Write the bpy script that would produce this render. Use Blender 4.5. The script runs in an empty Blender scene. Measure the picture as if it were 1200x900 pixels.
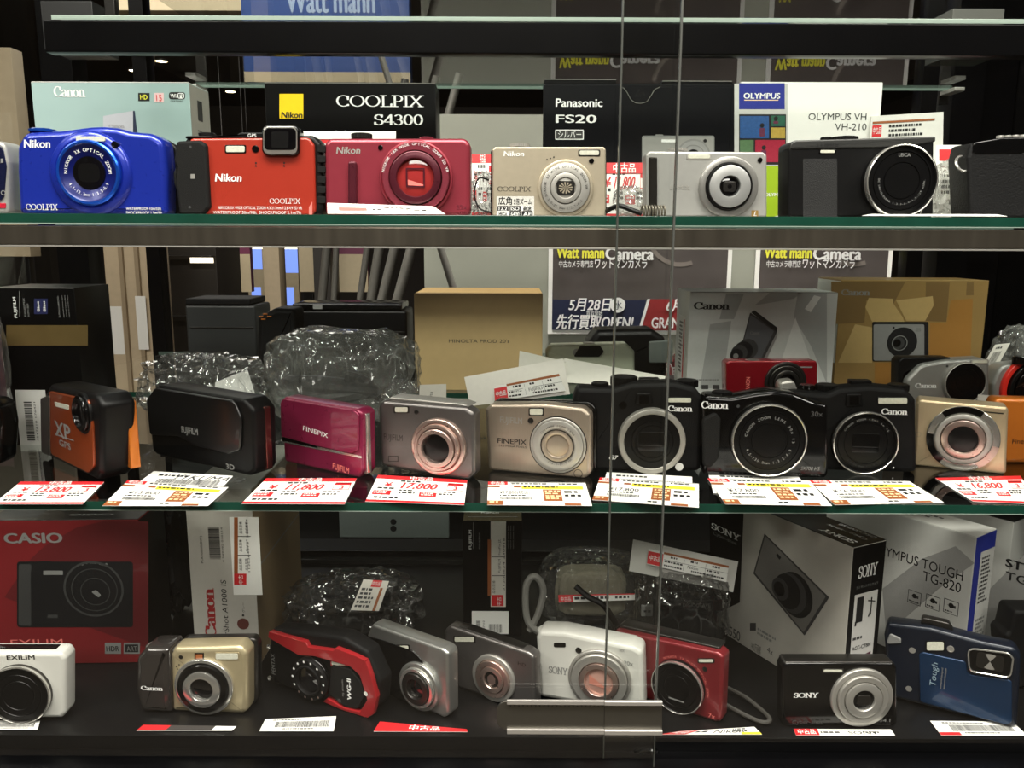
import bpy, math, random
from mathutils import Vector, Matrix, noise
R = math.radians
sc = bpy.context.scene
col = sc.collection
random.seed(7)

# ------------------------------------------------------------------ camera, world, lights, exposure
FOC, PITCH, ROLL, EYE = 960.0, 10.0, 0.25, Vector((0, 0, 1.30))
cd = bpy.data.cameras.new('camera')
cd.sensor_width = 36.0
cd.lens = 36.0 * FOC / 1200.0
cd.clip_start, cd.clip_end = 0.01, 60
cam = bpy.data.objects.new('camera', cd)
col.objects.link(cam)
RM = Matrix.Rotation(R(90 - PITCH), 3, 'X') @ Matrix.Rotation(R(ROLL), 3, 'Z')
cam.matrix_world = Matrix.Translation(EYE) @ RM.to_4x4()
sc.camera = cam
sc.view_settings.view_transform = 'Standard'
sc.view_settings.look = 'None'
sc.view_settings.gamma = 1.0
sc.view_settings.use_curve_mapping = False
sc.view_settings.exposure = 0.0
sc.cycles.transparent_max_bounces = 40
sc.cycles.max_bounces = 8
sc.cycles.sample_clamp_indirect = 4.0
w = bpy.data.worlds.new('world')
sc.world = w
w.use_nodes = True
w.node_tree.nodes['Background'].inputs[0].default_value = (1.0, 0.95, 0.88, 1)
w.node_tree.nodes['Background'].inputs[1].default_value = 0.03


def area(name, loc, target, sx, sy, power, colr=(1, 0.95, 0.86), spread=180):
    l = bpy.data.lights.new(name, 'AREA')
    l.shape = 'RECTANGLE'
    l.size, l.size_y, l.energy, l.color, l.spread = sx, sy, power, colr, R(spread)
    o = bpy.data.objects.new(name, l)
    o.location = loc
    o.rotation_euler = (Vector(target) - Vector(loc)).to_track_quat('-Z', 'Y').to_euler()
    col.objects.link(o)
    return o


WARM = (1.0, 0.945, 0.86)
area('shop_light_front', (0.0, -0.05, 2.62), (0, 0.62, 1.2), 1.8, 0.4, 85, WARM)
area('shop_light_left', (-1.5, -0.5, 2.65), (0, 0.62, 1.2), 0.5, 0.5, 22, WARM)
area('shop_light_right', (1.5, -0.5, 2.65), (0, 0.62, 1.2), 0.5, 0.5, 22, WARM)
area('shop_light_aisle', (0.3, 1.42, 2.66), (0.3, 1.50, 0.0), 1.8, 0.1, 22, WARM, 40)
area('shop_light_back', (-1.8, 3.4, 2.66), (-1.8, 3.6, 0.0), 2.6, 1.4, 42, WARM)
area('fill_light_far', (0.0, -1.9, 2.66), (0, 0.6, 1.2), 1.6, 0.5, 34, WARM)  # unseen fill lamp, added to light the fronts more evenly
area('shop_light_side', (-1.9, 0.6, 2.66), (-1.9, 0.7, 0.0), 1.0, 1.0, 14, WARM)


# ------------------------------------------------------------------ picture <-> place
def ray(px, py):
    return (RM @ Vector((px - 600.0, 450.0 - py, -FOC))).normalized()


def at(px, py, Y):
    d = ray(px, py)
    return EYE + d * ((Y - EYE.y) / d.y)


def onz(px, py, z):
    d = ray(px, py)
    return EYE + d * ((z - EYE.z) / d.z)


def pix(p):
    v = RM.transposed() @ (Vector(p) - EYE)
    return 600 + FOC * v.x / -v.z, 450 - FOC * v.y / -v.z


def stand(px, Y, z):
    """Point on the plane z at the distance Y whose picture column is px."""
    lo, hi = -9.0, 9.0
    for _ in range(50):
        m = (lo + hi) / 2
        if pix((m, Y, z))[0] < px:
            lo = m
        else:
            hi = m
    return Vector((lo, Y, z))


# ------------------------------------------------------------------ materials
def lin(c):
    c = c / 255.0
    return c / 12.92 if c <= 0.04045 else ((c + 0.055) / 1.055) ** 2.4


def rgb(c):
    return (lin(c[0]), lin(c[1]), lin(c[2]), 1)


MATS = {}


def mat(name, c, rough=0.4, metal=0.0, coat=0.0, spec=0.5, vary=0.06, scale=40, bump=0.0, aniso=0, emit=0.0, bscale=None):
    if name in MATS:
        return MATS[name]
    m = bpy.data.materials.new(name)
    m.use_nodes = True
    nt = m.node_tree
    b = nt.nodes['Principled BSDF']
    b.inputs['Metallic'].default_value = metal
    b.inputs['Coat Weight'].default_value = coat
    b.inputs['Coat Roughness'].default_value = 0.05
    b.inputs['Specular IOR Level'].default_value = spec
    tc = nt.nodes.new('ShaderNodeTexCoord')
    mp = nt.nodes.new('ShaderNodeMapping')
    mp.inputs['Scale'].default_value = (scale, scale, scale * (14 if aniso == 1 else 1)) if aniso != 2 else (scale * 14, scale, scale)
    nz = nt.nodes.new('ShaderNodeTexNoise')
    nz.inputs['Scale'].default_value = 6
    nz.inputs['Detail'].default_value = 3
    nt.links.new(tc.outputs['Object'], mp.inputs[0])
    nt.links.new(mp.outputs[0], nz.inputs['Vector'])
    mr = nt.nodes.new('ShaderNodeMapRange')
    mr.inputs['To Min'].default_value = max(0.02, rough * 0.93)
    mr.inputs['To Max'].default_value = min(1, rough * 1.07)
    nt.links.new(nz.outputs[0], mr.inputs[0])
    nt.links.new(mr.outputs[0], b.inputs['Roughness'])
    mx = nt.nodes.new('ShaderNodeMix')
    mx.data_type = 'RGBA'
    k = rgb(c)
    mx.inputs[6].default_value = tuple(x * (1 - vary) for x in k[:3]) + (1,)
    mx.inputs[7].default_value = tuple(min(1, x * (1 + vary)) for x in k[:3]) + (1,)
    nt.links.new(nz.outputs[0], mx.inputs[0])
    nt.links.new(mx.outputs[2], b.inputs['Base Color'])
    if bump:
        n2 = nt.nodes.new('ShaderNodeTexNoise')
        n2.inputs['Scale'].default_value = bscale or 900
        nt.links.new(tc.outputs['Object'], n2.inputs['Vector'])
        bp = nt.nodes.new('ShaderNodeBump')
        bp.inputs['Strength'].default_value = bump
        bp.inputs['Distance'].default_value = 0.0005
        nt.links.new(n2.outputs[0], bp.inputs['Height'])
        nt.links.new(bp.outputs[0], b.inputs['Normal'])
    if emit:
        b.inputs['Emission Color'].default_value = k
        b.inputs['Emission Strength'].default_value = emit
    MATS[name] = m
    return m


def clear(name, tint, ior=1.45, rough=0.0, haze=0.0, bump=0.0, bscale=60, gain=1.0):
    """Thin glass or film: what is behind it, its reflection, a trace of haze."""
    if name in MATS:
        return MATS[name]
    m = bpy.data.materials.new(name)
    m.use_nodes = True
    nt = m.node_tree
    nt.nodes.clear()
    out = nt.nodes.new('ShaderNodeOutputMaterial')
    tr = nt.nodes.new('ShaderNodeBsdfTransparent')
    tr.inputs[0].default_value = (*tint, 1)
    gl = nt.nodes.new('ShaderNodeBsdfGlossy')
    gl.inputs['Roughness'].default_value = rough
    fr = nt.nodes.new('ShaderNodeLayerWeight')
    pw = nt.nodes.new('ShaderNodeMath')
    pw.operation = 'POWER'
    pw.inputs[1].default_value = 5.0
    ml = nt.nodes.new('ShaderNodeMath')
    ml.operation = 'MULTIPLY_ADD'
    ml.use_clamp = True
    f0 = min(0.9, 2 * gain * ((ior - 1) / (ior + 1)) ** 2)
    ml.inputs[1].default_value = 1 - f0
    ml.inputs[2].default_value = f0
    mix = nt.nodes.new('ShaderNodeMixShader')
    nt.links.new(fr.outputs['Facing'], pw.inputs[0])
    nt.links.new(pw.outputs[0], ml.inputs[0])
    nt.links.new(ml.outputs[0], mix.inputs[0])
    src = tr.outputs[0]
    if haze:
        df = nt.nodes.new('ShaderNodeBsdfDiffuse')
        df.inputs[0].default_value = (0.8, 0.8, 0.76, 1)
        m2 = nt.nodes.new('ShaderNodeMixShader')
        tc0 = nt.nodes.new('ShaderNodeTexCoord')
        mp0 = nt.nodes.new('ShaderNodeMapping')
        mp0.inputs['Rotation'].default_value = (0.4, 0.7, 0.5)
        mp0.inputs['Scale'].default_value = (1.0, 1.0, 0.45)
        nz0 = nt.nodes.new('ShaderNodeTexNoise')
        nz0.inputs['Scale'].default_value = 30
        ad0 = nt.nodes.new('ShaderNodeMixRGB')
        ad0.blend_type = 'ADD'
        ad0.inputs[0].default_value = 0.03
        vo0 = nt.nodes.new('ShaderNodeTexVoronoi')
        vo0.feature = 'DISTANCE_TO_EDGE'
        vo0.inputs['Scale'].default_value = bscale
        n3 = nt.nodes.new('ShaderNodeTexNoise')
        n3.inputs['Scale'].default_value = 22
        g3 = nt.nodes.new('ShaderNodeMapRange')
        g3.inputs['From Min'].default_value = 0.45
        g3.inputs['From Max'].default_value = 0.7
        g3.inputs['To Min'].default_value = haze
        g3.inputs['To Max'].default_value = min(0.5, haze * 2 + 0.14)
        st = nt.nodes.new('ShaderNodeMapRange')
        st.inputs['From Min'].default_value = 0.0
        st.inputs['From Max'].default_value = 0.05
        st.inputs['To Max'].default_value = haze
        nt.links.new(tc0.outputs['Object'], mp0.inputs[0])
        nt.links.new(mp0.outputs[0], nz0.inputs['Vector'])
        nt.links.new(mp0.outputs[0], ad0.inputs[1])
        nt.links.new(nz0.outputs['Color'], ad0.inputs[2])
        nt.links.new(ad0.outputs[0], vo0.inputs['Vector'])
        nt.links.new(tc0.outputs['Object'], n3.inputs['Vector'])
        nt.links.new(n3.outputs[0], g3.inputs[0])
        nt.links.new(g3.outputs[0], st.inputs['To Min'])
        nt.links.new(vo0.outputs['Distance'], st.inputs[0])
        nt.links.new(st.outputs[0], m2.inputs[0])
        nt.links.new(tr.outputs[0], m2.inputs[1])
        nt.links.new(df.outputs[0], m2.inputs[2])
        src = m2.outputs[0]
    nt.links.new(src, mix.inputs[1])
    nt.links.new(gl.outputs[0], mix.inputs[2])
    if bump:
        tc = nt.nodes.new('ShaderNodeTexCoord')
        n2 = nt.nodes.new('ShaderNodeTexVoronoi')
        n2.inputs['Scale'].default_value = bscale
        nt.links.new(ad0.outputs[0], n2.inputs['Vector'])
        bp = nt.nodes.new('ShaderNodeBump')
        bp.inputs['Strength'].default_value = bump
        bp.inputs['Distance'].default_value = 0.012
        nt.links.new(n2.outputs[0], bp.inputs['Height'])
        nt.links.new(bp.outputs[0], gl.inputs['Normal'])
        nt.links.new(bp.outputs[0], fr.inputs['Normal'])
    nt.links.new(mix.outputs[0], out.inputs[0])
    MATS[name] = m
    return m


GLASS = clear('shelf_glass', (0.93, 0.965, 0.945), 1.5, gain=1.5)
PANE = clear('door_glass', (0.96, 0.975, 0.965), 1.45)
FILM = clear('plastic_film', (0.95, 0.95, 0.95), 1.5, 0.08, 0.035, 1.0, 75, 1.3)
FILM2 = clear('milky_film', (0.93, 0.93, 0.92), 1.5, 0.12, 0.10, 0.9, 65, 1.3)
GEDGE = mat('glass_edge', (22, 62, 50), 0.12, 0, 0.6, vary=0.25, scale=9)
GLINE = mat('glass_arris', (150, 165, 155), 0.2)
DEDGE = mat('door_edge', (84, 86, 82), 0.25, 0.3)
BLK = mat('black_plastic', (9, 9, 10), 0.42, spec=0.22, bump=0.05)
BLKM = mat('black_matte', (10, 10, 11), 0.6, spec=0.18, bump=0.2)
BLKG = mat('black_gloss', (7, 7, 8), 0.14, spec=0.4, coat=0.1)
BLKR = mat('black_rubber', (16, 16, 16), 0.7, spec=0.2, bump=0.5, bscale=1800)
LGLASS = mat('lens_glass', (6, 6, 9), 0.05, coat=1.0)
PUPIL = mat('lens_pupil', (3, 3, 4), 0.3)
CHROME = mat('chrome', (214, 212, 206), 0.2, 0.85, vary=0.03)
SATIN = mat('satin_metal', (186, 183, 177), 0.42, 0.7, aniso=1, scale=20)
SILV = mat('silver_paint', (170, 170, 169), 0.4, 0.5, coat=0.1)
SILVL = mat('light_silver', (166, 165, 161), 0.4, 0.4)
CHAMP = mat('champagne_paint', (196, 184, 162), 0.36, 0.6)
DKMET = mat('dark_metal', (74, 72, 70), 0.3, 0.9)
GREY = mat('grey_print', (128, 128, 126), 0.5)
DGREY = mat('dark_grey_print', (58, 58, 58), 0.5)
WHITE = mat('white_paper', (236, 235, 230), 0.6, vary=0.02)
WPAINT = mat('white_paint', (204, 203, 196), 0.35, coat=0.2, vary=0.02)
INK = mat('white_ink', (232, 232, 230), 0.5, vary=0.01)
BINK = mat('black_ink', (18, 18, 20), 0.5)
RINK = mat('red_ink', (206, 34, 40), 0.5)
PINK = mat('pink_ink', (232, 120, 112), 0.5)
BROWN = mat('brown_ink', (150, 84, 40), 0.55)
YINK = mat('yellow_ink', (232, 216, 60), 0.5)
FLASH = mat('flash_window', (206, 206, 190), 0.15, coat=0.6, vary=0.2, scale=120)


# ------------------------------------------------------------------ mesh builder (local millimetres, front at -y)
def rounded(pts, r=0.0, n=5):
    out = []
    N = len(pts)
    for i in range(N):
        p = Vector(pts[i][:2]); a = Vector(pts[i - 1][:2]); b = Vector(pts[(i + 1) % N][:2])
        rr = pts[i][2] if len(pts[i]) > 2 else r
        da, db = a - p, b - p
        la, lb = da.length, db.length
        if rr <= 0 or la < 1e-6 or lb < 1e-6:
            out.append((p.x, p.y)); continue
        da /= la; db /= lb
        ang = math.acos(max(-1, min(1, da.dot(db))))
        if ang > 3.05:
            out.append((p.x, p.y)); continue
        t = min(rr / math.tan(ang / 2), la * 0.49, lb * 0.49)
        p0, p1 = p + da * t, p + db * t
        for k in range(n + 1):
            s = k / n
            q = p0 * (1 - s) ** 2 + p * 2 * s * (1 - s) + p1 * s * s
            out.append((q.x, q.y))
    return out


def ccw(poly):
    a = sum(poly[i - 1][0] * poly[i][1] - poly[i][0] * poly[i - 1][1] for i in range(len(poly)))
    return list(poly) if a > 0 else list(reversed(poly))


def rr(x0, z0, x1, z1, r=0, n=5):
    return rounded([(x0, z0), (x1, z0), (x1, z1), (x0, z1)], r, n)


def circ(cx, cz, r, n=40, sx=1.0):
    return [(cx + r * sx * math.cos(2 * math.pi * i / n), cz + r * math.sin(2 * math.pi * i / n)) for i in range(n)]


TX = {}


def text_mesh(s, bold):
    k = (s, bold)
    if k not in TX:
        c = bpy.data.curves.new('lettering', 'FONT')
        c.body, c.size, c.offset, c.resolution_u = s, 1.0, bold, 3
        o = bpy.data.objects.new('lettering', c)
        me = bpy.data.meshes.new_from_object(o)
        v = [(p.co.x, p.co.y) for p in me.vertices]
        f = [tuple(p.vertices) for p in me.polygons]
        bpy.data.objects.remove(o); bpy.data.curves.remove(c); bpy.data.meshes.remove(me)
        TX[k] = (v, f)
    return TX[k]


def arcp(cx, cy, rx, ry, a0, a1, n=12):
    return [(cx + rx * math.cos(R(a0 + (a1 - a0) * i / n)), cy + ry * math.sin(R(a0 + (a1 - a0) * i / n))) for i in range(n + 1)]


SERIF = {
    'C': (0.80, [arcp(0.43, 0.5, 0.38, 0.46, 50, 310, 18), [(0.70, 0.62), (0.70, 0.92)], [(0.70, 0.10), (0.70, 0.2)]]),
    'O': (0.94, [arcp(0.46, 0.5, 0.40, 0.46, 0, 360, 24)]),
    'L': (0.70, [[(0.16, 0.03), (0.16, 0.97)], [(0.02, 0.97), (0.32, 0.97)], [(0.02, 0.03), (0.64, 0.03)], [(0.63, 0.03), (0.65, 0.26)]]),
    'P': (0.68, [[(0.16, 0.03), (0.16, 0.97)], [(0.02, 0.03), (0.32, 0.03)], [(0.02, 0.97), (0.36, 0.97)] + arcp(0.36, 0.72, 0.24, 0.25, 90, -90, 10) + [(0.16, 0.47)]]),
    'I': (0.36, [[(0.17, 0.03), (0.17, 0.97)], [(0.03, 0.03), (0.31, 0.03)], [(0.03, 0.97), (0.31, 0.97)]]),
    'X': (0.84, [[(0.12, 0.97), (0.70, 0.03)], [(0.74, 0.97), (0.06, 0.03)], [(0.02, 0.97), (0.26, 0.97)], [(0.0, 0.03), (0.18, 0.03)], [(0.58, 0.03), (0.82, 0.03)], [(0.66, 0.97), (0.84, 0.97)]]),
    'S': (0.62, [arcp(0.30, 0.73, 0.22, 0.23, 40, 270, 12) + arcp(0.30, 0.26, 0.24, 0.24, 90, -140, 12), [(0.50, 0.74), (0.50, 0.95)], [(0.07, 0.05), (0.07, 0.26)]]),
    'N': (0.88, [[(0.13, 0.03), (0.13, 0.97)], [(0.13, 0.97), (0.70, 0.03)], [(0.70, 0.03), (0.70, 0.97)], [(0.0, 0.97), (0.2, 0.97)], [(0.0, 0.03), (0.26, 0.03)], [(0.58, 0.97), (0.84, 0.97)]]),
    'Y': (0.82, [[(0.10, 0.97), (0.40, 0.45)], [(0.70, 0.97), (0.40, 0.45)], [(0.40, 0.45), (0.40, 0.03)], [(0.0, 0.97), (0.24, 0.97)], [(0.58, 0.97), (0.82, 0.97)], [(0.26, 0.03), (0.54, 0.03)]]),
    'a': (0.60, [arcp(0.25, 0.46, 0.19, 0.20, 160, 20, 8) + [(0.44, 0.5), (0.44, 0.1), (0.54, 0.04)], arcp(0.26, 0.2, 0.18, 0.17, 70, 330, 12)]),
    'n': (0.66, [[(0.13, 0.03), (0.13, 0.64)], [(0.13, 0.45)] + arcp(0.33, 0.46, 0.18, 0.19, 150, 0, 9) + [(0.51, 0.03)], [(0.02, 0.03), (0.24, 0.03)], [(0.40, 0.03), (0.62, 0.03)], [(0.02, 0.64), (0.13, 0.64)]]),
    'o': (0.62, [arcp(0.29, 0.34, 0.24, 0.31, 0, 360, 18)]),
    '4': (0.66, [[(0.46, 0.03), (0.46, 0.97)], [(0.46, 0.97), (0.03, 0.3)], [(0.03, 0.28), (0.62, 0.28)]]),
    '3': (0.60, [arcp(0.26, 0.74, 0.20, 0.22, 150, -90, 12), arcp(0.26, 0.27, 0.24, 0.25, 90, -150, 12)]),
    '0': (0.64, [arcp(0.30, 0.5, 0.24, 0.46, 0, 360, 22)]),
    ' ': (0.35, []),
}


class M:
    def __init__(s):
        s.v, s.f, s.mi, s.sm, s.mats = [], [], [], [], []
        s.T = None      # extra transform in local millimetres
        s.fn = None     # free mapping of local points

    def mid(s, m):
        if m not in s.mats:
            s.mats.append(m)
        return s.mats.index(m)

    def add(s, vs, fs, m, smooth=False):
        b = len(s.v)
        for p in vs:
            p = Vector(p)
            if s.T is not None:
                p = s.T @ p
            if s.fn is not None:
                p = s.fn(p)
            s.v.append(p)
        i = s.mid(m)
        for f in fs:
            s.f.append([b + k for k in f]); s.mi.append(i); s.sm.append(smooth)

    def slab(s, poly, y0, y1, m, bev=1.0, seg=3, back=None, front=None, side=None):
        poly = ccw(poly)
        N = len(poly)
        nr = []
        for i in range(N):
            a, p, b = Vector(poly[i - 1]), Vector(poly[i]), Vector(poly[(i + 1) % N])
            e1, e2 = (p - a), (b - p)
            n1, n2 = Vector((e1.y, -e1.x)), Vector((e2.y, -e2.x))
            n1 = n1.normalized() if n1.length > 1e-9 else n2.normalized()
            n2 = n2.normalized() if n2.length > 1e-9 else n1
            n = n1 + n2
            n = n / max(0.5, n.length_squared / 2) if n.length > 1e-6 else n1
            nr.append(n)
        back = bev if back is None else back
        levels = []
        if bev > 0:
            for k in range(seg + 1):
                t = k / seg * math.pi / 2
                levels.append((bev * (1 - math.sin(t)), y0 + bev * (1 - math.cos(t))))
        else:
            levels.append((0, y0))
        if back > 0:
            for k in range(seg + 1):
                t = (1 - k / seg) * math.pi / 2
                levels.append((back * (1 - math.sin(t)), y1 - back * (1 - math.cos(t))))
        else:
            levels.append((0, y1))
        vs, fs = [], []
        for ins, y in levels:
            for p, n in zip(poly, nr):
                vs.append((p[0] - n.x * ins, y, p[1] - n.y * ins))
        for k in range(len(levels) - 1):
            for i in range(N):
                j = (i + 1) % N
                fs.append((k * N + i, k * N + j, (k + 1) * N + j, (k + 1) * N + i))
        s.add(vs, fs, side or m, True)
        s.add(vs[:N], [tuple(range(N))], front or m)
        s.add(vs[-N:], [tuple(reversed(range(N)))], m)

    def flat(s, poly, m, y=-0.15):
        poly = ccw(poly)
        s.add([(p[0], y, p[1]) for p in poly], [tuple(range(len(poly)))], m)

    def rect(s, x0, z0, x1, z1, m, y=-0.15):
        s.flat([(x0, z0), (x1, z0), (x1, z1), (x0, z1)], m, y)

    def ring(s, cx, cz, r0, r1, m, y=-0.15, n=40, a0=0, a1=360):
        vs, fs = [], []
        for i in range(n + 1):
            a = R(a0 + (a1 - a0) * i / n)
            for r in (r0, r1):
                vs.append((cx + r * math.cos(a), y, cz + r * math.sin(a)))
        for i in range(n):
            fs.append((2 * i, 2 * i + 1, 2 * i + 3, 2 * i + 2))
        s.add(vs, fs, m)

    def lathe(s, cx, cz, prof, m, n=48, close=True):
        vs, fs = [], []
        for r, y in prof:
            for i in range(n):
                a = 2 * math.pi * i / n
                vs.append((cx + r * math.cos(a), y, cz + r * math.sin(a)))
        for k in range(len(prof) - 1):
            for i in range(n):
                j = (i + 1) % n
                fs.append((k * n + i, k * n + j, (k + 1) * n + j, (k + 1) * n + i))
        s.add(vs, fs, m, True)
        if close and prof[-1][0] > 1e-6:
            k = len(prof) - 1
            s.add([vs[k * n + i] for i in range(n)], [tuple(range(n))], m)

    def box(s, x0, x1, y0, y1, z0, z1, m, bev=0.0):
        s.slab([(x0, z0), (x1, z0), (x1, z1), (x0, z1)], y0, y1, m, bev, 2)

    def turned(s, cx, cy, z0, prof, m, n=28):
        """Solid turned about the vertical: prof of (radius, height above z0)."""
        vs, fs = [], []
        for r, h in prof:
            for i in range(n):
                a = 2 * math.pi * i / n
                vs.append((cx + r * math.cos(a), cy + r * math.sin(a), z0 + h))
        for k in range(len(prof) - 1):
            for i in range(n):
                j = (i + 1) % n
                fs.append((k * n + i, k * n + j, (k + 1) * n + j, (k + 1) * n + i))
        s.add(vs, fs, m, True)
        k = len(prof) - 1
        s.add([vs[k * n + i] for i in range(n)], [tuple(range(n))], m)

    def knurl(s, cx, cy, z0, r, h, m, n=36, top=None):
        vs = []
        for z in (0, h):
            for i in range(2 * n):
                a = math.pi * i / n
                q = r if i % 2 else r * 0.95
                vs.append((cx + q * math.cos(a), cy + q * math.sin(a), z0 + z))
        N = 2 * n
        s.add(vs, [(i, (i + 1) % N, N + (i + 1) % N, N + i) for i in range(N)], m)
        s.turned(cx, cy, z0 + h, [(r * 0.95, 0), (r * 0.86, h * 0.12)], top or m)

    def tube(s, pts, r, m, n=8):
        pts = [Vector(p) for p in pts]
        vs, fs = [], []
        u = None
        for i, p in enumerate(pts):
            t = (pts[min(i + 1, len(pts) - 1)] - pts[max(i - 1, 0)]).normalized()
            if u is None:
                u = t.orthogonal().normalized()
            u = (u - t * u.dot(t)).normalized()
            b = t.cross(u)
            for k in range(n):
                a = 2 * math.pi * k / n
                vs.append(p + (u * math.cos(a) + b * math.sin(a)) * r)
        for i in range(len(pts) - 1):
            for k in range(n):
                j = (k + 1) % n
                fs.append((i * n + k, i * n + j, (i + 1) * n + j, (i + 1) * n + k))
        s.add(vs, fs, m, True)
        s.add(vs[:n], [tuple(range(n))], m)
        s.add(vs[-n:], [tuple(range(n))], m)

    def text(s, t, x, z, h, m, w=None, bold=0.0, shear=0.0, y=-0.15, rot=0.0, align='L'):
        v, f = text_mesh(t, 0.0)
        if bold > 0.004:
            n0, b_ = len(v), bold * 0.9
            vs, fs = [], []
            for i, (dx, dz) in enumerate(((-b_, 0), (b_, 0), (0, b_ * .5), (0, -b_ * .5))):
                vs += [(p[0] + dx, p[1] + dz, i) for p in v]
                fs += [tuple(q + i * n0 for q in g) for g in f]
            v, f = vs, fs
        if not v:
            return
        k = h / 0.70
        x0, x1 = min(p[0] for p in v), max(p[0] for p in v)
        kx = w / (x1 - x0) if w else k
        W = (x1 - x0) * kx
        off = {'L': 0, 'C': -W / 2, 'R': -W}[align]
        ca, sa = math.cos(R(rot)), math.sin(R(rot))
        o = []
        for p in v:
            a = (p[0] - x0) * kx + off + shear * p[1] * k
            b = p[1] * k
            o.append((x + a * ca - b * sa, y - 0.02 * (p[2] if len(p) > 2 else 0), z + a * sa + b * ca))
        s.add(o, f, m)

    def serif(s, t, x, z, h, m, w=None, bold=0.15, thin=0.05, y=-0.15, rot=0.0):
        adv = sum(SERIF[c][0] for c in t)
        kx = (w / adv) if w else h
        ca, sa = math.cos(R(rot)), math.sin(R(rot))
        pen = [(bold / 2 * math.cos(math.pi * i / 4), thin / 2 * math.sin(math.pi * i / 4)) for i in range(8)]
        X, nn = 0, 0
        for c in t:
            a, strokes = SERIF[c]
            for st in strokes:
                for i in range(len(st) - 1):
                    pts = [(p[0] + q[0], p[1] + q[1]) for p in (st[i], st[i + 1]) for q in pen]
                    hull = convex(pts)
                    nn += 1
                    o = []
                    for p in hull:
                        u, v = (X + p[0]) * kx, p[1] * h
                        o.append((x + u * ca - v * sa, y - 0.015 * (nn % 7), z + u * sa + v * ca))
                    s.add(o, [tuple(range(len(o)))], m)
            X += a

    def arctext(s, t, cx, cz, r, h, m, mid=90, step=None, y=-0.15, inner=False, bold=0.0):
        step = step or h * 1.05
        n = len(t)
        for i, c in enumerate(t):
            if c == ' ':
                continue
            d = (i - (n - 1) / 2) * step / r
            a = R(mid) + (d if inner else -d)
            rot = math.degrees(a) + (90 if inner else -90)
            s.text(c, cx + r * math.cos(a), cz + r * math.sin(a), h, m, y=y, rot=rot, align='C', bold=bold)

    def barcode(s, x0, z0, x1, z1, m=None, y=-0.2, vertical=False, n=26):
        rnd = random.Random(int(abs(x0 * 31 + z0 * 17)) + n)
        L = (z1 - z0) if vertical else (x1 - x0)
        p = 0.0
        u = L / n
        while p < L - u * 0.5:
            a = u * rnd.choice((0.35, 0.5, 0.8))
            if vertical:
                s.rect(x0, z0 + p, x1, z0 + min(p + a, L), m or BINK, y)
            else:
                s.rect(x0 + p, z0, x0 + min(p + a, L), z1, m or BINK, y)
            p += a + u * rnd.choice((0.35, 0.5, 0.7))

    def lines(s, x0, z0, x1, z1, rows, m=None, y=-0.2, fill=0.9):
        """Rows of print too small to read: short dashes of varying length."""
        rnd = random.Random(int(abs(x0 * 13 + z1 * 7)) + rows)
        hh = (z1 - z0) / rows
        for i in range(rows):
            zt = z1 - i * hh
            p = x0
            end = x0 + (x1 - x0) * rnd.uniform(0.6, 1.0) * fill
            while p < end:
                q = min(p + rnd.uniform(0.25, 0.9) * hh, x1)
                s.rect(p, zt - hh * 0.62, q, zt - hh * 0.08, m or BINK, y)
                p = q + hh * 0.22

    def build(s, name, parent=None, loc=None, scale=0.001, rot=None, angle=38):
        me = bpy.data.meshes.new(name)
        me.from_pydata([tuple(p * scale) for p in s.v], [], s.f)
        for m in s.mats:
            me.materials.append(m)
        me.polygons.foreach_set('material_index', s.mi)
        me.polygons.foreach_set('use_smooth', s.sm)
        me.set_sharp_from_angle(angle=R(angle))
        me.update()
        o = bpy.data.objects.new(name, me)
        col.objects.link(o)
        if parent is not None:
            o.parent = parent
        if loc is not None:
            o.location = loc
        if rot is not None:
            o.rotation_euler = rot
        return o


def convex(pts):
    pts = sorted(set((round(p[0], 6), round(p[1], 6)) for p in pts))

    def half(ps):
        h = []
        for p in ps:
            while len(h) > 1 and (h[-1][0] - h[-2][0]) * (p[1] - h[-2][1]) - (h[-1][1] - h[-2][1]) * (p[0] - h[-2][0]) <= 0:
                h.pop()
            h.append(p)
        return h
    a, b = half(pts), half(reversed(pts))
    return a[:-1] + b[:-1]


def tag(o, label=None, cat=None, group=None, kind=None):
    for k, v in (('label', label), ('category', cat), ('group', group), ('kind', kind)):
        if v:
            o[k] = v
    return o


def empty(name, loc, rz=0.0, label=None, cat=None, group=None):
    o = bpy.data.objects.new(name, None)
    o.location = loc
    o.rotation_euler = (0, 0, rz)
    o.empty_display_size = 0.02
    col.objects.link(o)
    return tag(o, label, cat, group)


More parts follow.
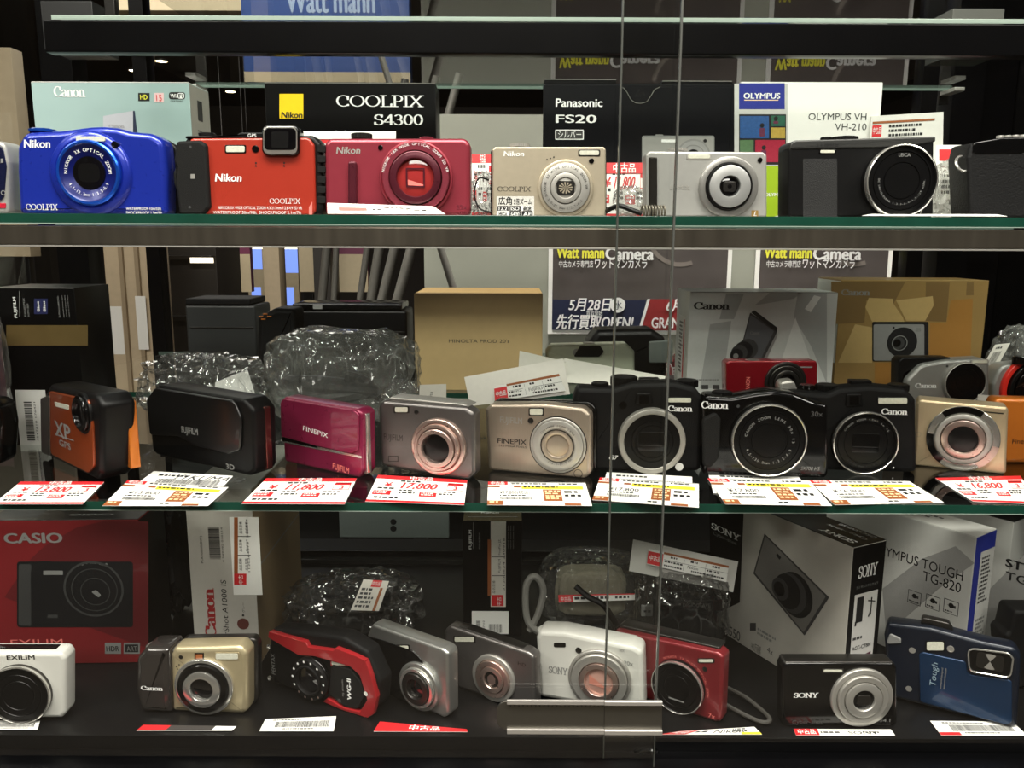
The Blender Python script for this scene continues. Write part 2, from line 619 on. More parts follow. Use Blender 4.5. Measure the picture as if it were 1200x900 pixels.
class Thing:
    """A thing standing on a shelf: its front face runs from the point a to the point b."""

    def __init__(s, name, label, cat, group, a, b, lift=0.0, lean=0.0):
        a, b = Vector(a), Vector(b)
        s.w = (b - a).length * 1000
        s.floor = True
        s.loc = (a + b) / 2 + Vector((0, 0, lift))
        d = b - a
        s.rz = math.atan2(d.y, d.x)
        s.e = empty(name, s.loc, s.rz, label, cat, group)
        if lean:
            s.e.rotation_euler = (R(lean), 0, s.rz)
        m = Matrix.Rotation(s.rz, 4, 'Z') @ Matrix.Rotation(R(lean), 4, 'X')
        s.inv = (Matrix.Translation(s.loc) @ m).inverted()
        s.o3 = s.inv.to_3x3()

    def q(s, px, py, y=0.0):
        """The point of the plane y (mm behind the front face) seen at a picture point: (x, z) in mm."""
        o = s.inv @ EYE
        d = s.o3 @ ray(px, py)
        p = o + d * ((y / 1000.0 - o.y) / d.y)
        return (p.x * 1000, p.z * 1000)

    def qs(s, pts, y=0.0):
        o = [tuple(s.q(p[0], p[1], y)) + tuple(p[2:]) for p in pts]
        return [(p[0], max(p[1], 0.25)) + tuple(p[2:]) for p in o] if s.floor else o

    def k(s, px, py):
        a, b = s.q(px - 5, py), s.q(px + 5, py)
        c, d = s.q(px, py - 5), s.q(px, py + 5)
        return (math.dist(a, b) / 10, math.dist(c, d) / 10)

    def px2(s, x0, y0, x1, y1):
        a, b = s.q(x0, y0), s.q(x1, y1)
        return min(a[0], b[0]), min(a[1], b[1]), max(a[0], b[0]), max(a[1], b[1])

    def txt(s, m, t, x0, ybase, x1, ytop, mt, **kw):
        """Text whose picture box is x0..x1, ytop..ybase."""
        a, b = s.q(x0, ybase), s.q(x1, ybase)
        c = s.q(x0, ytop)
        m.text(t, a[0], a[1], c[1] - a[1], mt, w=b[0] - a[0], **kw)

    def ser(s, m, t, x0, ybase, x1, ytop, mt, **kw):
        a, b = s.q(x0, ybase), s.q(x1, ybase)
        c = s.q(x0, ytop)
        m.serif(t, a[0], a[1], c[1] - a[1], mt, w=b[0] - a[0], **kw)

    def lens(s, px, py, rp, parts, n=56, y=0.0):
        """Concentric turned pieces round a picture centre; rp is the outer radius in pixels (vertical)."""
        cx, cz = s.q(px, py, y)
        k = s.k(px, py)[1]
        root = None
        for name, m, prof in parts:
            b = M()
            b.lathe(cx, cz, [(r * rp * k, yy) for r, yy in prof], m, n, close=(prof[-1][0] < 0.01 or name.endswith('glass')))
            o = b.build(name, root or s.e)
            root = root or o
        return cx, cz, rp * k, root

    def sub(s, name, m, poly, y0, y1, parent=None, bev=0.4, seg=2):
        b = M()
        b.slab(poly, y0, y1, m, bev, seg)
        return b.build(name, parent or s.e)


def Zp(px, py, Y):
    return at(px, py, Y).z

# ------------------------------------------------------------------ the room
ZS0, Z1, Z2, Z3 = 1.4450, 1.316, 1.115, 0.935
YF, YB, XW = 0.56, 0.965, 0.51
FLOORM = mat('floor_tiles', (120, 112, 100), 0.35, vary=0.15, scale=3)
CEILM = mat('ceiling_paint', (52, 44, 38), 0.8, vary=0.1, scale=4)
WALLM = mat('wall_paint', (176, 160, 136), 0.7, vary=0.08, scale=3)
DWALL = mat('dark_wall_paint', (52, 46, 42), 0.7, vary=0.12, scale=3)


def mbox(name, lo, hi, m, parent=None, bev=0.0, kind=None, loc=None):
    """Box between two world corners in metres (or, with a parent, local metres)."""
    b = M()
    c = Vector([(lo[i] + hi[i]) / 2 for i in range(3)]) if parent is None else Vector((0, 0, 0))
    b.slab([((lo[0] - c.x) * 1000, (lo[2] - c.z) * 1000), ((hi[0] - c.x) * 1000, (lo[2] - c.z) * 1000),
            ((hi[0] - c.x) * 1000, (hi[2] - c.z) * 1000), ((lo[0] - c.x) * 1000, (hi[2] - c.z) * 1000)],
           (lo[1] - c.y) * 1000, (hi[1] - c.y) * 1000, m, bev * 1000, 2)
    o = b.build(name, parent, c if parent is None else None)
    if kind:
        o['kind'] = kind
    return o


RX0, RX1, RY0, RY1, RH = -7.0, 4.0, -4.0, 9.5, 2.75
mbox('floor', (RX0, RY0, -0.1), (RX1, RY1, 0), FLOORM, kind='structure')
mbox('ceiling', (RX0, RY0, RH), (RX1, RY1, RH + 0.1), CEILM, kind='structure')
mbox('wall_left', (RX0 - 0.1, RY0, 0), (RX0, RY1, RH), WALLM, kind='structure')
mbox('wall_right', (RX1, RY0, 0), (RX1 + 0.1, RY1, RH), DWALL, kind='structure')
mbox('wall_back', (RX0, RY1, 0), (RX1, RY1 + 0.1, RH), DWALL, kind='structure')
mbox('wall_front', (RX0, RY0 - 0.1, 0), (RX1, RY0, RH), WALLM, kind='structure')

LAMPM = mat('lamp_glow', (255, 236, 196), 0.5, emit=14.0)


def downlight(x, y, label):
    e = empty('ceiling_light', (x, y, RH), 0, label, 'ceiling light', 'recessed ceiling lights')
    b = M()
    b.turned(0, 0, -14, [(50, 0), (62, 0), (62, 12), (50, 13.5)], CHROME, 24)
    b.build('trim_ring', e)
    b = M()
    b.turned(0, 0, -9, [(49, 0), (49, 2)], LAMPM, 24)
    b.T = None
    b.add([(49 * math.cos(2 * math.pi * i / 24), 49 * math.sin(2 * math.pi * i / 24), -9) for i in range(24)], [tuple(reversed(range(24)))], LAMPM)
    b.build('diffuser', e)
    return e


def onceil(px, py):
    d = ray(px, py)
    p = EYE + d * ((RH - EYE.z) / d.z)
    return p.x, p.y


for px, py, l in ((12, 109, 'small round ceiling light at the left edge of the photo, beside a pale screen'),
                  (88, 81, 'small round ceiling light just above the left end of the pale teal carton'),
                  (158, 81, 'small round ceiling light above the middle of the pale teal carton'),
                  (189, 70, 'round ceiling light, the highest over the pale teal carton'),
                  (270, 106, 'small round ceiling light in the gap right of the pale teal carton')):
    downlight(*onceil(px, py), l)
for x, y, l in ((0.0, -0.6, 'round ceiling light over the aisle in front of the display cabinet'),):
    downlight(x, y, l)

# grey partition with the two shop posters, behind the cabinets
PY = 1.58
PANELM = mat('grey_panel', (150, 152, 140), 0.55, vary=0.06, scale=3)
part_x0, part_x1 = at(497, 300, PY).x, at(1046, 300, PY).x
mbox('partition_panel', (part_x0, PY, 0.0), (part_x1, PY + 0.04, 1.528), PANELM)
tag(bpy.data.objects['partition_panel'], 'plain grey partition panel standing behind the cabinets with two shop posters on it', 'panel')

POSTERM = mat('poster_print', (80, 74, 72), 0.35, coat=0.3, vary=0.3, scale=5)
PNAVY = mat('poster_navy', (34, 40, 66), 0.35, coat=0.3)
PRED = mat('poster_red', (140, 44, 46), 0.35, coat=0.3)
PYEL = mat('poster_yellow', (226, 222, 70), 0.4)


def poster(x0, x1, ytop, ybot, label, second):
    a, b = at(x0, 300, PY - 0.004), at(x1, 300, PY - 0.004)
    zb = at(x0, ybot, PY).z
    a.z = b.z = zb
    t = Thing('poster', label, 'poster', 'shop posters on the grey partition', a, b)
    W = t.w
    H = (at(x0, ytop, PY).z - zb) * 1000
    m = M()
    m.slab(rr(-W / 2, 0, W / 2, H, 0), 0, 3.5, WHITE, 0)
    e = 8
    m.rect(-W / 2 + e, e, W / 2 - e, H - e, POSTERM, -0.3)
    m.rect(-W / 2 + e, e, W / 2 - e, 66, PNAVY, -0.6)
    m.flat([(W * 0.0, e), (W / 2 - e, e), (W / 2 - e, 68), (W * 0.045, 68)], PRED, -0.9)
    m.flat([(W * 0.0, e), (W * 0.015, e), (W * 0.06, 68), (W * 0.045, 68)], INK, -1.2)

    def at_(s, px0, py0, px1, py1, mt, **k):
        t.txt(m, s, px0, py0, px1, py1, mt, y=-1.6, **k)
    dx = x0 - 643
    at_('Watt mann', 652 + dx, 302, 708 + dx, 289, PYEL, bold=0.05)
    at_('Camera', 709 + dx, 304, 766 + dx, 290, INK, bold=0.05)
    at_('中古カメラ専門店', 655 + dx, 312.5, 695 + dx, 306.5, INK, bold=0.01)
    at_('ワットマンカメラ', 697 + dx, 313.5, 758 + dx, 304.5, INK, bold=0.02)
    if not second:
        at_('5月28日', 666, 363, 715, 351, INK, bold=0.03, shear=0.15)
        c = t.q(724, 357.5)
        m.flat(circ(c[0], c[1], 14.5, 28), INK, -1.6)
        m.text('水', c[0], c[1] - 7, 13, PNAVY, y=-2.0, align='C')
        at_('買取開始', 687, 369.5, 706, 365, INK)
        at_('先行買取OPEN!', 651, 384, 741, 371, INK, bold=0.035, shear=0.12)
        at_('6月1日', 780, 364, 818, 352, INK, bold=0.03, shear=0.15)
        at_('GRAND OPEN!', 763, 384, 842, 372, INK, bold=0.03)
    m.ring(W * 0.22, H * 0.52, 60, 68, mat('poster_ring', (120, 112, 106), 0.4), -0.6, 30, 190, 290)
    m.build('poster_board', t.e)
    return t


poster(643, 858, 152, 391, 'dark shop poster with a navy and red date band, left of two on the partition', False)
poster(886, 1046, 152, 391, 'dark shop poster above the gold carton, right of two on the partition', True)

# things further back in the shop, at the left
POLEM = mat('pole_metal', (120, 118, 112), 0.35, 0.5)


def pole(px0, py0, px1, py1, Y, wpx, label):
    b = at(px1, py1, Y)
    d = (at(px0, py0, Y) - b)
    foot = b - d * (b.z / d.z)
    top = b + d * ((1.63 - b.z) / d.z)
    r = wpx / FOC * Y / 2 * 1000
    e = empty('metal_pole', foot, 0, label, 'pole', 'grey metal poles leaning behind the cabinets')
    ax = (top - foot) * 1000
    m = M(); m.tube([(0, 0, 0), ax * 0.86], r, POLEM, 14); m.build('lower_tube', e)
    m = M(); m.tube([ax * 0.85, ax], r * 0.8, POLEM, 14); m.build('upper_tube', e)
    m = M(); m.tube([ax * 0.84, ax * 0.87], r * 1.25, BLK, 14); m.build('clamp_collar', e)


pole(383, 292, 377, 357, 1.90, 10, 'upright grey pole, leftmost of those behind the black cases')
pole(394, 292, 391, 357, 1.86, 7, 'thin upright grey pole next to the purple sign on its left')
pole(430, 292, 421, 357, 1.83, 8, 'thin grey pole just right of the purple sign')
pole(444, 292, 434, 357, 1.80, 11, 'grey pole leaning a little, second right of the purple sign')
pole(462, 292, 446, 357, 1.77, 11, 'leaning grey pole, third right of the purple sign')
pole(482, 292, 464, 357, 1.74, 12, 'strongly leaning pale grey pole just left of the beige carton')
pole(517, 292, 531, 337, 1.52, 9, 'thin pole leaning the other way, right behind the beige carton')


def panel(name, x0, y0, x1, y1, Y, m, label, cat, thick=0.05, group=None, foot=True, extra=None):
    """Free standing panel or fixture seen between picture columns x0..x1; reaches the floor when foot is set."""
    a, b = at(x0, 281, Y), at(x1, 281, Y)
    a.z = b.z = at(x0, y1, Y).z if foot else 0.0
    zt = at(x0, y0, Y).z
    t = Thing(name, label, cat, group, a, b)
    H = (zt - a.z) * 1000
    bo = M()
    bo.slab(rr(-t.w / 2, 0, t.w / 2, H, 2, 2), 0, thick * 1000, m, 1.5, 2)
    if extra:
        extra(bo, t, H)
    bo.build('board', t.e)
    if foot == 'hang':
        for sx in (-1, 1):
            b2 = M()
            b2.tube([(sx * t.w * 0.4, thick * 500, H - 2), (sx * t.w * 0.4, thick * 500, (RH - a.z) * 1000 - 1)], 3, DKMET, 8)
            b2.build('hanging_rod', t.e)
    elif foot:
        z0 = -a.z * 1000
        b2 = M()
        for sx in (-1, 1):
            x = sx * (t.w / 2 - 30)
            b2.box(x - 15, x + 15, thick * 500 - 15, thick * 500 + 15, z0, 0.0, BLK, 1)
        b2.box(-t.w / 2 + 15, t.w / 2 - 15, -80, thick * 1000 + 80, z0, z0 + 20, BLK, 2)
        b2.build('stand', t.e)
    return t


PURP = mat('purple_sign', (120, 52, 84), 0.5)
CREAM = mat('cream_panel', (206, 190, 158), 0.6, vary=0.08, scale=8)
BEIGE = mat('beige_panel', (190, 172, 144), 0.6, vary=0.12, scale=6)
BLUES = mat('reflected_blue_sign', (34, 74, 148), 0.45)
DSHELF = mat('dark_shelving', (40, 36, 32), 0.5, vary=0.2, scale=6)
LITB = mat('light_box_blue', (120, 150, 236), 0.5, emit=1.1)
LITW = mat('light_box_white', (255, 240, 214), 0.5, emit=2.2)
LITC = mat('light_box_cream', (230, 206, 168), 0.5, emit=0.6)


def cream_band(bo, t, H):
    bo.rect(-t.w / 2, 0, t.w / 2, H * 0.4, CREAM, -1)


panel('purple_sign', 385, 230, 430, 342, 4.2, PURP, 'purple hanging sign over a cream band between the grey poles', 'sign', foot='hang', extra=cream_band)
panel('purple_sign', 262, 230, 292, 342, 4.6, PURP, 'purple sign over a cream band, left of the lit blue signs', 'sign', foot='hang', extra=cream_band)


def lit(bo, t, H):
    w = t.w
    bo.rect(-w / 2, H * 0.55, -w * 0.2, H * 0.9, LITB, -1)
    bo.rect(-w * 0.12, H * 0.4, w * 0.18, H * 0.92, LITC, -1)
    bo.rect(w * 0.2, H * 0.5, w / 2, H * 0.9, LITB, -1)
    bo.rect(-w / 2, H * 0.82, w / 2, H * 0.87, LITW, -1.5)
    bo.rect(-w / 2 + 20, H * 0.05, -w * 0.25, H * 0.3, LITB, -1)
    bo.rect(w * 0.2, H * 0.05, w * 0.4, H * 0.3, LITB, -1)


panel('lit_sign', 288, 276, 348, 362, 5.2, CREAM, 'brightly lit blue and cream shop sign far back at the left', 'sign', foot='hang', extra=lit)
panel('beige_pillar', 307, 180, 326, 420, 4.4, BEIGE, 'narrow beige pillar standing in front of the lit blue sign', 'pillar', 0.12, foot=False)
panel('cream_divider', 349, 180, 367, 342, 4.5, CREAM, 'narrow cream wall panel right of the lit blue sign', 'panel')
panel('dark_column', 366, 40, 386, 460, 4.0, DSHELF, 'dark column behind the leftmost grey pole', 'column', 0.2, foot=False)


def shelf_face(bo, t, H):
    for k in range(1, 6):
        z = H * k / 6
        bo.box(-t.w / 2, t.w / 2, -60, 0, z - 8, z + 8, DKMET, 1)
    a, b = t.q(223, 308, -62), t.q(250, 302, -62)
    bo.rect(a[0], a[1], b[0], b[1], LITW, -62)


panel('shelf_unit', 187, 230, 252, 440, 3.4, DSHELF, 'tall dark shelf unit with one lit yellowish strip, far left behind the cabinet', 'shelf unit', 0.3, foot=False, extra=shelf_face)


def beige_face(bo, t, H):
    w = t.w
    for fx in (-0.22, 0.05, 0.3):
        bo.box(w * fx, w * fx + 14, -14, 0, 0, H, mat('beige_batten', (150, 132, 106), 0.6), 1)
    bo.rect(-w * 0.46, H * 0.18, -w * 0.26, H * 0.36, WHITE, -1)
    bo.rect(w * 0.02, H * 0.2, w * 0.2, H * 0.4, WHITE, -15)


panel('wall_display', 120, 150, 188, 470, 2.9, BEIGE, 'beige panelled display board with white cards, behind the left corner post', 'display board', 0.06, extra=beige_face)
panel('beige_screen', -130, 55, 34, 300, 2.6, BEIGE, 'wide beige screen at the far left beyond the cabinet side', 'screen', 0.06)


def blue_face(bo, t, H):
    t.txt(bo, 'Watt mann', 335, 14, 440, -14, mat('blue_sign_text', (170, 190, 222), 0.5), y=-1, bold=0.04)
    bo.rect(-t.w / 2, 0, t.w / 2, H * 0.09, CREAM, -1)


panel('reflected_blue_sign', 296, -40, 484, 96, 3.6, BLUES, 'added blue board for a reflected shop sign, with pale lettering, seen over the black rail', 'sign', 0.08, foot='hang', extra=blue_face)  # board added in place of a mirror image of the sign
panel('cream_bulkhead', 150, -60, 300, 12, 4.2, CREAM, 'cream panel left of the reflected blue sign at the top of the photo', 'panel', 0.08, foot='hang')

# ------------------------------------------------------------------ the display cabinet
CASEM = mat('case_black', (5, 5, 6), 0.3, spec=0.1, vary=0.2, scale=6)
DECKM = mat('deck_black', (9, 9, 10), 0.34, spec=0.25, vary=0.15, scale=8)
RAILM = mat('rail_steel', (112, 105, 95), 0.3, 0.85, aniso=2, scale=1.2, vary=0.45)
TRACKM = mat('track_metal', (60, 60, 60), 0.2, 0.8)
cab = empty('display_cabinet', (0, 0.76, 0), 0, 'black framed glass display cabinet holding three tiers of used cameras', 'display cabinet')


def cpart(name, lo, hi, m, bev=0.0008, parent=None):
    b = M()
    o = Vector((0, 0.76, 0))
    b.slab([((lo[0]) * 1000, (lo[2]) * 1000), (hi[0] * 1000, lo[2] * 1000), (hi[0] * 1000, hi[2] * 1000), (lo[0] * 1000, hi[2] * 1000)],
           (lo[1] - o.y) * 1000, (hi[1] - o.y) * 1000, m, bev * 1000, 2)
    return b.build(name, parent or cab)


CT = 1.95
cpart('base', (-XW - 0.03, YF - 0.005, 0.0), (XW + 0.075, YB + 0.01, Z3 - 0.012), CASEM)
cpart('deck', (-XW, YF - 0.004, Z3 - 0.012), (XW + 0.05, YB, Z3 - 0.0004), DECKM)
cpart('door_track', (-XW, YF - 0.034, Z3 - 0.020), (XW, YF - 0.006, Z3 - 0.010), CASEM)
cpart('corner_post', (-XW - 0.005, YB - 0.028, Z3), (-XW + 0.030, YB + 0.006, CT), CASEM)
cpart('corner_post', (XW - 0.030, YB - 0.028, Z3), (XW + 0.005, YB + 0.006, CT), CASEM)
cpart('corner_post', (-XW - 0.03, YF - 0.035, 0), (-XW, YF, CT), CASEM)
cpart('corner_post', (XW + 0.05, YF - 0.035, 0), (XW + 0.08, YF, CT), CASEM)
cpart('rear_filler', (XW + 0.005, YB - 0.01, Z3), (XW + 0.05, YB + 0.006, CT), CASEM)
cpart('top_panel', (-XW - 0.03, YF - 0.035, CT), (XW + 0.08, YB + 0.01, CT + 0.04), CASEM)
cpart('rear_track', (-XW + 0.03, 0.884, Z3 - 0.001), (XW - 0.03, 0.908, Z3 + 0.005), TRACKM)
cpart('rear_track', (-XW + 0.03, 0.893, Z3 + 0.004), (XW - 0.03, 0.900, Z3 + 0.012), CASEM)
cpart('side_panel', (XW + 0.05, YF, Z3 - 0.012), (XW + 0.058, YB + 0.006, CT), mat('side_black_glass', (10, 10, 11), 0.06, coat=1.0))
cpart('side_glass', (-XW - 0.012, YF, Z3), (-XW - 0.006, YB - 0.03, CT), PANE, 0)
# rails that carry the upper shelves
rail = cpart('front_rail', (-XW, YF + 0.001, Z1 - 0.021), (XW + 0.048, YF + 0.016, Z1 - 0.0078), RAILM, 0.0012)
rp_ = cpart('rail_lip', (-XW, YF + 0.0004, Z1 - 0.0222), (XW + 0.048, YF + 0.016, Z1 - 0.0211), SATIN, 0.0002)
cpart('rear_rail', (-XW + 0.03, YB - 0.040, Z1 - 0.020), (XW - 0.03, YB, Z1 - 0.008), CASEM)

GREAR = mat('glass_rear_edge', (104, 120, 112), 0.2)  # paler than the front edge: specular light put into the colour


def glass_shelf(z, y0, y1, x0, x1, label, th=0.0068, front=None):
    e = empty('glass_shelf', (0, (y0 + y1) / 2, z - th), 0, label, 'glass shelf', 'glass shelves')
    b = M()
    hy = (y1 - y0) * 500
    X0, X1, T = x0 * 1000, x1 * 1000, th * 1000
    # the big faces
    b.add([(X0, -hy, T), (X1, -hy, T), (X1, hy, T), (X0, hy, T)], [(0, 1, 2, 3)], GLASS)
    b.build('glass_sheet', e)
    b = M()
    c = 0.7
    for ya, yb, gm in ((-hy, -hy + c, front or GEDGE), (hy - c, hy, GREAR)):
        b.slab([(X0, 0.4), (X1, 0.4), (X1, T - 0.05), (X0, T - 0.05)], ya, yb, gm, 0.35, 2)
    b.slab([(X0, 0.0), (X1, 0.0), (X1, 0.5), (X0, 0.5)], -hy, -hy + 0.9, GLINE, 0)
    b.build('polished_edge', e)
    return e


glass_shelf(Z1, YF, YB - 0.042, -XW + 0.004, XW + 0.044, 'upper glass shelf carrying the blue, orange and red cameras')
glass_shelf(Z2, YF, YB - 0.042, -XW + 0.004, XW + 0.044, 'middle glass shelf carrying the black cameras and price cards')
glass_shelf(ZS0 + 0.003, 0.587, 0.842, -0.312, 0.43, 'highest glass shelf on the black rail, mirroring the poster lettering upside down', 0.003, front=GLINE)  # pale front edge has its highlight in the colour
glass_shelf(1.506, 0.62, 0.86, -0.312, 0.43, 'second sheet of glass just above the black rail at the top of the photo')
cpart('upper_rail', (-0.318, 0.587, ZS0 - 0.0208), (XW + 0.048, 0.599, ZS0 - 0.0005), CASEM)
for bx in (-0.306, 0.424):
    cpart('shelf_bracket', (bx - 0.005, 0.8435, ZS0 - 0.012), (bx + 0.005, 0.847, 1.4985), DKMET)
    cpart('shelf_bracket', (bx - 0.005, 0.815, ZS0 - 0.004), (bx + 0.005, 0.8432, ZS0 - 0.0005), SATIN)
    cpart('shelf_bracket', (bx - 0.004, 0.66, ZS0 + 0.0034), (bx + 0.004, 0.668, 1.4985), DKMET)



# sliding front doors
def door(x0, x1, y, edge_left, label):
    e = empty('glass_door', ((x0 + x1) / 2, y, Z3 - 0.0095), 0, label, 'glass door', 'sliding glass doors')
    h = (CT - 0.002 - Z3 + 0.0095) * 1000
    w = (x1 - x0) * 500
    b = M()
    b.add([(-w, 0, 0), (w, 0, 0), (w, 0, h), (-w, 0, h)], [(0, 1, 2, 3)], PANE)
    b.build('glass_pane', e)
    b = M()
    s = -1 if edge_left else 1
    b.slab([(s * w - 0.6, 0), (s * w + 0.6, 0), (s * w + 0.6, h), (s * w - 0.6, h)], -2, 2.5, DEDGE, 0.3, 2)
    b.build('pane_edge', e)
    return e


xl = at(727, 120, YF - 0.014).x
xr = at(795, 120, YF - 0.024).x
door(xl, XW + 0.048, YF - 0.014, True, 'right sliding glass door of the cabinet, its left edge a pale upright line')
door(-XW + 0.002, xr, YF - 0.024, False, 'left sliding glass door of the cabinet, its right edge ending above the metal lock bar')

# metal ratchet lock bar at the foot of the doors
LOCKM = mat('lock_steel', (104, 102, 95), 0.36, 0.9, aniso=1, scale=16)
ly = YF - 0.034
a, b = at(580, 838, ly), at(775, 838, ly)
a.z = b.z = at(700, 860, ly).z
lk = Thing('showcase_lock', 'brushed steel ratchet lock bar with a toothed edge across the foot of the glass doors', 'lock', None, a, b)
P = lambda x, y: lk.q(x, y)
m = M()
m.slab(rounded([P(582, 856) + (9,), P(776, 856) + (1,), P(776, 822) + (1,), P(582, 822) + (9,)], 1, 6), 0.4, 2.2, LOCKM, 0.3)
m.build('lock_bar', lk.e)
for yy in ((820.0, 824.5), (854, 859)):
    m = M()
    p0, p1 = P(594, yy[1]), P(708, yy[0])
    m.slab(rr(p0[0], p0[1], p1[0], p1[1], 0.4, 2), -1.8, 0.5, SATIN, 0.5)
    p0, p1 = P(708, yy[1] + 0.7), P(776, yy[0] + 0.7)
    m.slab(rr(p0[0], p0[1], p1[0], p1[1], 0.4, 2), -2.2, 0.5, SATIN, 0.5)
    m.build('guide_flange', lk.e)
m = M()
for i in range(30):
    x = 596 + i * 4.9
    m.slab([P(x, 824), P(x + 4.6, 824), P(x + 2.3, 828.5)], -0.2, 0.42, DKMET, 0)
m.build('ratchet_teeth', lk.e)
m = M()
p0, p1 = P(707.5, 858), P(709, 822)
m.slab(rr(p0[0], p0[1], p1[0], p1[1], 0), 0.1, 0.45, DKMET, 0)
m.build('slider_seam', lk.e)

# key cylinder below
ky = at(757, 893, YF - 0.006)
kc = Thing('lock_cylinder', 'round black key cylinder set in the cabinet base below the lock bar', 'lock', None, ky - Vector((0.012, 0, 0)), ky + Vector((0.012, 0, 0)))
m = M(); m.lathe(0, 0, [(13, 1), (13, -3), (12, -4), (9.5, -4), (9.2, -3), (0.001, -3)], BLKG); m.ring(0, 0, 11.3, 12.2, DKMET, -4.05); m.build('housing', kc.e)
m = M(); m.lathe(0, 0, [(8, -2.8), (8, -3.8), (7.4, -4.2), (0.001, -4.2)], DKMET); m.rect(-0.8, -4, 0.8, 4, PUPIL, -4.3); m.build('key_plug', kc.e)

# ------------------------------------------------------------------ the cabinet that stands back to back with it
c2y0, c2y1 = 0.995, 1.375
cab2 = empty('rear_cabinet', (0, 1.18, 0), 0, 'second black glass cabinet standing back to back behind the first', 'display cabinet')


def c2(name, lo, hi, m, bev=0.0008):
    b = M()
    b.slab([(lo[0] * 1000, lo[2] * 1000), (hi[0] * 1000, lo[2] * 1000), (hi[0] * 1000, hi[2] * 1000), (lo[0] * 1000, hi[2] * 1000)],
           (lo[1] - 1.18) * 1000, (hi[1] - 1.18) * 1000, m, bev * 1000, 2)
    return b.build(name, cab2)


XS, XL = 0.64, -0.585
c2('base', (XL, c2y0 - 0.01, 0), (XS, c2y1, Z3 - 0.06), CASEM)
c2('front_panel', (XL, c2y1 - 0.01, Z3 - 0.06), (XS, c2y1, Z2 - 0.012), mat('charcoal_panel', (56, 58, 57), 0.4, vary=0.12, scale=4))
c2('far_rail', (XL, c2y1 - 0.045, Z1 - 0.018), (XS, c2y1, Z1 - 0.008), CASEM)
c2('corner_post', (XL - 0.01, c2y1 - 0.03, Z3), (XL + 0.012, c2y1, CT), CASEM)
c2('corner_post', (XS, c2y1 - 0.03, Z3), (XS + 0.09, c2y1, CT), CASEM)
c2('top_panel', (XL - 0.01, c2y0 - 0.01, CT), (XS + 0.09, c2y1, CT + 0.04), CASEM)
glass_shelf(Z2, c2y0 - 0.012, c2y1 - 0.031, XL, XS, 'glass shelf of the rear cabinet carrying the white camera and black cases')

# ------------------------------------------------------------------ shared pieces of cameras, cartons, cards and bags
def S(px, Y, z=Z1):
    return stand(px, Y, z)


def F(T, m, pts, mt, y=-0.15, r=0, n=4):
    m.flat(rounded(T.qs(pts), r, n), mt, y)


def FR(T, m, x0, y0, x1, y1, mt, y=-0.15, r=0):
    F(T, m, [(x0, y1), (x1, y1), (x1, y0), (x0, y0)], mt, y, r)


def C(T, m, px, py, rp, mt, y=-0.15, n=32):
    c = T.q(px, py)
    m.flat(circ(c[0], c[1], rp * T.k(px, py)[1], n), mt, y)


def RG(T, m, px, py, r0, r1, mt, y=-0.15, **kw):
    c = T.q(px, py)
    k = T.k(px, py)[1]
    m.ring(c[0], c[1], r0 * k, r1 * k, mt, y, **kw)


def body(T, pts, th, mt, bev=2.0, r=3.0, name='body', y0=0.0, draw=None, back=None, parent=None, n=5, side=None, front=None):
    m = M()
    m.slab(rounded(T.qs(pts), r, n), y0, y0 + th, mt, bev, 3, back, front, side)
    if draw:
        draw(m)
    return m.build(name, parent or T.e)


def pane(T, name, pts, mt, y0=-0.5, y1=0.6, r=0.8, bev=0.25, parent=None, draw=None):
    m = M()
    m.slab(rounded(T.qs(pts), r), y0, y1, mt, bev, 2)
    if draw:
        draw(m)
    return m.build(name, parent or T.e)


def quad(x0, y0, x1, y1):
    return [(x0, y1), (x1, y1), (x1, y0), (x0, y0)]


def flash(T, x0, y0, x1, y1, frame=None, parent=None, r=1.2):
    o = None
    if frame:
        o = pane(T, 'flash_frame', quad(x0 - 1.5, y0 - 1.2, x1 + 1.5, y1 + 1.2), frame, -0.35, 0.5, r)
    return pane(T, 'flash', quad(x0, y0, x1, y1), FLASH, -0.55, 0.5, r, parent=o)


def dot(T, px, py, rp, mt=None, name='autofocus_lamp', y=-0.5):
    m = M()
    c = T.q(px, py)
    k = T.k(px, py)[1] * rp
    m.lathe(c[0], c[1], [(k, 0.3), (k, y), (k * 0.75, y - 0.1), (k * 0.7, y + 0.15), (0.001, y + 0.1)], mt or BLKG, 20)
    return m.build(name, T.e)


def button(T, px, py, y, rmm, h, mt, name='shutter_button', knurled=False, top=None):
    """Round button or dial on the top plate; px, py is the foot of it, y its depth in mm."""
    x, z = T.q(px, py, y)
    m = M()
    if knurled:
        m.knurl(x, y, z - 0.4, rmm, h + 0.4, mt, 28, top)
    else:
        m.turned(x, y, z - 0.4, [(rmm, 0), (rmm, h * 0.7 + 0.4), (rmm * 0.85, h + 0.4)], mt, 26)
    return m.build(name, T.e)


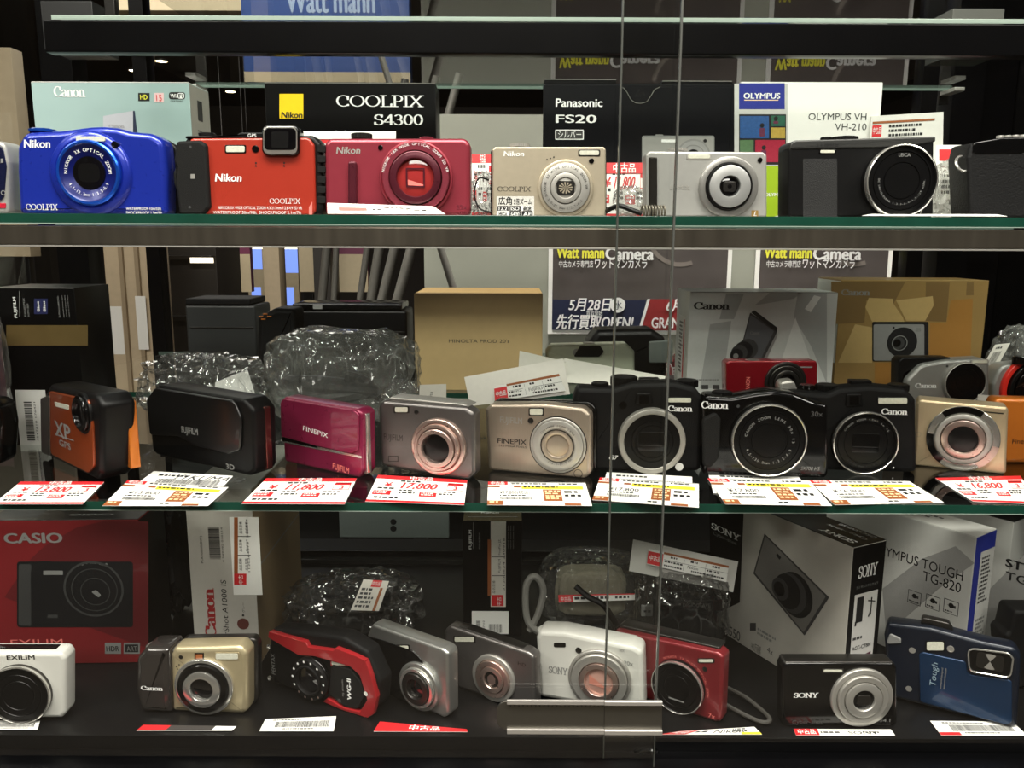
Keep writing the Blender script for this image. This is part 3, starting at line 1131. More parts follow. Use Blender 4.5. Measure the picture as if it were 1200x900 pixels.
def lens_set(T, cx, cy, rp, ringm, barm, innm, out=5.0, glass=0.42, draw=None, y=0.0, ring=0.86, gm=None, inner=0.62):
    o = out
    m = M()
    c = T.q(cx, cy, y)
    k = min(rp * T.k(cx, cy)[1], c[1] - 0.3)

    def part(name, mt, prof, parent, fn=None):
        b = M()
        b.lathe(c[0], c[1], [(max(a * k, 0.001), yy + y) for a, yy in prof], mt, 60, close=False)
        if fn:
            fn(b, c[0], c[1], k)
        return b.build(name, parent)
    root = part('lens', ringm, [(1.0, 0.4), (1.0, -o * 0.30), (0.985, -o * 0.40), (0.96, -o * 0.44), (ring + 0.02, -o * 0.44), (ring, -o * 0.36), (ring, -o * 0.1)], T.e)
    part('lens_barrel', barm, [(ring - 0.01, -o * 0.1), (ring - 0.015, -o * 0.72), (ring - 0.04, -o * 0.80), (inner + 0.03, -o * 0.80), (inner + 0.01, -o * 0.70), (inner, -o * 0.4)], root, draw)
    part('inner_barrel', innm, [(inner - 0.005, -o * 0.4), (inner - 0.01, -o * 0.95), (inner - 0.035, -o * 1.0), (glass + 0.02, -o * 1.0), (glass, -o * 0.9), (glass, -o * 0.6)], root)
    part('front_element', gm or LGLASS, [(glass, -o * 0.62), (glass * 0.8, -o * 0.70), (glass * 0.4, -o * 0.76), (0.0, -o * 0.78)], root)
    return c[0], c[1], k, root


LFACE = mat('lens_face_black', (7, 7, 8), 0.32, spec=0.25)


def lens_flat(T, cx, cy, rp, ringm, out=6.0, rim=0.9, draw=None, grooves=(0.78, 0.6), chrome=None, shut=0.0):
    """Retracted lens: a raised ring round a flat black face with fine grooves."""
    c = T.q(cx, cy)
    k = min(rp * T.k(cx, cy)[1], c[1] - 0.3)
    b = M()
    b.lathe(c[0], c[1], [(k, 0.4), (k, -out * 0.8), (k * 0.985, -out * 0.95), (k * 0.965, -out), (k * (rim + 0.02), -out), (k * rim, -out * 0.92), (k * rim, -out * 0.8)], ringm, 64, close=False)
    root = b.build('lens', T.e)
    b = M()
    prof = [(k * rim, -out * 0.82)]
    for g in grooves:
        prof += [(k * (g + 0.015), -out * 0.84), (k * (g + 0.005), -out * 0.78), (k * (g - 0.01), -out * 0.78), (k * (g - 0.02), -out * 0.84)]
    prof += [(0.001, -out * 0.84)]
    b.lathe(c[0], c[1], prof, LFACE, 56, close=False)
    if draw:
        draw(b, c[0], c[1], k, -out * 0.84 - 0.12)
    b.build('lens_face', root)
    if chrome:
        b = M()
        b.lathe(c[0], c[1], [(k * 1.0, -out * 0.55), (k * 1.008, -out * 0.8), (k * 0.995, -out * 1.0), (k * 0.965, -out * 1.03), (k * 0.955, -out)], chrome, 64, close=False)
        b.build('chrome_ring', root)
    if shut:
        b = M()
        b.slab(rr(c[0] - shut * k, c[1] - shut * .72 * k, c[0] + shut * k, c[1] + shut * .72 * k, 2), -out * 0.84 - 0.15, -out * 0.8, BLKG, 0.1)
        b.rect(c[0] - shut * .9 * k, c[1] - shut * .3 * k, c[0] + shut * .9 * k, c[1] - shut * .28 * k, DGREY, -out * 0.84 - 0.2)
        b.build('lens_shutter', root)
    return c[0], c[1], k, root


def world_quad(pts, name, label, cat, group, W, H, draw, thick=0.25, base=None):
    """A sheet spanned by four world corners: bottom left, bottom right, top right, top left; drawn in W x H mm."""
    p = [Vector(a) for a in pts]
    c = (p[0] + p[1] + p[2] + p[3]) / 4
    n = (p[1] - p[0]).cross(p[3] - p[0]).normalized()
    if n.dot(EYE - c) < 0:
        n = -n

    def fn(v):
        u, t = v.x / W, v.z / H
        a = p[0].lerp(p[1], u)
        b = p[3].lerp(p[2], u)
        return (a.lerp(b, t) - c) * 1000 + n * (-v.y)
    m = M()
    m.fn = fn
    m.slab([(0, 0), (W, 0), (W, H), (0, H)], -thick, 0, base or WHITE, 0)
    if draw:
        draw(m, W, H)
    o = m.build(name, None, c)
    return tag(o, label, cat, group)


def flatq(bl, br, tr, tl, z, lift=0.0004):
    return [onz(p[0], p[1], z + lift) for p in (bl, br, tr, tl)]


PEACH = mat('peach_ink', (240, 206, 160), 0.55)


def red_card(price, extra=None, y0=-0.4):
    def d(m, W, H):
        m.rect(0, H * 0.86, W, H, RINK, y0)
        m.rect(0, 0, W, H * 0.07, RINK, y0)
        m.text('中古品', W * 0.5, H * 0.875, H * 0.11, INK, y=y0 - 0.15, align='C', bold=0.03, w=W * 0.26)
        m.text('¥', W * 0.12, H * 0.56, H * 0.17, RINK, y=y0, bold=0.02)
        if price:
            m.text(price, W * 0.30, H * 0.53, H * 0.22, RINK, y=y0, bold=0.035, shear=0.2, w=W * 0.38)
        m.rect(W * 0.03, H * 0.26, W * 0.22, H * 0.42, RINK, y0)
        m.rect(W * 0.52, H * 0.24, W * 0.70, H * 0.40, RINK, y0)
        m.lines(W * 0.54, H * 0.26, W * 0.69, H * 0.38, 2, INK, y0 - 0.15)
        m.lines(W * 0.04, H * 0.28, W * 0.21, H * 0.40, 2, INK, y0 - 0.15)
        m.lines(W * 0.06, H * 0.44, W * 0.26, H * 0.54, 1, BINK, y0)
        m.lines(W * 0.30, H * 0.30, W * 0.49, H * 0.48, 2, BINK, y0)
        m.lines(W * 0.28, H * 0.74, W * 0.62, H * 0.84, 1, BINK, y0)
        m.lines(W * 0.72, H * 0.30, W * 0.96, H * 0.48, 2, BINK, y0)
        m.lines(W * 0.06, H * 0.09, W * 0.44, H * 0.2, 1, BINK, y0)
        for a, b, c_, e in ((0.80, 0.52, 0.97, 0.54), (0.80, 0.76, 0.97, 0.78)):
            m.rect(W * a, H * b, W * c_, H * e, RINK, y0)
        m.rect(W * 0.80, H * 0.72, W * 0.97, H * 0.82, RINK, y0)
        m.text('3', W * 0.885, H * 0.56, H * 0.13, RINK, y=y0, align='C', bold=0.03)
        for x in (0.795, 0.965):
            m.rect(W * x, H * 0.52, W * x + 0.35, H * 0.78, RINK, y0)
        if extra:
            extra(m, W, H)
    return d


def yellow_card(price, y0=-0.4):
    def d(m, W, H):
        m.rect(0, H * 0.86, W * 0.20, H, RINK, y0)
        m.text('中古品', W * 0.10, H * 0.875, H * 0.10, INK, y=y0 - 0.15, align='C', bold=0.03, w=W * 0.14)
        m.rect(W * 0.22, H * 0.965, W, H * 0.985, GREY, y0)
        m.lines(W * 0.24, H * 0.86, W * 0.7, H * 0.95, 1, BINK, y0)
        m.lines(W * 0.72, H * 0.86, W * 0.98, H * 0.95, 1, BINK, y0)
        m.rect(W * 0.34, H * 0.68, W * 0.96, H * 0.82, YINK, y0)
        m.lines(W * 0.36, H * 0.70, W * 0.94, H * 0.80, 1, BINK, y0 - 0.15)
        m.rect(0, H * 0.74, W * 0.12, H * 0.82, BROWN, y0)
        m.rect(W * 0.26, H * 0.74, W * 0.33, H * 0.82, BROWN, y0)
        m.rect(W * 0.55, H * 0.17, W * 0.73, H * 0.66, BROWN, y0)
        m.lines(W * 0.57, H * 0.20, W * 0.72, H * 0.62, 4, PEACH, y0 - 0.15)
        m.rect(0, 0, W * 0.15, H * 0.17, BROWN, y0)
        m.lines(W * 0.02, H * 0.03, W * 0.14, H * 0.15, 1, PEACH, y0 - 0.15)
        m.rect(W * 0.74, 0, W * 0.90, H * 0.08, BROWN, y0)
        if price:
            m.text('¥' + price, W * 0.12, H * 0.46, H * 0.13, BINK, y=y0, w=W * 0.30, bold=0.0)
        m.lines(W * 0.12, H * 0.34, W * 0.45, H * 0.42, 1, BINK, y0)
        m.barcode(W * 0.12, H * 0.22, W * 0.44, H * 0.32, BINK, y0, n=34)
        m.lines(W * 0.76, H * 0.30, W * 0.96, H * 0.62, 2, BINK, y0)
        m.lines(W * 0.52, H * 0.03, W * 0.62, H * 0.12, 1, BINK, y0)
    return d


def slip(m, W, H, y0=-0.4):
    """A white slip with a long bar code."""
    m.lines(W * 0.12, H * 0.78, W * 0.7, H * 0.9, 1, BINK, y0)
    m.barcode(W * 0.18, H * 0.28, W * 0.92, H * 0.72, BINK, y0, n=60)
    m.lines(W * 0.3, H * 0.08, W * 0.9, H * 0.2, 1, BINK, y0)


def asset_label(m, W, H, y0=-0.4, maker='Nikon'):
    """White stock label: red square with 中古品, brown line, table of small print."""
    m.rect(0, H * 0.04, W * 0.19, H * 0.86, RINK, y0)
    m.text('中古品', W * 0.095, H * 0.32, H * 0.26, INK, y=y0 - 0.15, align='C', w=W * 0.15, bold=0.02)
    m.rect(W * 0.19, H * 0.86, W, H, BROWN, y0)
    for x in (0.45, 0.72):
        m.rect(W * x, H * 0.1, W * x + 0.25, H * 0.8, BINK, y0)
    m.rect(W * 0.2, H * 0.52, W, H * 0.54, BINK, y0)
    for x in (0.28, 0.53, 0.80):
        m.lines(W * x, H * 0.60, W * (x + 0.12), H * 0.82, 1, BINK, y0)
    m.lines(W * 0.21, H * 0.30, W * 0.44, H * 0.5, 1, BINK, y0)
    m.text(maker, W * 0.50, H * 0.30, H * 0.18, BINK, y=y0)
    m.lines(W * 0.74, H * 0.30, W * 0.98, H * 0.5, 1, BINK, y0)
    m.lines(W * 0.21, H * 0.05, W * 0.44, H * 0.24, 1, BINK, y0)
    m.lines(W * 0.55, H * 0.05, W * 0.98, H * 0.24, 1, BINK, y0)


def SIDE_R(W, D):
    return Matrix(((0, -1, 0, W / 2), (1, 0, 0, 0), (0, 0, 1, 0), (0, 0, 0, 1)))


def SIDE_L(W, D):
    return Matrix(((0, 1, 0, -W / 2), (-1, 0, 0, D), (0, 0, 1, 0), (0, 0, 0, 1)))


def TOPM(W, H):
    return Matrix(((1, 0, 0, 0), (0, 0, 1, 0), (0, -1, 0, H), (0, 0, 0, 1)))


def carton(T, H, D, mt, draw=None, side=None, top=None, sidem=None, topm=None, flap=True, edge=None):
    """Card box: body with its print, a tuck lid with a thin card edge."""
    W = T.w
    m = M()
    m.slab([(-W / 2, 0), (W / 2, 0), (W / 2, H), (-W / 2, H)], 0, D, mt, 0.45, 2)
    if sidem:
        m.T = SIDE_R(W, D)
        m.rect(0.5, 0.5, D - 0.5, H - 0.5, sidem, -0.06)
        m.T = SIDE_L(W, D)
        m.rect(0.5, 0.5, D - 0.5, H - 0.5, sidem, -0.06)
        m.T = None
    if draw:
        draw(m)
    if side:
        side(m, W, D, H)
    m.T = None
    o = m.build('carton_body', T.e)
    if flap:
        m = M()
        m.slab([(-W / 2 + 0.3, H + 0.05), (W / 2 - 0.3, H + 0.05), (W / 2 - 0.3, H + 0.6), (-W / 2 + 0.3, H + 0.6)], 0.2, D - 0.2, topm or mt, 0.2, 1)
        if edge:
            m.slab([(-W / 2 + 0.3, H + 0.05), (W / 2 - 0.3, H + 0.05), (W / 2 - 0.3, H + 0.62), (-W / 2 + 0.3, H + 0.62)], -0.12, 0.3, edge, 0.1, 1)
        if top:
            m.T = TOPM(W, H + 0.6)
            top(m, W, D)
            m.T = None
        m.build('tuck_lid', T.e)
    return o


def pcam(T, m, x0, y0, x1, y1, lx, ly, lr, bodym, trim, y=-0.3, dark=None):
    """A printed picture of a camera, flat on the carton."""
    FR(T, m, x0, y0, x1, y1, trim, y, 2.0)
    FR(T, m, x0 + 1.2, y0 + 2.4, x1 - 1.2, y1 - 1.2, bodym, y - 0.1, 1.6)
    C(T, m, lx, ly, lr, trim, y - 0.2)
    C(T, m, lx, ly, lr * 0.9, dark or DGREY, y - 0.3)
    RG(T, m, lx, ly, lr * 0.62, lr * 0.68, GREY, y - 0.4)
    C(T, m, lx, ly, lr * 0.42, PUPIL, y - 0.4)
    C(T, m, lx - lr * 0.12, ly + lr * 0.1, lr * 0.1, GREY, y - 0.5)


def crumple(name, label, cat, group, c, ax, mt, seed=0, amp=0.16, floor=None, nu=44, nv=26, power=0.75, freq=3.0, rz=0.0, parent=None, shape=None):
    """A crumpled film bag round the world point c with half sizes ax (metres)."""
    off = Vector((seed * 3.1, seed * 1.7, seed * 5.3))
    vs = []
    for j in range(nv + 1):
        t = math.pi * j / nv
        for i in range(nu):
            a = 2 * math.pi * i / nu
            d = Vector((math.sin(t) * math.cos(a), math.sin(t) * math.sin(a), math.cos(t)))
            e = Vector([math.copysign(abs(x) ** power, x) for x in d])
            r = 1 - abs(noise.noise(d * freq + off)) * 2.2 * amp - abs(noise.noise(d * freq * 2.7 + off)) * amp
            r += noise.noise(d * 1.3 + off) * amp
            p = Vector((e.x * ax[0], e.y * ax[1], e.z * ax[2])) * r
            if shape:
                p = shape(p)
            ca, sa = math.cos(rz), math.sin(rz)
            p = Vector((p.x * ca - p.y * sa, p.x * sa + p.y * ca, p.z)) + Vector(c)
            if floor is not None and p.z < floor:
                p.z = floor + 0.0008 * abs(noise.noise(p * 90))
            vs.append((p - Vector(c)) * 1000)
    m = M()
    fs = []
    for j in range(nv):
        for i in range(nu):
            k = (i + 1) % nu
            fs.append((j * nu + i, (j + 1) * nu + i, (j + 1) * nu + k, j * nu + k))
    m.add(vs, fs, mt, True)
    o = m.build(name, parent, None if parent else c, angle=22)
    if not parent:
        tag(o, label, cat, group)
    return o


def cord(name, label, cat, pts, r, mt, group=None, sub=6, wob=0.0):
    """Smooth cord through world points."""
    P = [Vector(p) for p in pts]
    out = []
    for i in range(len(P) - 1):
        p0, p1, p2, p3 = P[max(i - 1, 0)], P[i], P[i + 1], P[min(i + 2, len(P) - 1)]
        for k in range(sub):
            t = k / sub
            out.append(0.5 * ((2 * p1) + (p2 - p0) * t + (2 * p0 - 5 * p1 + 4 * p2 - p3) * t * t + (3 * p1 - p0 - 3 * p2 + p3) * t ** 3))
    out.append(P[-1])
    c = sum(P, Vector()) / len(P)
    m = M()
    m.tube([(p - c) * 1000 for p in out], r * 1000, mt, 8)
    o = m.build(name, None, c)
    return tag(o, label, cat, group)

# ------------------------------------------------------------------ upper shelf: cameras
GT = 'used cameras on the upper shelf'
BLUE = mat('blue_paint', (26, 46, 156), 0.28, 0.3, coat=0.4, vary=0.05)
BLUEL = mat('blue_ring', (30, 92, 214), 0.2, 0.7, coat=0.3)
BLUED = mat('blue_dark', (10, 22, 96), 0.3, 0.2)
ORED = mat('orange_red_paint', (166, 48, 32), 0.34, 0.15, coat=0.3)
ROSE = mat('rose_paint', (146, 50, 64), 0.34, 0.4, coat=0.2)
ROSED = mat('rose_dark', (84, 30, 42), 0.28, 0.4)
ROSEL = mat('rose_ring', (206, 92, 112), 0.22, 0.8)
ROSEG = mat('rose_glass', (150, 44, 44), 0.08, coat=1.0)

# navy camera sliver at the far left
T = Thing('compact_camera', 'navy camera with a silver rim cut off by the left edge of the photo', 'camera', GT, S(-150, .592), S(9, .592))
body(T, [(-150, 252, 5), (10, 252, 5), (10, 190, 6), (5, 165, 6), (-150, 162, 6)], 22, SILVL, 2.5)
body(T, [(-148, 236, 6), (5, 236, 6), (8, 195, 6), (3, 168, 6), (-148, 166, 6)], 1.6, mat('navy_paint', (16, 20, 48), 0.2, coat=0.6), 0.6, y0=-1.0, name='front_panel',
     draw=lambda m: (m.ring(*T.q(5, 226), 1.2, 1.7, SATIN, -1.2), FR(T, m, 2, 186, 5, 191, GREY, -1.2)))
pane(T, 'accent_strip', quad(-148, 238, 7, 244), mat('red_accent', (180, 30, 50), 0.3), -0.6, 0.4, 0.6)
lens_set(T, -60, 208, 36, SATIN, BLK, SATIN, 4)

# blue camera
T = Thing('compact_camera', 'bright blue rounded waterproof camera with a bulging lens ring', 'camera', GT, S(19, .590), S(194, .590))


def dr(m):
    T.txt(m, 'Nikon', 28, 173, 59, 163.5, INK, bold=0.03, shear=0.12)
    T.ser(m, 'COOLPIX', 31, 246, 68, 239, INK, bold=0.1, thin=0.06)
    T.txt(m, 'WATERPROOF 10m/33ft', 148, 246, 189, 242.5, INK)
    T.txt(m, 'SHOCKPROOF 1.5m/5ft', 148, 251, 190, 247.5, INK)
    F(T, m, [(33, 248.2), (66, 248.2), (66, 247.4), (33, 247.4)], BLUEL, -0.1)


body(T, [(22, 253, 4), (19, 200, 0), (19, 172, 8), (28, 155, 8), (70, 153, 0), (88, 150.5, 0), (104, 148.5, 0), (120, 148, 0), (137, 149.5, 0), (152, 154, 0), (176, 156, 10), (191, 164, 8), (195, 200, 0), (195, 252, 4)], 20, BLUE, 4.0, 4, draw=dr, n=6)
body(T, [(24, 253, 4), (22, 172, 8), (32, 157, 8), (178, 158, 9), (194, 168, 8), (199, 200, 0), (199, 251, 4)], 8, BLK, 1.5, 4, name='rear_shell', y0=20)
c = T.q(107, 203); k = T.k(107, 203)[1]
m = M(); m.lathe(c[0], c[1], [(50 * k, 1.2), (49 * k, -0.8), (46 * k, -2.4), (41 * k, -3.0), (38.5 * k, -2.0)], BLUE, 64, close=False); m.build('lens_bulge', T.e)
m = M()
m.lathe(c[0], c[1], [(38.5 * k, 0), (38.2 * k, -4.6), (36.5 * k, -5.4), (34 * k, -5.2)], BLUEL, 64, close=False)
L = m.build('lens', T.e)
m = M()
m.lathe(c[0], c[1], [(34 * k, -5.2), (32 * k, -4.2), (21 * k, -3.0), (19.5 * k, -2.6)], BLUED, 64, close=False)
m.arctext('NIKKOR 3X OPTICAL ZOOM', c[0], c[1], 24.5 * k, 4.0 * k, INK, 90, y=-4.6, step=3.6 * k)
m.arctext('4.1-12.3mm 1:3.3-5.9', c[0], c[1], 27.5 * k, 3.6 * k, INK, 270, y=-4.6, inner=True, step=3.0 * k)
m.build('lens_barrel', L)
m = M(); m.lathe(c[0], c[1], [(19.5 * k, -2.6), (19 * k, -3.4), (0.001, -3.4)], LGLASS, 48); m.flat(rr(c[0] - 13 * k, c[1] - 11 * k, c[0] + 13 * k, c[1] + 11 * k, 5), PUPIL, -3.5); m.build('front_element', L)
pane(T, 'flash', quad(92, 160.5, 126, 166.5), FLASH, -3.7, 0.5, 1.2)
dot(T, 137, 170, 4, y=-3.6)
button(T, 50, 154, 12, 9, 1.6, BLUEL)

# orange red rugged camera
T = Thing('compact_camera', 'orange-red rugged camera with a black side grip and a raised square lens window', 'camera', GT, S(209, .592), S(378, .592))


def dr(m):
    T.txt(m, 'Nikon', 252, 212.5, 283, 203.5, INK, bold=0.035, shear=0.15)
    T.ser(m, 'COOLPIX', 316, 238.5, 352, 232.5, INK, bold=0.1, thin=0.06)
    T.txt(m, 'NIKKOR 5X WIDE OPTICAL ZOOM 4.3-21.5mm 1:2.8-4.9 ED VR', 256, 245, 354, 241.5, INK)
    T.txt(m, 'WATERPROOF 30m/98ft  SHOCKPROOF 2.1m/7ft', 250, 250.5, 353, 247, INK)
    for x, y in ((300, 191), (300, 194.5), (333, 191), (333, 194.5)):
        C(T, m, x, y, 1.1, BINK)
    F(T, m, [(362, 253), (366, 253), (366, 236), (362, 243)], PINK, -0.1)


body(T, [(216, 255, 3), (212, 168, 4), (218, 160, 4), (300, 158, 3), (366, 158, 5), (375, 168, 3), (379, 245, 4), (374, 255, 3)], 22, BLK, 2.5, 3, name='rear_shell', y0=2.5)
body(T, [(222, 254, 2), (222, 162, 3), (362, 161, 5), (368, 170, 3), (370, 248, 4), (364, 254.5, 3)], 8, ORED, 1.5, 3, draw=dr)
body(T, [(213, 254, 3), (209, 224, 2), (206, 216, 2), (205, 203, 2), (208, 196, 2), (206, 190, 2), (209, 166, 3), (236, 165, 3), (244, 170, 3), (248, 243, 3), (240, 254, 4)], 9, BLKR, 2.0, 2, name='grip', y0=-4,
     draw=lambda m: (FR(T, m, 226, 204.5, 231, 210, SATIN, -4.2), C(T, m, 226, 173, 1.6, DGREY, -4.2), C(T, m, 225, 243, 1.6, DGREY, -4.2)))
body(T, [(216, 162, 2), (217, 159, 1), (276, 158, 1), (281, 155, 1), (310, 155, 1), (310, 162, 1)], 18, BLK, 0.8, 1, name='top_plate', y0=1,
     draw=lambda m: T.txt(m, 'GPS', 290, 160.5, 300, 156.5, INK, y=0.85))
button(T, 243, 159, 10, 6, 1.8, BLK)
W_ = body(T, [(308, 183, 5), (352, 183, 5), (352, 147, 5), (308, 147, 5)], 15, BLKG, 2.0, 5, name='lens_window', y0=-3.5)
pane(T, 'window_frame', quad(310, 149.5, 350, 181), CHROME, -3.7, -3.0, 4.2, 0.2, W_)
pane(T, 'window_glass', quad(311.5, 151, 348.5, 176.5), LGLASS, -3.9, -3.1, 3.4, 0.2, W_, draw=lambda m: FR(T, m, 320, 155, 340, 174, PUPIL, -4.0, 1.5))
flash(T, 265, 171, 287, 178.5, BLKG)
dot(T, 299.5, 174.5, 4.2)
for i in range(6):
    pane(T, 'side_rib', quad(371, 170 + i * 12, 380.5, 178 + i * 12), BLKR, 2, 8, 0.8)

# rose red superzoom
T = Thing('compact_camera', 'rose red camera with a wide lens ring and a narrow grip ridge', 'camera', GT, S(381, .594), S(551, .594))


def dr(m):
    T.txt(m, 'Nikon', 394, 180, 422, 172, SATIN, bold=0.03, shear=0.15)
    T.txt(m, '22x', 535, 245, 547, 240, ROSEL, bold=0.01)
    T.txt(m, 'WIDE', 537, 251, 548, 247, ROSEL)


body(T, [(381, 257, 5), (380, 168, 5), (386, 162, 5), (545, 162, 6), (551, 168, 6), (551, 257, 6)], 22, ROSE, 3, 5, draw=dr)
pane(T, 'grip_ridge', quad(408.5, 189, 419, 243.5), ROSED, -3.0, 0.5, 2.6, 1.4)
button(T, 424, 162, 12, 7.5, 2.8, DKMET, 'mode_dial', True)
button(T, 500, 162, 12, 5, 0.7, ROSEL)


def dr(b, x, z, k):
    b.arctext('NIKKOR 18X WIDE OPTICAL ZOOM ED VR', x, z, 0.845 * k, 0.075 * k, INK, 90, y=-6.6, step=0.07 * k)


x, z, k, L = lens_set(T, 488, 209, 45, ROSE, ROSEL, ROSED, 8, 0.5, dr, ring=0.92, inner=0.70, gm=ROSEG)
m = M(); m.ring(x, z, 0.30 * k, 0.36 * k, ROSED, -6.6, 4, 45, 405); m.flat([(x - .2 * k, z - .2 * k), (x + .24 * k, z - .22 * k), (x + .24 * k, z - .19 * k), (x - .2 * k, z - .05 * k)], PINK, -6.5); m.build('lens_shutter', L)
dot(T, 446, 173, 3)

# champagne silver camera with spec stickers
T = Thing('compact_camera', 'pale champagne camera with black and white spec stickers low on its left', 'camera', GT, S(576, .596), S(712, .596))


def dr(m):
    T.txt(m, 'Nikon', 590, 183, 614, 177, INK, bold=0.03, shear=0.12)
    T.ser(m, 'COOLPIX', 583, 224, 622, 218.5, BINK, bold=0.1, thin=0.06)
    for x in (641, 645, 649):
        C(T, m, x, 187 - (x - 641) * 0.35, 0.9, BINK)
    FR(T, m, 582, 230, 626, 254, mat('clear_sticker', (206, 204, 198), 0.3), -0.1)
    T.txt(m, '広角', 584, 239, 600, 232, BINK, bold=0.02, y=-0.2)
    T.txt(m, '5倍ズーム', 602, 239, 623, 233.5, BINK, bold=0.01, y=-0.2)
    for i, (a, b) in enumerate((('12.2', 'MEGA'), ('ISO', '6400'), ('高速', 'AF'))):
        x0 = 583 + i * 14.2
        FR(T, m, x0, 241.3, x0 + 12.8, 247, BINK if i != 2 else WHITE, -0.2)
        FR(T, m, x0, 247.4, x0 + 12.8, 254, WHITE if i == 0 else BINK, -0.2)
        T.txt(m, a, x0 + 1.5, 246.4, x0 + 11.3, 242.2, INK if i != 2 else BINK, y=-0.35, bold=0.02)
        T.txt(m, b, x0 + 1.5, 253.2, x0 + 11.3, 248.6, BINK if i == 0 else INK, y=-0.35, bold=0.02)


body(T, [(577, 256, 1.5), (577, 175, 2), (580, 172, 2), (708, 172, 2), (710, 175, 2), (710, 256, 1.5)], 16, CHAMP, 1.2, 1.5, draw=dr)
body(T, [(574.5, 256, 2), (575, 174, 2), (712, 174, 2), (712, 256, 2)], 5, BLKG, 1, 1.5, name='rear_shell', y0=6)


def dr(b, x, z, k):
    b.arctext('NIKKOR 5X WIDE OPTICAL ZOOM VR', x, z, 0.70 * k, 0.085 * k, BINK, 100, y=-3.35, step=0.085 * k)
    b.arctext('5.0-25.0mm 1:2.7-6.6', x, z, 0.76 * k, 0.085 * k, BINK, 268, y=-3.35, inner=True, step=0.075 * k)


x, z, k, L = lens_set(T, 662.5, 220.5, 34.5, CHAMP, SATIN, SATIN, 4, 0.36, dr, ring=0.88, inner=0.54, gm=SATIN)
m = M(); m.flat(rr(x - .32 * k, z - .24 * k, x + .32 * k, z + .24 * k, 1), DKMET, -3.4)
for a in range(0, 360, 30):
    m.flat([(x, z), (x + .25 * k * math.cos(R(a)), z + .2 * k * math.sin(R(a))), (x + .25 * k * math.cos(R(a + 14)), z + .2 * k * math.sin(R(a + 14)))], CHAMP, -3.5)
m.build('lens_shutter', L)
flash(T, 679, 176.5, 702, 182, DKMET)
dot(T, 693, 188.5, 3.2)
button(T, 609, 172, 8, 7, 1.8, SATIN, 'shutter_button', True)

# silver camera with a chrome side pillar
T = Thing('compact_camera', 'silver camera with a large chrome lens bezel and a chrome pillar on its left', 'camera', GT, S(757, .592), S(899, .592))


def dr(m):
    T.txt(m, 'LUMIX', 785, 222, 808, 217, SATIN, bold=0.03)
    FR(T, m, 880.5, 246.5, 888.5, 254, mat('gold_badge', (186, 150, 84), 0.3, 0.6))
    T.txt(m, 'L', 883, 253, 886.5, 247.5, INK, y=-0.3, shear=0.3)


body(T, [(757, 256, 2), (757, 181, 3), (761, 177, 3), (895, 178, 3), (899, 182, 3), (899, 256, 2)], 18, SILVL, 1.5, 2, draw=dr)
pane(T, 'chrome_pillar', quad(760, 184, 770, 255), mat('dark_mirror', (96, 94, 90), .15, .9), -1.5, 0.5, 1.0, 0.8)


def dr(b, x, z, k):
    b.arctext('LEICA', x, z, 0.56 * k, 0.08 * k, BINK, 90, y=-5.5, step=0.1 * k)
    b.arctext('DC VARIO-ELMARIT 1:2.8-5.9 / 5.2-20.8', x, z, 0.575 * k, 0.075 * k, BINK, 270, y=-5.5, inner=True, step=0.07 * k)


BEZEL = mat('bezel_silver', (176, 174, 170), 0.3, 0.75)
x, z, k, L = lens_set(T, 853, 219, 36.5, BEZEL, BLK, SILV, 6.5, 0.34, dr, ring=0.78, inner=0.70)
m = M(); m.lathe(x, z, [(.69 * k, -4.8), (.68 * k, -5.4), (.66 * k, -5.5), (.36 * k, -5.5), (.34 * k, -4)], SILV, 56, close=False); m.arctext('LEICA', x, z, 0.56 * k, 0.08 * k, BINK, 90, y=-5.7, step=0.1 * k); m.arctext('DC VARIO-ELMARIT 1:2.8-5.9', x, z, 0.575 * k, 0.075 * k, BINK, 270, y=-5.7, inner=True, step=0.075 * k); m.build('name_ring', L)
m = M(); m.slab(rr(x - .22 * k, z - .16 * k, x + .22 * k, z + .16 * k, 2), -5.0, -4.0, DKMET, 0.3); m.build('lens_shutter', L)
flash(T, 806, 181, 832, 186, SATIN)
dot(T, 890.5, 187.5, 3)
button(T, 794, 177, 9, 7, 1.6, SATIN, 'mode_dial', True)

# large black camera
T = Thing('compact_camera', 'black camera with a grey top plate and a big thin-ringed lens, upper shelf', 'camera', GT, S(924, .590), S(1096, .590))
GTOP = mat('grey_top_plate', (58, 58, 57), 0.4, 0.4)
body(T, [(923, 257, 3), (924, 172, 3), (1095, 163, 3), (1094, 257, 3)], 24, BLK, 2.0, 3,
     draw=lambda m: (FR(T, m, 941, 186, 981, 254, mat('grip_leather', (15, 15, 16), 0.6, bump=0.6, bscale=1400), -0.1), T.txt(m, 'L', 1077, 252.5, 1083, 246, SATIN, shear=0.3)))
body(T, [(925, 175, 1), (926, 168, 3), (932, 164.5, 2), (1096, 160, 1), (1096, 166, 1), (1060, 173, 1)], 26, GTOP, 1.0, 1, name='top_plate', y0=-0.8,
     draw=lambda m: T.txt(m, 'LUMIX', 957, 173, 983, 167.5, BINK, y=-1.0, bold=0.01))
flash(T, 961, 176, 978, 179.5, BLKG)
button(T, 968, 164.5, 12, 4, 2.2, BLK)
button(T, 990, 163.5, 13, 9, 1.6, BLK, 'mode_dial', True)


def dr(b, x, z, k, y):
    b.arctext('DC VARIO-ELMAR 1:3.3-6.4/4.3-129 ASPH.', x, z, 0.66 * k, 0.055 * k, GREY, 270, y=y, inner=True, step=0.058 * k)
    b.text('LEICA', x + .02 * k, z + .66 * k, .09 * k, GREY, y=y, align='C', bold=.02)


lens_flat(T, 1050, 213, 45, BLK, 10, 0.93, dr, (0.80, 0.5), CHROME)

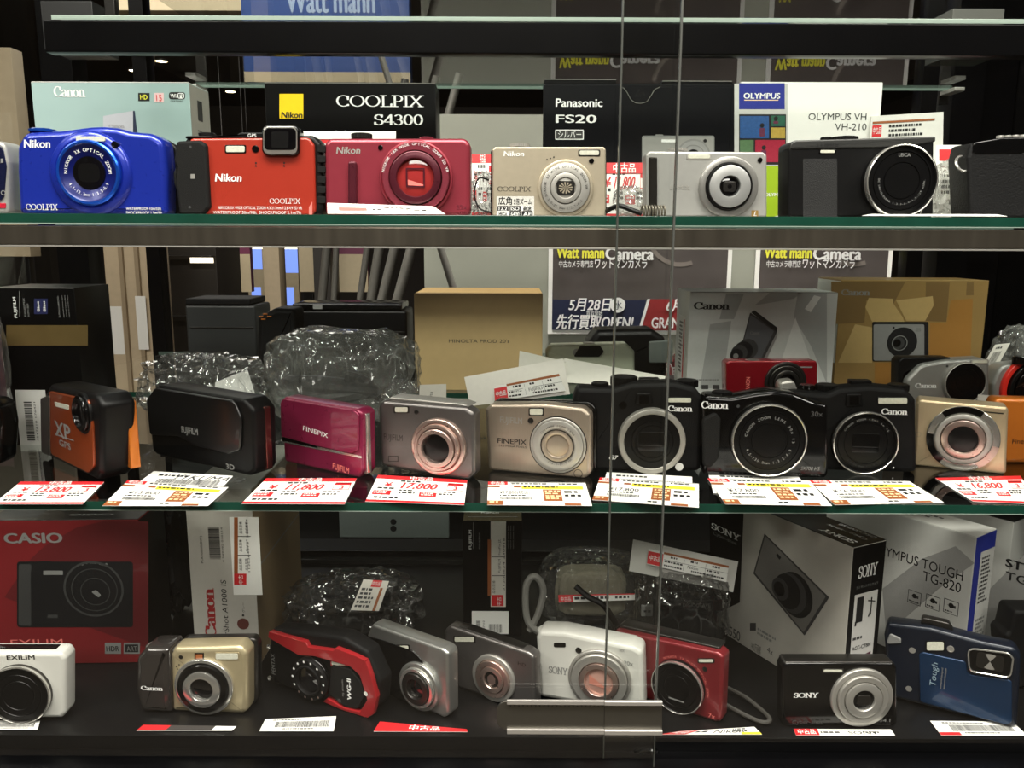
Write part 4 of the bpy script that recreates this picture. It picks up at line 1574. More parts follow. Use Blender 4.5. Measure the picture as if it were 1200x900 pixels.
# black camera at the right edge
T = Thing('compact_camera', 'black textured camera with a steel strap lug, cut off at the upper right', 'camera', GT, S(1135, .598), S(1330, .598))
LEATH = mat('black_leatherette', (12, 12, 13), 0.6, spec=0.25, bump=0.8, bscale=700)
body(T, [(1137, 257, 4), (1134, 185, 3), (1138, 168, 3), (1175, 162, 2), (1330, 158, 2), (1330, 257, 2)], 28, LEATH, 2.5, 3)
body(T, [(1139, 181, 2), (1140, 167, 3), (1176, 161, 2), (1330, 157, 2), (1330, 178, 2)], 29, BLKG, 1.0, 2, name='top_plate', y0=-0.6)
for i in range(5):
    button(T, 1172 + i * 9, 161.5 - i * .3, 10, 2.6, 1.5, SATIN, 'top_button')
m = M(); q = T.q(1139, 186); m.T = None
m.tube([(q[0] - 3 + 4.5 * math.cos(a), 6 + 3 * math.sin(a), q[1] - 3 + 5.5 * math.sin(a)) for a in [i * math.pi / 9 for i in range(19)]], 1.0, CHROME); m.build('strap_lug', T.e)

# ------------------------------------------------------------------ upper shelf: cartons and cards behind
GC = 'camera cartons on the upper shelf'
TEAL = mat('teal_carton', (152, 176, 174), 0.4, coat=0.2, vary=0.04, scale=8)
T = Thing('camera_carton', 'pale teal carton with white brand lettering and small logos, behind the blue camera', 'carton', GC, S(51, .70), S(231, .70))
H = (Zp(140, 97, .70) - Z1) * 1000


def dr(m):
    T.ser(m, 'Canon', 64, 113.5, 100, 101, INK, bold=0.2, thin=0.07)
    FR(T, m, 162, 109, 175.5, 118.5, BINK, -0.15)
    T.txt(m, 'HD', 164.5, 116.6, 173, 111, PYEL, y=-0.3, bold=0.03)
    FR(T, m, 181, 109, 192, 120, mat('pink_badge', (226, 190, 190), 0.4))
    T.txt(m, '15', 183.5, 118.5, 190, 111, RINK, y=-0.3)
    FR(T, m, 198, 108, 217, 116.5, BINK, -0.15, 2.2)
    FR(T, m, 208, 109, 216, 115.7, INK, -0.25, 1.8)
    T.txt(m, 'Wi', 200, 114.6, 206.8, 110, INK, y=-0.35, bold=0.03)
    T.txt(m, 'Fi', 209.5, 114.6, 214.8, 110, BINK, y=-0.35, bold=0.03)
    T.txt(m, 'CERTIFIED', 200, 119.8, 215, 117.6, BINK)
    F(T, m, [(121, 165), (156, 165), (156, 130), (121, 136)], mat('print_silver', (180, 182, 190), 0.4), -0.15)
    F(T, m, [(156, 165), (163, 165), (160, 148), (158, 130), (156, 130)], mat('print_navy', (40, 48, 70), 0.4), -0.2)
    T.ser(m, 'Canon', 128, 150, 146, 146, GREY, y=-0.3, bold=0.12)


def sd(m, W, D, H):
    m.T = SIDE_R(W, D)
    for i, (a, b) in enumerate(((0.9, 0.75), (0.68, 0.5), (0.45, 0.2))):
        m.rect(D * 0.35, H * b, D * 0.6, H * a, DGREY, -0.2) if i == 0 else m.lines(D * 0.3, H * b, D * 0.6, H * a, 5 + i * 3, DGREY, -0.2)


carton(T, H, 44, TEAL, dr, sd, sidem=mat('grey_carton_side', (172, 168, 158), 0.6), topm=WHITE, edge=WHITE)

BCARD = mat('black_carton', (7, 7, 8), 0.35, spec=0.2, coat=0.03, vary=0.1)
T = Thing('camera_carton', 'glossy black carton with a yellow logo square and white model lettering', 'carton', GC, S(317, .705), S(512, .705))
H = (Zp(415, 98, .705) - Z1) * 1000


def dr(m):
    FR(T, m, 327.5, 110, 355.5, 139, mat('logo_yellow', (246, 206, 20), 0.4, coat=0.3), -0.15)
    T.txt(m, 'Nikon', 329.5, 138, 354.5, 131, BINK, y=-0.3, bold=0.035, shear=0.12)
    T.ser(m, 'COOLPIX', 394.5, 125, 496, 111.5, INK, bold=0.13, thin=0.06)
    T.ser(m, 'S4300', 438.5, 146.5, 496.5, 134, INK, bold=0.15, thin=0.07)


carton(T, H, 40, BCARD, dr, topm=BCARD, edge=mat('worn_card_edge', (120, 118, 112), 0.7, vary=0.5, scale=200))

T = Thing('camera_carton', 'black carton with a thumb notch, worn edges and white brand lettering', 'carton', GC, S(637, .70), S(859, .70))
H = (Zp(750, 97, .70) - Z1) * 1000
WORN = mat('worn_card_edge', (120, 118, 112), 0.7)
INDIGO = mat('indigo_carton', (8, 9, 13), 0.4, spec=0.2)


def dr(m):
    T.txt(m, 'Panasonic', 651, 125, 706, 115.5, INK, bold=0.03, y=-0.75)
    T.txt(m, 'FS20', 651, 144, 699, 134.5, INK, bold=0.02, y=-0.75)
    FR(T, m, 650.5, 152, 684, 163.8, INK, -0.72, 0.8)
    FR(T, m, 651.7, 153.2, 682.8, 162.6, DGREY, -0.82, 0.5)
    T.txt(m, 'シルバー', 654, 161.3, 681, 154.5, INK, y=-0.95, bold=0.01)
    # the thumb notch
    pts = [(726, 103), (731, 103.5), (735, 109), (739, 117), (745, 121), (751, 121.5), (758, 119.5), (763, 112), (767, 105), (774, 102)]
    m.tube([(T.q(*p)[0], -0.75, T.q(*p)[1]) for p in pts], 0.25, WORN, 5)
    m.tube([(T.q(*p)[0], -0.75, T.q(*p)[1]) for p in ((744, 113), (750, 103.5), (756, 113), (744, 113))], 0.12, DGREY, 5)
    pcam(T, m, 752, 159, 837, 215, 812, 184, 21, SILVL, GREY, -0.75, SILV)
    FR(T, m, 775, 163.5, 793, 167, INK, -1.0)
    C(T, m, 826, 165, 2, BINK, -1.0)
    FR(T, m, 768, 157.6, 777, 160, GREY, -0.8)
    b0 = T.q(637, 255)[1]
    a = T.q(637, 100)
    a1 = T.q(722, 100)
    m.slab(rr(a[0], 0.3, a1[0], a[1], 0.3, 2), -0.6, 0.1, INDIGO, 0.25, 1)
    a = T.q(777, 102)
    a1 = T.q(858, 102)
    m.slab(rr(T.q(724, 200)[0], 0.3, a1[0], a[1], 0.3, 2), -0.55, 0.1, INDIGO, 0.25, 1)


carton(T, H - 1.2, 42, INDIGO, dr, topm=BCARD)
for x0, x1, yt, yb in ((638, 722, 93.0, 95.0), (776, 858, 95, 97)):
    b = M(); p0, p1 = T.q(x0, yb), T.q(x1, yt)
    b.slab(rr(p0[0], p0[1] - 2, p1[0], p1[1], 0.3, 2), 0.2, 38, BCARD, 0.2, 1)
    b.slab(rr(p0[0], p1[1] - 0.5, p1[0], p1[1] + 0.1, 0), -0.1, 0.4, WORN, 0.1, 1)
    b.build('end_flap', T.e)

T = Thing('camera_carton', 'white carton with a blue, photo and lime strip on its left, behind the black camera', 'carton', GC, S(860, .70), S(1022, .70))
H = (Zp(940, 97, .70) - Z1) * 1000
LIME = mat('lime_print', (150, 178, 28), 0.45)
PBLUE = mat('royal_blue_print', (38, 48, 136), 0.4)


def dr(m):
    FR(T, m, 860.5, 98, 923, 254, mat('light_grey_print', (190, 190, 186), 0.4), -0.12)
    FR(T, m, 866, 97.5, 919.5, 128, PBLUE, -0.2)
    T.txt(m, 'OLYMPUS', 871, 115.5, 914, 109, INK, y=-0.35, bold=0.03)
    FR(T, m, 872, 117, 912, 117.9, PEACH, -0.3)
    FR(T, m, 866, 134, 921, 193, BINK, -0.2)
    for x0, y0, x1, y1, c in ((867, 136, 901, 162, (46, 84, 138)), (903.5, 135.5, 920, 148, (44, 92, 74)), (903.5, 149.5, 920, 162, (176, 150, 70)), (867, 164, 883, 190, (82, 112, 78)), (885, 164, 920, 190, (156, 36, 58))):
        FR(T, m, x0, y0, x1, y1, mat('photo_print_%d_%d' % (x0, y0), c, 0.4, vary=0.3, scale=90), -0.3)
    for x, y, h_ in ((893, 146, 14), (895, 172, 15), (909, 138, 7)):
        FR(T, m, x - 3, y + 4, x + 3, y + h_, mat('photo_figure', (96, 40, 66), 0.5), -0.4, 1)
        C(T, m, x, y + 1, 2.6, BINK, -0.45, 14)
    FR(T, m, 866, 194.5, 921, 254, LIME, -0.25)
    T.txt(m, 'OLYMPUS', 896, 230, 921, 226, INK, y=-0.4, bold=0.02)
    F(T, m, [(906, 254), (921, 254), (921, 248), (914, 252)], INK, -0.4)
    FR(T, m, 926, 98, 1021.5, 254, WHITE, -0.15)
    T.txt(m, 'OLYMPUS VH', 947, 140.5, 1015, 132.5, DGREY, y=-0.3)
    T.txt(m, 'VH-210', 978, 152.5, 1015, 144.5, DGREY, y=-0.3)


carton(T, H, 46, WHITE, dr, topm=WHITE)

# two small cartons up on the highest glass shelf, only their feet in the picture
for x0, x1, Y, c_, lab in ((52, 112, .69, (26, 26, 26), 'dark carton with a pale printed patch on the highest shelf, top left corner'), (1128, 1196, .70, (84, 84, 80), 'grey carton with a white label on the highest shelf, top right corner')):
    z_ = ZS0 + 0.0031
    if x0 > 1000:
        x0, x1 = 1112, 1172
    T = Thing('camera_carton', lab, 'carton', 'cartons on the highest shelf', stand(x0, Y, z_), stand(x1, Y, z_))

    def dr(m):
        w = T.w / 2
        if x0 < 100:
            m.rect(-w * .25, 4, w * .3, 22, GREY, -.15); m.lines(-w * .2, 6, w * .25, 20, 4, BINK, -.3)
        else:
            m.rect(-w * .4, 2, w * .7, 6, WHITE, -.15); m.lines(-w * .3, 2.6, w * .6, 5.6, 1, DGREY, -.3)

    carton(T, 36, 40, mat('small_carton_%d' % c_[0], c_, .45), dr, topm=BCARD)

# price cards and odds and ends on the upper shelf
GCU = 'price cards on the upper shelf'


def upright(x0, y0, x1, y1, Y, name, label, draw, W, H, lean=0.012, group=GCU, cat='price card', zb=Z1, base=None):
    """Card that leans back a little, seen in the picture box x0, y0, x1, y1."""
    b0, b1 = stand(x0, Y, zb), stand(x1, Y, zb)
    b0.z = b1.z = max(at(x0, y1, Y).z, zb + 0.0005)
    t0, t1 = at(x0, y0, Y + lean), at(x1, y0, Y + lean)
    return world_quad([b0, b1, t1, t0], name, label, cat, group, W, H, draw, base=base)


upright(346, 154, 464, 255, .655, 'price_card', 'red headed white price card leaning on the black carton behind the rose camera', red_card('14,800', lambda m, W, H: (m.rect(0, H * .91, W, H, WHITE, -.7), m.rect(W * .02, H * .07, W * .3, H * .2, YINK, -.6))), 70, 60, .006)
upright(553, 181, 578, 254, .66, 'price_card', 'half hidden red and white price card left of the champagne camera', red_card(None), 60, 60)
upright(700, 191, 763, 255, .655, 'price_card', 'price card with a red header reading 11,800, left of the silver camera on top', red_card('11,800', lambda m, W, H: (m.rect(0, H * .8, W, H * 1.0, RINK, -.7), m.text('中古品', W * .5, H * .83, H * .13, INK, y=-.9, w=W * .42, align='C', bold=.03))), 58, 56)
upright(1097, 170, 1150, 255, .665, 'price_card', 'white price card with a red band, tucked by the black right-edge camera on top', lambda m, W, H: (m.rect(W * .06, H * .78, W, H * .94, RINK, -.4), m.text('中', W * .66, H * .80, H * .11, INK, y=-.55, bold=.03), m.text('3', W * .55, H * .28, H * .14, RINK, y=-.4, bold=.03), m.lines(W * .1, H * .3, W * .5, H * .6, 4, BINK, -.4)), 50, 62)
world_quad([onz(384, 257.6, Z1 + .0006) if False else S(384, .572) + Vector((0, 0, .0008)), S(522, .572) + Vector((0, 0, .0008)), S(508, .587) + Vector((0, 0, .0065)), S(384, .587) + Vector((0, 0, .0085))],
           'price_card', 'white card lying tilted against the foot of the rose camera', 'price card', GCU, 70, 22, lambda m, W, H: (m.rect(W * .1, H * .3, W * .35, H * .6, PINK, -.4), m.lines(W * .4, H * .3, W * .9, H * .7, 2, BINK, -.4)))
world_quad([S(1010, .565) + Vector((0, 0, .0008)), S(1180, .565) + Vector((0, 0, .0008)), S(1168, .586) + Vector((0, 0, .0026)), S(1022, .586) + Vector((0, 0, .0026))],
           'price_card', 'thin white card lying flat at the shelf edge under the large black camera', 'price card', GCU, 90, 24, None)

# white envelope with a label, standing behind the black camera
ENV = mat('white_envelope', (222, 220, 214), 0.45, bump=0.3, bscale=120)
a, b, c_, d_ = at(1018, 178, .69), at(1110, 170, .69), at(1104, 132, .70), at(1020, 137, .70)
a.z = b.z = Z1 + .001
world_quad([a, b, c_, d_], 'envelope', 'white envelope with a red tagged label standing behind the large black camera', 'envelope', None, 80, 90,
           lambda m, W, H: (m.rect(W * .02, H * .8, W * .15, H * .91, RINK, -2.5), m.text('中古品', W * .03, H * .83, H * .05, INK, y=-2.65, w=W * .11),
                            m.rect(W * .02, H * .925, W * .88, H * .945, BROWN, -2.5), m.lines(W * .25, H * .78, W * .9, H * .91, 3, BINK, -2.5)), 2.2, ENV)

crumple('plastic_bag', 'crumpled clear bag between the two black cameras at the right of the upper shelf', 'bag', 'clear plastic bags', S(1114, .65) + Vector((0, 0, .024)), (.016, .02, .025), FILM2, 3, floor=Z1)
crumple('plastic_bag', 'small crumpled clear bag standing between the rose and champagne cameras', 'bag', 'clear plastic bags', S(565, .625) + Vector((0, 0, .018)), (.0095, .016, .018), FILM, 5, floor=Z1)
crumple('plastic_bag', 'small crumpled clear bag in front of the slanted price card, left of the silver camera', 'bag', 'clear plastic bags', S(736, .635) + Vector((0, 0, .013)), (.013, .010, .013), FILM2, 8, floor=Z1)


def coil(name, label, x0, x1, Y, rad, turns, wire, mt, zc):
    a, b = S(x0, Y), S(x1, Y)
    pts = []
    N = turns * 12
    for i in range(N + 1):
        t = i / N
        p = a.lerp(b, t)
        an = t * turns * 2 * math.pi
        pts.append(p + Vector((0, math.cos(an) * rad * .8, zc + math.sin(an) * rad)))
    return cord(name, label, 'strap', pts, wire, mt, 'wrist straps', 1)


SPRING = mat('coil_grey', (122, 116, 104), 0.35, 0.4)
coil('coiled_strap', 'dark ribbed coil strap standing left of the bright blue camera', 10, 21, .62, .011, 6, .0009, SPRING, .0130)
coil('coiled_strap', 'coiled grey cord ending at the foot of the silver camera', 752, 780, .578, .0032, 8, .0007, SPRING, .0042)
cord('wrist_strap', 'thin dark wrist strap lying curled from the champagne camera to the silver one', 'strap', [S(710, .60) + Vector((0, 0, .004)), S(716, .59) + Vector((0, 0, .006)), S(726, .585) + Vector((0, 0, .0075)), S(738, .582) + Vector((0, 0, .005)), S(752, .58) + Vector((0, 0, .002))], .0017, BLK, 'wrist straps')
cord('wrist_strap', 'thin black cord looping beside the clear bag left of the champagne camera', 'strap', [S(576, .60) + Vector((0, 0, .003)), S(562, .60) + Vector((0, 0, .006)), S(556, .602) + Vector((0, 0, .016)), S(561, .604) + Vector((0, 0, .027)), S(573, .606) + Vector((0, 0, .026))], .0006, BLK, 'wrist straps')

# ------------------------------------------------------------------ middle shelf: cameras
GM = 'used cameras on the middle shelf'


def G2(px, py):
    return onz(px, py, Z2)


def Z3p(px, py):
    return onz(px, py, Z3)


ORNG = mat('orange_brown_paint', (140, 62, 28), 0.3, 0.4, coat=0.3)
ORNG2 = mat('orange_paint', (206, 116, 40), 0.3, 0.35, coat=0.3)
# rounded black camera cut off by the left edge
T = Thing('compact_camera', 'dark rounded camera cut off by the left edge, in front of the tall black carton', 'camera', GM, S(-120, .64, Z2), S(2, .64, Z2))
body(T, [(-120, 548, 6), (0, 546, 8), (3, 500, 6), (-2, 470, 14), (-120, 464, 6)], 24, BLKG, 3, 6)
lens_set(T, -60, 505, 30, SATIN, BLK, DKMET, 4)

# orange and black rugged camera turned to the left
T = Thing('compact_camera', 'orange and black rugged camera turned to the left, beside the tall black carton', 'camera', GM, G2(58, 537), G2(121, 567))


def dr(m):
    m.T = None
    a = T.q(68, 503); b = T.q(88, 506)
    T.txt(m, 'XP', 68, 509, 86, 492, SILV, y=-2.2, bold=0.03)
    T.txt(m, 'GPS', 73, 521, 86, 514, SILV, y=-2.2, bold=0.02)
    F(T, m, [(68, 509), (90, 516.5), (90, 515.2), (68, 507.7)], SILV, -2.2)


body(T, [(52, 530, 6), (52, 462, 6), (58, 450, 6), (112, 462, 8), (119, 475, 6), (119, 555, 6), (113, 565, 6), (60, 538, 6)], 26, BLK, 4, 6)
body(T, [(62, 532, 5), (60, 458, 4), (106, 468, 5), (111, 500, 6), (113, 546, 6), (106, 554, 5)], 2.6, ORNG, 1.0, 5, name='front_panel', y0=-2.0, draw=dr)
pane(T, 'grip_bar', [(52, 530), (51, 466), (62, 462), (62, 534)], mat('grip_grey', (70, 68, 64), 0.35, 0.4), -3.0, 1, 3, 1.6)
lens_set(T, 99.5, 484, 23, BLK, BLKG, BLKG, 5.5, 0.62, ring=0.88, inner=0.74)
pane(T, 'flash', [(67, 470), (84, 474.5), (84, 480), (69, 476)], FLASH, -2.4, 0.2, 1, draw=None)
button(T, 84, 455, 12, 5, 1.2, DKMET)
m = M(); W2_ = T.q(119, 515)[0]
m.slab(rr(W2_ - 6, 8, W2_ + 1.0, T.q(119, 470)[1] - 4, 2, 3), 20, 27.5, ORNG2, 0.8)
m.build('rear_door', T.e)
m = M(); m.T = SIDE_R(2 * W2_, 26); m.ring(9, T.q(119, 495)[1], 1.5, 2.1, SILV, -0.2, 20); m.T = None; m.build('door_mark', T.e)

# black twin lens camera with a sliding cover
T = Thing('compact_camera', 'wide black camera with a sliding front cover, left of the magenta camera', 'camera', GM, G2(179, 536), G2(297, 559.5))


def dr(m):
    T.txt(m, 'FUJIFILM', 216, 506, 235, 498.5, GREY, y=-2.7, bold=0.03)


def drb(m):
    T.txt(m, '3D', 265, 549, 275, 543, GREY, y=-0.2, bold=0.03)


body(T, [(178, 532, 8), (173, 466, 10), (184, 451, 8), (286, 468, 6), (297, 480, 8), (299, 552, 6), (292, 559, 6)], 24, BLK, 3, 6, draw=drb)
body(T, [(178, 509, 3), (174, 468, 8), (184, 454, 7), (277, 469, 8), (285, 490, 8), (284, 527, 6), (270, 532, 4), (232, 522, 6), (212, 511, 4)], 2.8, mat('cover_black', (17, 17, 18), 0.3, coat=0.3), 1.2, 5, name='sliding_cover', y0=-2.5, draw=dr)
m = M(); W2_ = T.q(298.5, 515)[0]
m.slab(rr(W2_ - 4, 4, W2_ + 0.8, T.q(298, 480)[1], 1.5, 3), 11, 17, mat('maroon_chrome', (120, 70, 66), 0.2, 0.9), 0.5)
m.build('side_trim', T.e)
button(T, 283, 468, 12, 5, 1.2, BLKG)
button(T, 212, 456, 12, 6, 0.8, BLKG, 'zoom_rocker')

# magenta camera
MAG = mat('magenta_paint', (136, 34, 70), 0.28, 0.4, coat=0.5)
T = Thing('compact_camera', 'magenta two-part camera crossed by a dark and silver slanted line', 'camera', GM, G2(334, 542), G2(423, 561))


def dr(m):
    T.txt(m, 'FINEPIX', 357, 503.5, 386, 498, INK, y=-1.9, bold=0.0, rot=-6)


def drb(m):
    T.txt(m, 'FUJIFILM', 390, 549, 409, 542, PINK, y=-0.2, bold=0.02, rot=-5)
    F(T, m, [(331, 514), (331, 518), (424, 537), (424, 534.5)], CHROME, -0.3)
    F(T, m, [(331, 511), (331, 516), (372, 525), (372, 523)], BLKG, -0.4)


body(T, [(333, 541, 4), (329, 470, 5), (333, 465, 4), (418, 479, 5), (424, 484, 4), (425, 552, 5), (420, 560, 4)], 16, MAG, 2, 4, draw=drb)
body(T, [(331, 511.5, 1), (330, 470, 4), (334, 467, 3), (417, 480.5, 5), (422, 486, 3), (421, 527, 4), (413, 531.5, 3), (375, 523, 4)], 2, MAG, 0.9, 4, name='sliding_cover', y0=-1.7, draw=dr)
m = M(); W2_ = T.q(424.5, 515)[0]
m.slab(rr(W2_ - 4, 3, W2_ + 0.9, T.q(424, 486)[1], 1.2, 3), 4, 9, CHROME, 0.5); m.build('side_trim', T.e)
button(T, 350, 467, 8, 5, 0.8, CHROME)

# smoky grey camera with a black lens mouth
T = Thing('compact_camera', 'smoky grey camera with a pinkish ringed lens and black centre, right of the magenta camera', 'camera', GM, G2(446, 553), G2(556, 564))
SMOK = mat('smoky_metal', (116, 112, 110), 0.32, 0.75)
PINKM = mat('pinkish_metal', (214, 188, 178), 0.28, 0.9)


def dr(m):
    T.txt(m, 'FUJIFILM', 450, 515, 472, 508, DKMET, bold=0.0)
    FR(T, m, 455, 534, 467, 541, DKMET); FR(T, m, 456, 535, 466, 540, SMOK, -0.3)


body(T, [(446, 546, 5), (443, 474, 5), (449, 469, 4), (545, 477, 6), (556, 484, 5), (557, 555, 6), (549, 564, 6), (520, 560, 10)], 15, SMOK, 3, 5, draw=dr)
body(T, [(450, 470, 2), (456, 466, 3), (540, 474, 3), (550, 478, 2), (530, 478, 2)], 18, SATIN, 1, 2, name='top_plate', y0=3)
lens_set(T, 515, 523, 33, PINKM, PINKM, PINKM, 9, 0.50, ring=0.84, inner=0.68, gm=PUPIL)
flash(T, 463, 477, 478, 483, DKMET)
dot(T, 488, 483, 2.6, DKMET)
button(T, 486, 470, 12, 6, 1.2, CHROME)

# champagne camera with a spun lens cap
T = Thing('compact_camera', 'champagne camera with a flat spun-metal lens, left of the silver ringed black camera', 'camera', GM, G2(572, 552), G2(693, 562))
CHAMD = mat('champagne_grey', (178, 164, 148), 0.32, 0.7, aniso=2, scale=12)


def dr(m):
    T.txt(m, 'FUJIFILM', 586, 495, 612, 488, SATIN, bold=0.02)
    T.txt(m, 'FINEPIX', 583, 519, 617, 513, DKMET, bold=0.02)
    T.txt(m, '14.0 MEGA PIXELS', 585, 523, 617, 520.5, DKMET)
    c = T.q(677.5, 555); m.ring(c[0], c[1], 3.0, 3.5, DKMET, -0.2, 24)


body(T, [(572, 551, 4), (568, 480, 5), (575, 473, 5), (640, 473, 4), (684, 478, 6), (692, 486, 5), (692, 556, 5), (685, 562, 5)], 14, CHAMD, 3, 5, draw=dr)
body(T, [(576, 552, 4), (570, 476, 6), (578, 471, 4), (688, 475, 6), (695, 484, 5), (695, 558, 4)], 7, BLKG, 1.5, 5, name='rear_shell', y0=14)


def dr(b, x, z, k):
    b.arctext('FUJINON ZOOM LENS', x, z, 0.68 * k, 0.07 * k, DKMET, 90, y=-3.0, step=0.08 * k)
    b.arctext('f=6.2-31.0 mm', x, z, 0.7 * k, 0.07 * k, DKMET, 280, y=-3.0, inner=True, step=0.075 * k)


x, z, k, L = lens_set(T, 654, 521.5, 32.5, SATIN, SATIN, CHAMD, 3.5, 0.40, dr, ring=0.92, inner=0.58, gm=CHAMD)
m = M(); m.ring(x, z, .985 * k, 1.03 * k, BLKG, -0.3, 56); m.ring(x, z, 0.56 * k, 0.60 * k, DKMET, -3.6, 48); m.build('lens_groove', L)
flash(T, 621, 479, 636, 486, DKMET)
dot(T, 622, 493, 3.4, DKMET)

# black camera with the broad silver ring
T = Thing('compact_camera', 'black camera with a broad silver lens ring and a white dot under it', 'camera', GM, G2(674, 553), G2(819, 555))


def dr(m):
    T.ser(m, 'Canon', 783, 482, 811, 475, INK, bold=0.2, thin=0.07)
    T.txt(m, 'G7', 713, 538.5, 723, 533.5, INK, bold=0.02, shear=0.3)
    C(T, m, 796, 547, 4.6, WHITE)


body(T, [(675, 553, 4), (672, 468, 5), (676, 454, 5), (718, 455.5, 3), (740, 449, 3), (790, 448, 4), (815, 454, 8), (824, 466, 7), (822, 553, 6)], 21, BLKM, 4, 5, draw=dr)
body(T, [(744, 474, 2), (746, 460, 2), (763, 460, 2), (765, 474, 2)], 6, BLK, 1, 1.5, name='viewfinder_hump', y0=-1.5,
     draw=lambda m: FR(T, m, 749, 463, 760, 473, BLKG, -1.7, 1))
flash(T, 783, 466, 810, 471.5, BLK)
dot(T, 730, 475, 4.5, BLKG)
RING = mat('ring_silver', (152, 149, 142), 0.4, 0.45)
lens_flat(T, 763, 515.5, 38, RING, 7, 0.83, grooves=(0.62, 0.5), shut=0.4)
button(T, 703, 455, 14, 7, 4.5, BLK, 'command_dial', True)
button(T, 731, 450, 15, 11, 6, BLK, 'mode_dial', True)
button(T, 805, 452, 14, 9, 4.5, BLK, 'speed_dial', True)
body(T, [(752, 452, 1), (752, 447, 1), (776, 447, 1), (776, 452, 1)], 10, BLK, 0.6, 1, name='hot_shoe', y0=12)

# the two black cameras side by side
T = Thing('compact_camera', 'black camera behind the wavy topped one, with a pale flash and three dials on top', 'camera', GM, onz(922, 551, Z2), onz(1075, 555, Z2))


def dr(m):
    T.ser(m, 'Canon', 1033, 485.5, 1063, 478.5, INK, bold=0.2, thin=0.07)
    C(T, m, 1047, 548, 1.0, INK)


body(T, [(924, 552, 4), (920, 470, 5), (926, 458, 5), (970, 461, 3), (985, 455, 3), (1020, 452, 3), (1062, 456, 8), (1074, 468, 6), (1075, 555, 5)], 22, BLKM, 4, 5, draw=dr)
body(T, [(990, 476, 2), (992, 461, 2), (1009, 461, 2), (1011, 476, 2)], 6, BLK, 1, 1.5, name='viewfinder_hump', y0=-1.5,
     draw=lambda m: FR(T, m, 995, 464, 1006, 474, BLKG, -1.7, 1))
flash(T, 1029, 466, 1063, 473, BLK)
body(T, [(916, 461, 3), (918, 450, 4), (934, 448, 4), (940, 461, 2)], 16, SATIN, 2, 3, name='metal_shoulder', y0=10)


def dr(b, x, z, k, y):
    b.arctext('CANON ZOOM LENS 6x IS', x, z, .74 * k, .06 * k, GREY, 90, y=y, step=.075 * k)
    b.arctext('7.4-44.4mm 1:2.8-4.8', x, z, .78 * k, .06 * k, DGREY, 270, y=y, inner=True, step=.06 * k)


lens_flat(T, 1011, 517, 37.5, BLK, 8, 0.92, dr, (0.86, 0.66), CHROME, 0.42)
button(T, 945, 457, 14, 6.5, 4, BLKG, 'command_dial', True)
button(T, 969, 458, 15, 9.5, 5, BLK, 'mode_dial', True)
button(T, 1052, 457, 14, 8.5, 4.5, BLK, 'speed_dial', True)
body(T, [(1003, 456, 1), (1003, 449, 1), (1028, 449, 1), (1028, 456, 1)], 10, BLK, 0.6, 1, name='hot_shoe', y0=12)

T = Thing('compact_camera', 'black camera with a wavy top edge and the widest thin-rimmed lens on the middle shelf', 'camera', GM, onz(823, 558, Z2), onz(970, 561, Z2))


def dr(m):
    T.ser(m, 'Canon', 822, 478.5, 853, 470, INK, bold=0.2, thin=0.07)
    T.txt(m, '30x', 950, 488, 964, 482, DGREY, bold=0.02)
    T.txt(m, 'SX700 HS', 938, 551, 960, 546.5, GREY, shear=0.15)
    C(T, m, 865, 476, 1.8, DGREY)


body(T, [(824, 558, 4), (823, 480, 4), (826, 463, 4), (858, 465, 8), (885, 460, 10), (905, 457.5, 10), (930, 461, 10), (955, 471, 8), (971, 474, 4), (971, 561, 4)], 22, BLKG, 3.5, 4, draw=dr)
body(T, [(823, 545, 3), (822, 490, 5), (838, 482, 4), (844, 490, 4), (842, 535, 6), (832, 547, 3)], 5, BLKR, 2, 3, name='grip', y0=-4)


def dr(b, x, z, k, y):
    b.arctext('CANON ZOOM LENS 30x IS', x, z, .60 * k, .075 * k, GREY, 82, y=y, step=.085 * k)
    b.arctext('4.5-135.0mm 1:3.2-6.9', x, z, .66 * k, .075 * k, GREY, 270, y=y, inner=True, step=.075 * k)


lens_flat(T, 899, 514, 42, BLK, 8, 0.94, dr, (0.80, 0.48), CHROME)
button(T, 832, 463, 14, 6, 2.4, BLKG)
button(T, 846, 463, 14, 8, 3, BLK, 'mode_dial', True)

# champagne camera with chrome lens bezel
T = Thing('compact_camera', 'champagne box-shaped camera with a broad broken chrome lens bezel, right end of the middle shelf', 'camera', GM, G2(1070, 545.5), G2(1180, 557))
CHAM2 = mat('warm_champagne', (206, 186, 152), 0.33, 0.6, aniso=2, scale=10)
body(T, [(1071, 545, 2), (1074, 473, 3), (1077, 468, 3), (1180, 477, 3), (1182, 481, 2), (1179, 556, 3)], 22, CHAM2, 2, 2.5,
     draw=lambda m: (F(T, m, [(1146, 482.5), (1176, 485.5), (1176, 484), (1146, 481)], DKMET), RG(T, m, 1076, 509, 2.5, 3, CHAMD)))
x, z, k, L = lens_set(T, 1128, 513.5, 39, CHROME, SATIN, PINKM, 6, 0.41, ring=0.78, inner=0.60, gm=PUPIL)
m = M()
m.ring(x, z, .80 * k, .99 * k, BLKG, -2.75, 20, 60, 130)
m.ring(x, z, .80 * k, .99 * k, BLKG, -2.75, 20, 175, 235)
m.ring(x, z, .80 * k, .99 * k, PINKM, -2.75, 20, 300, 350)
m.build('bezel_arcs', L)  # black and pinkish arcs over the chrome ring
dot(T, 1108, 482.5, 3.4, SATIN)
button(T, 1092, 470, 11, 8, 1.6, CHROME, 'zoom_ring', True)

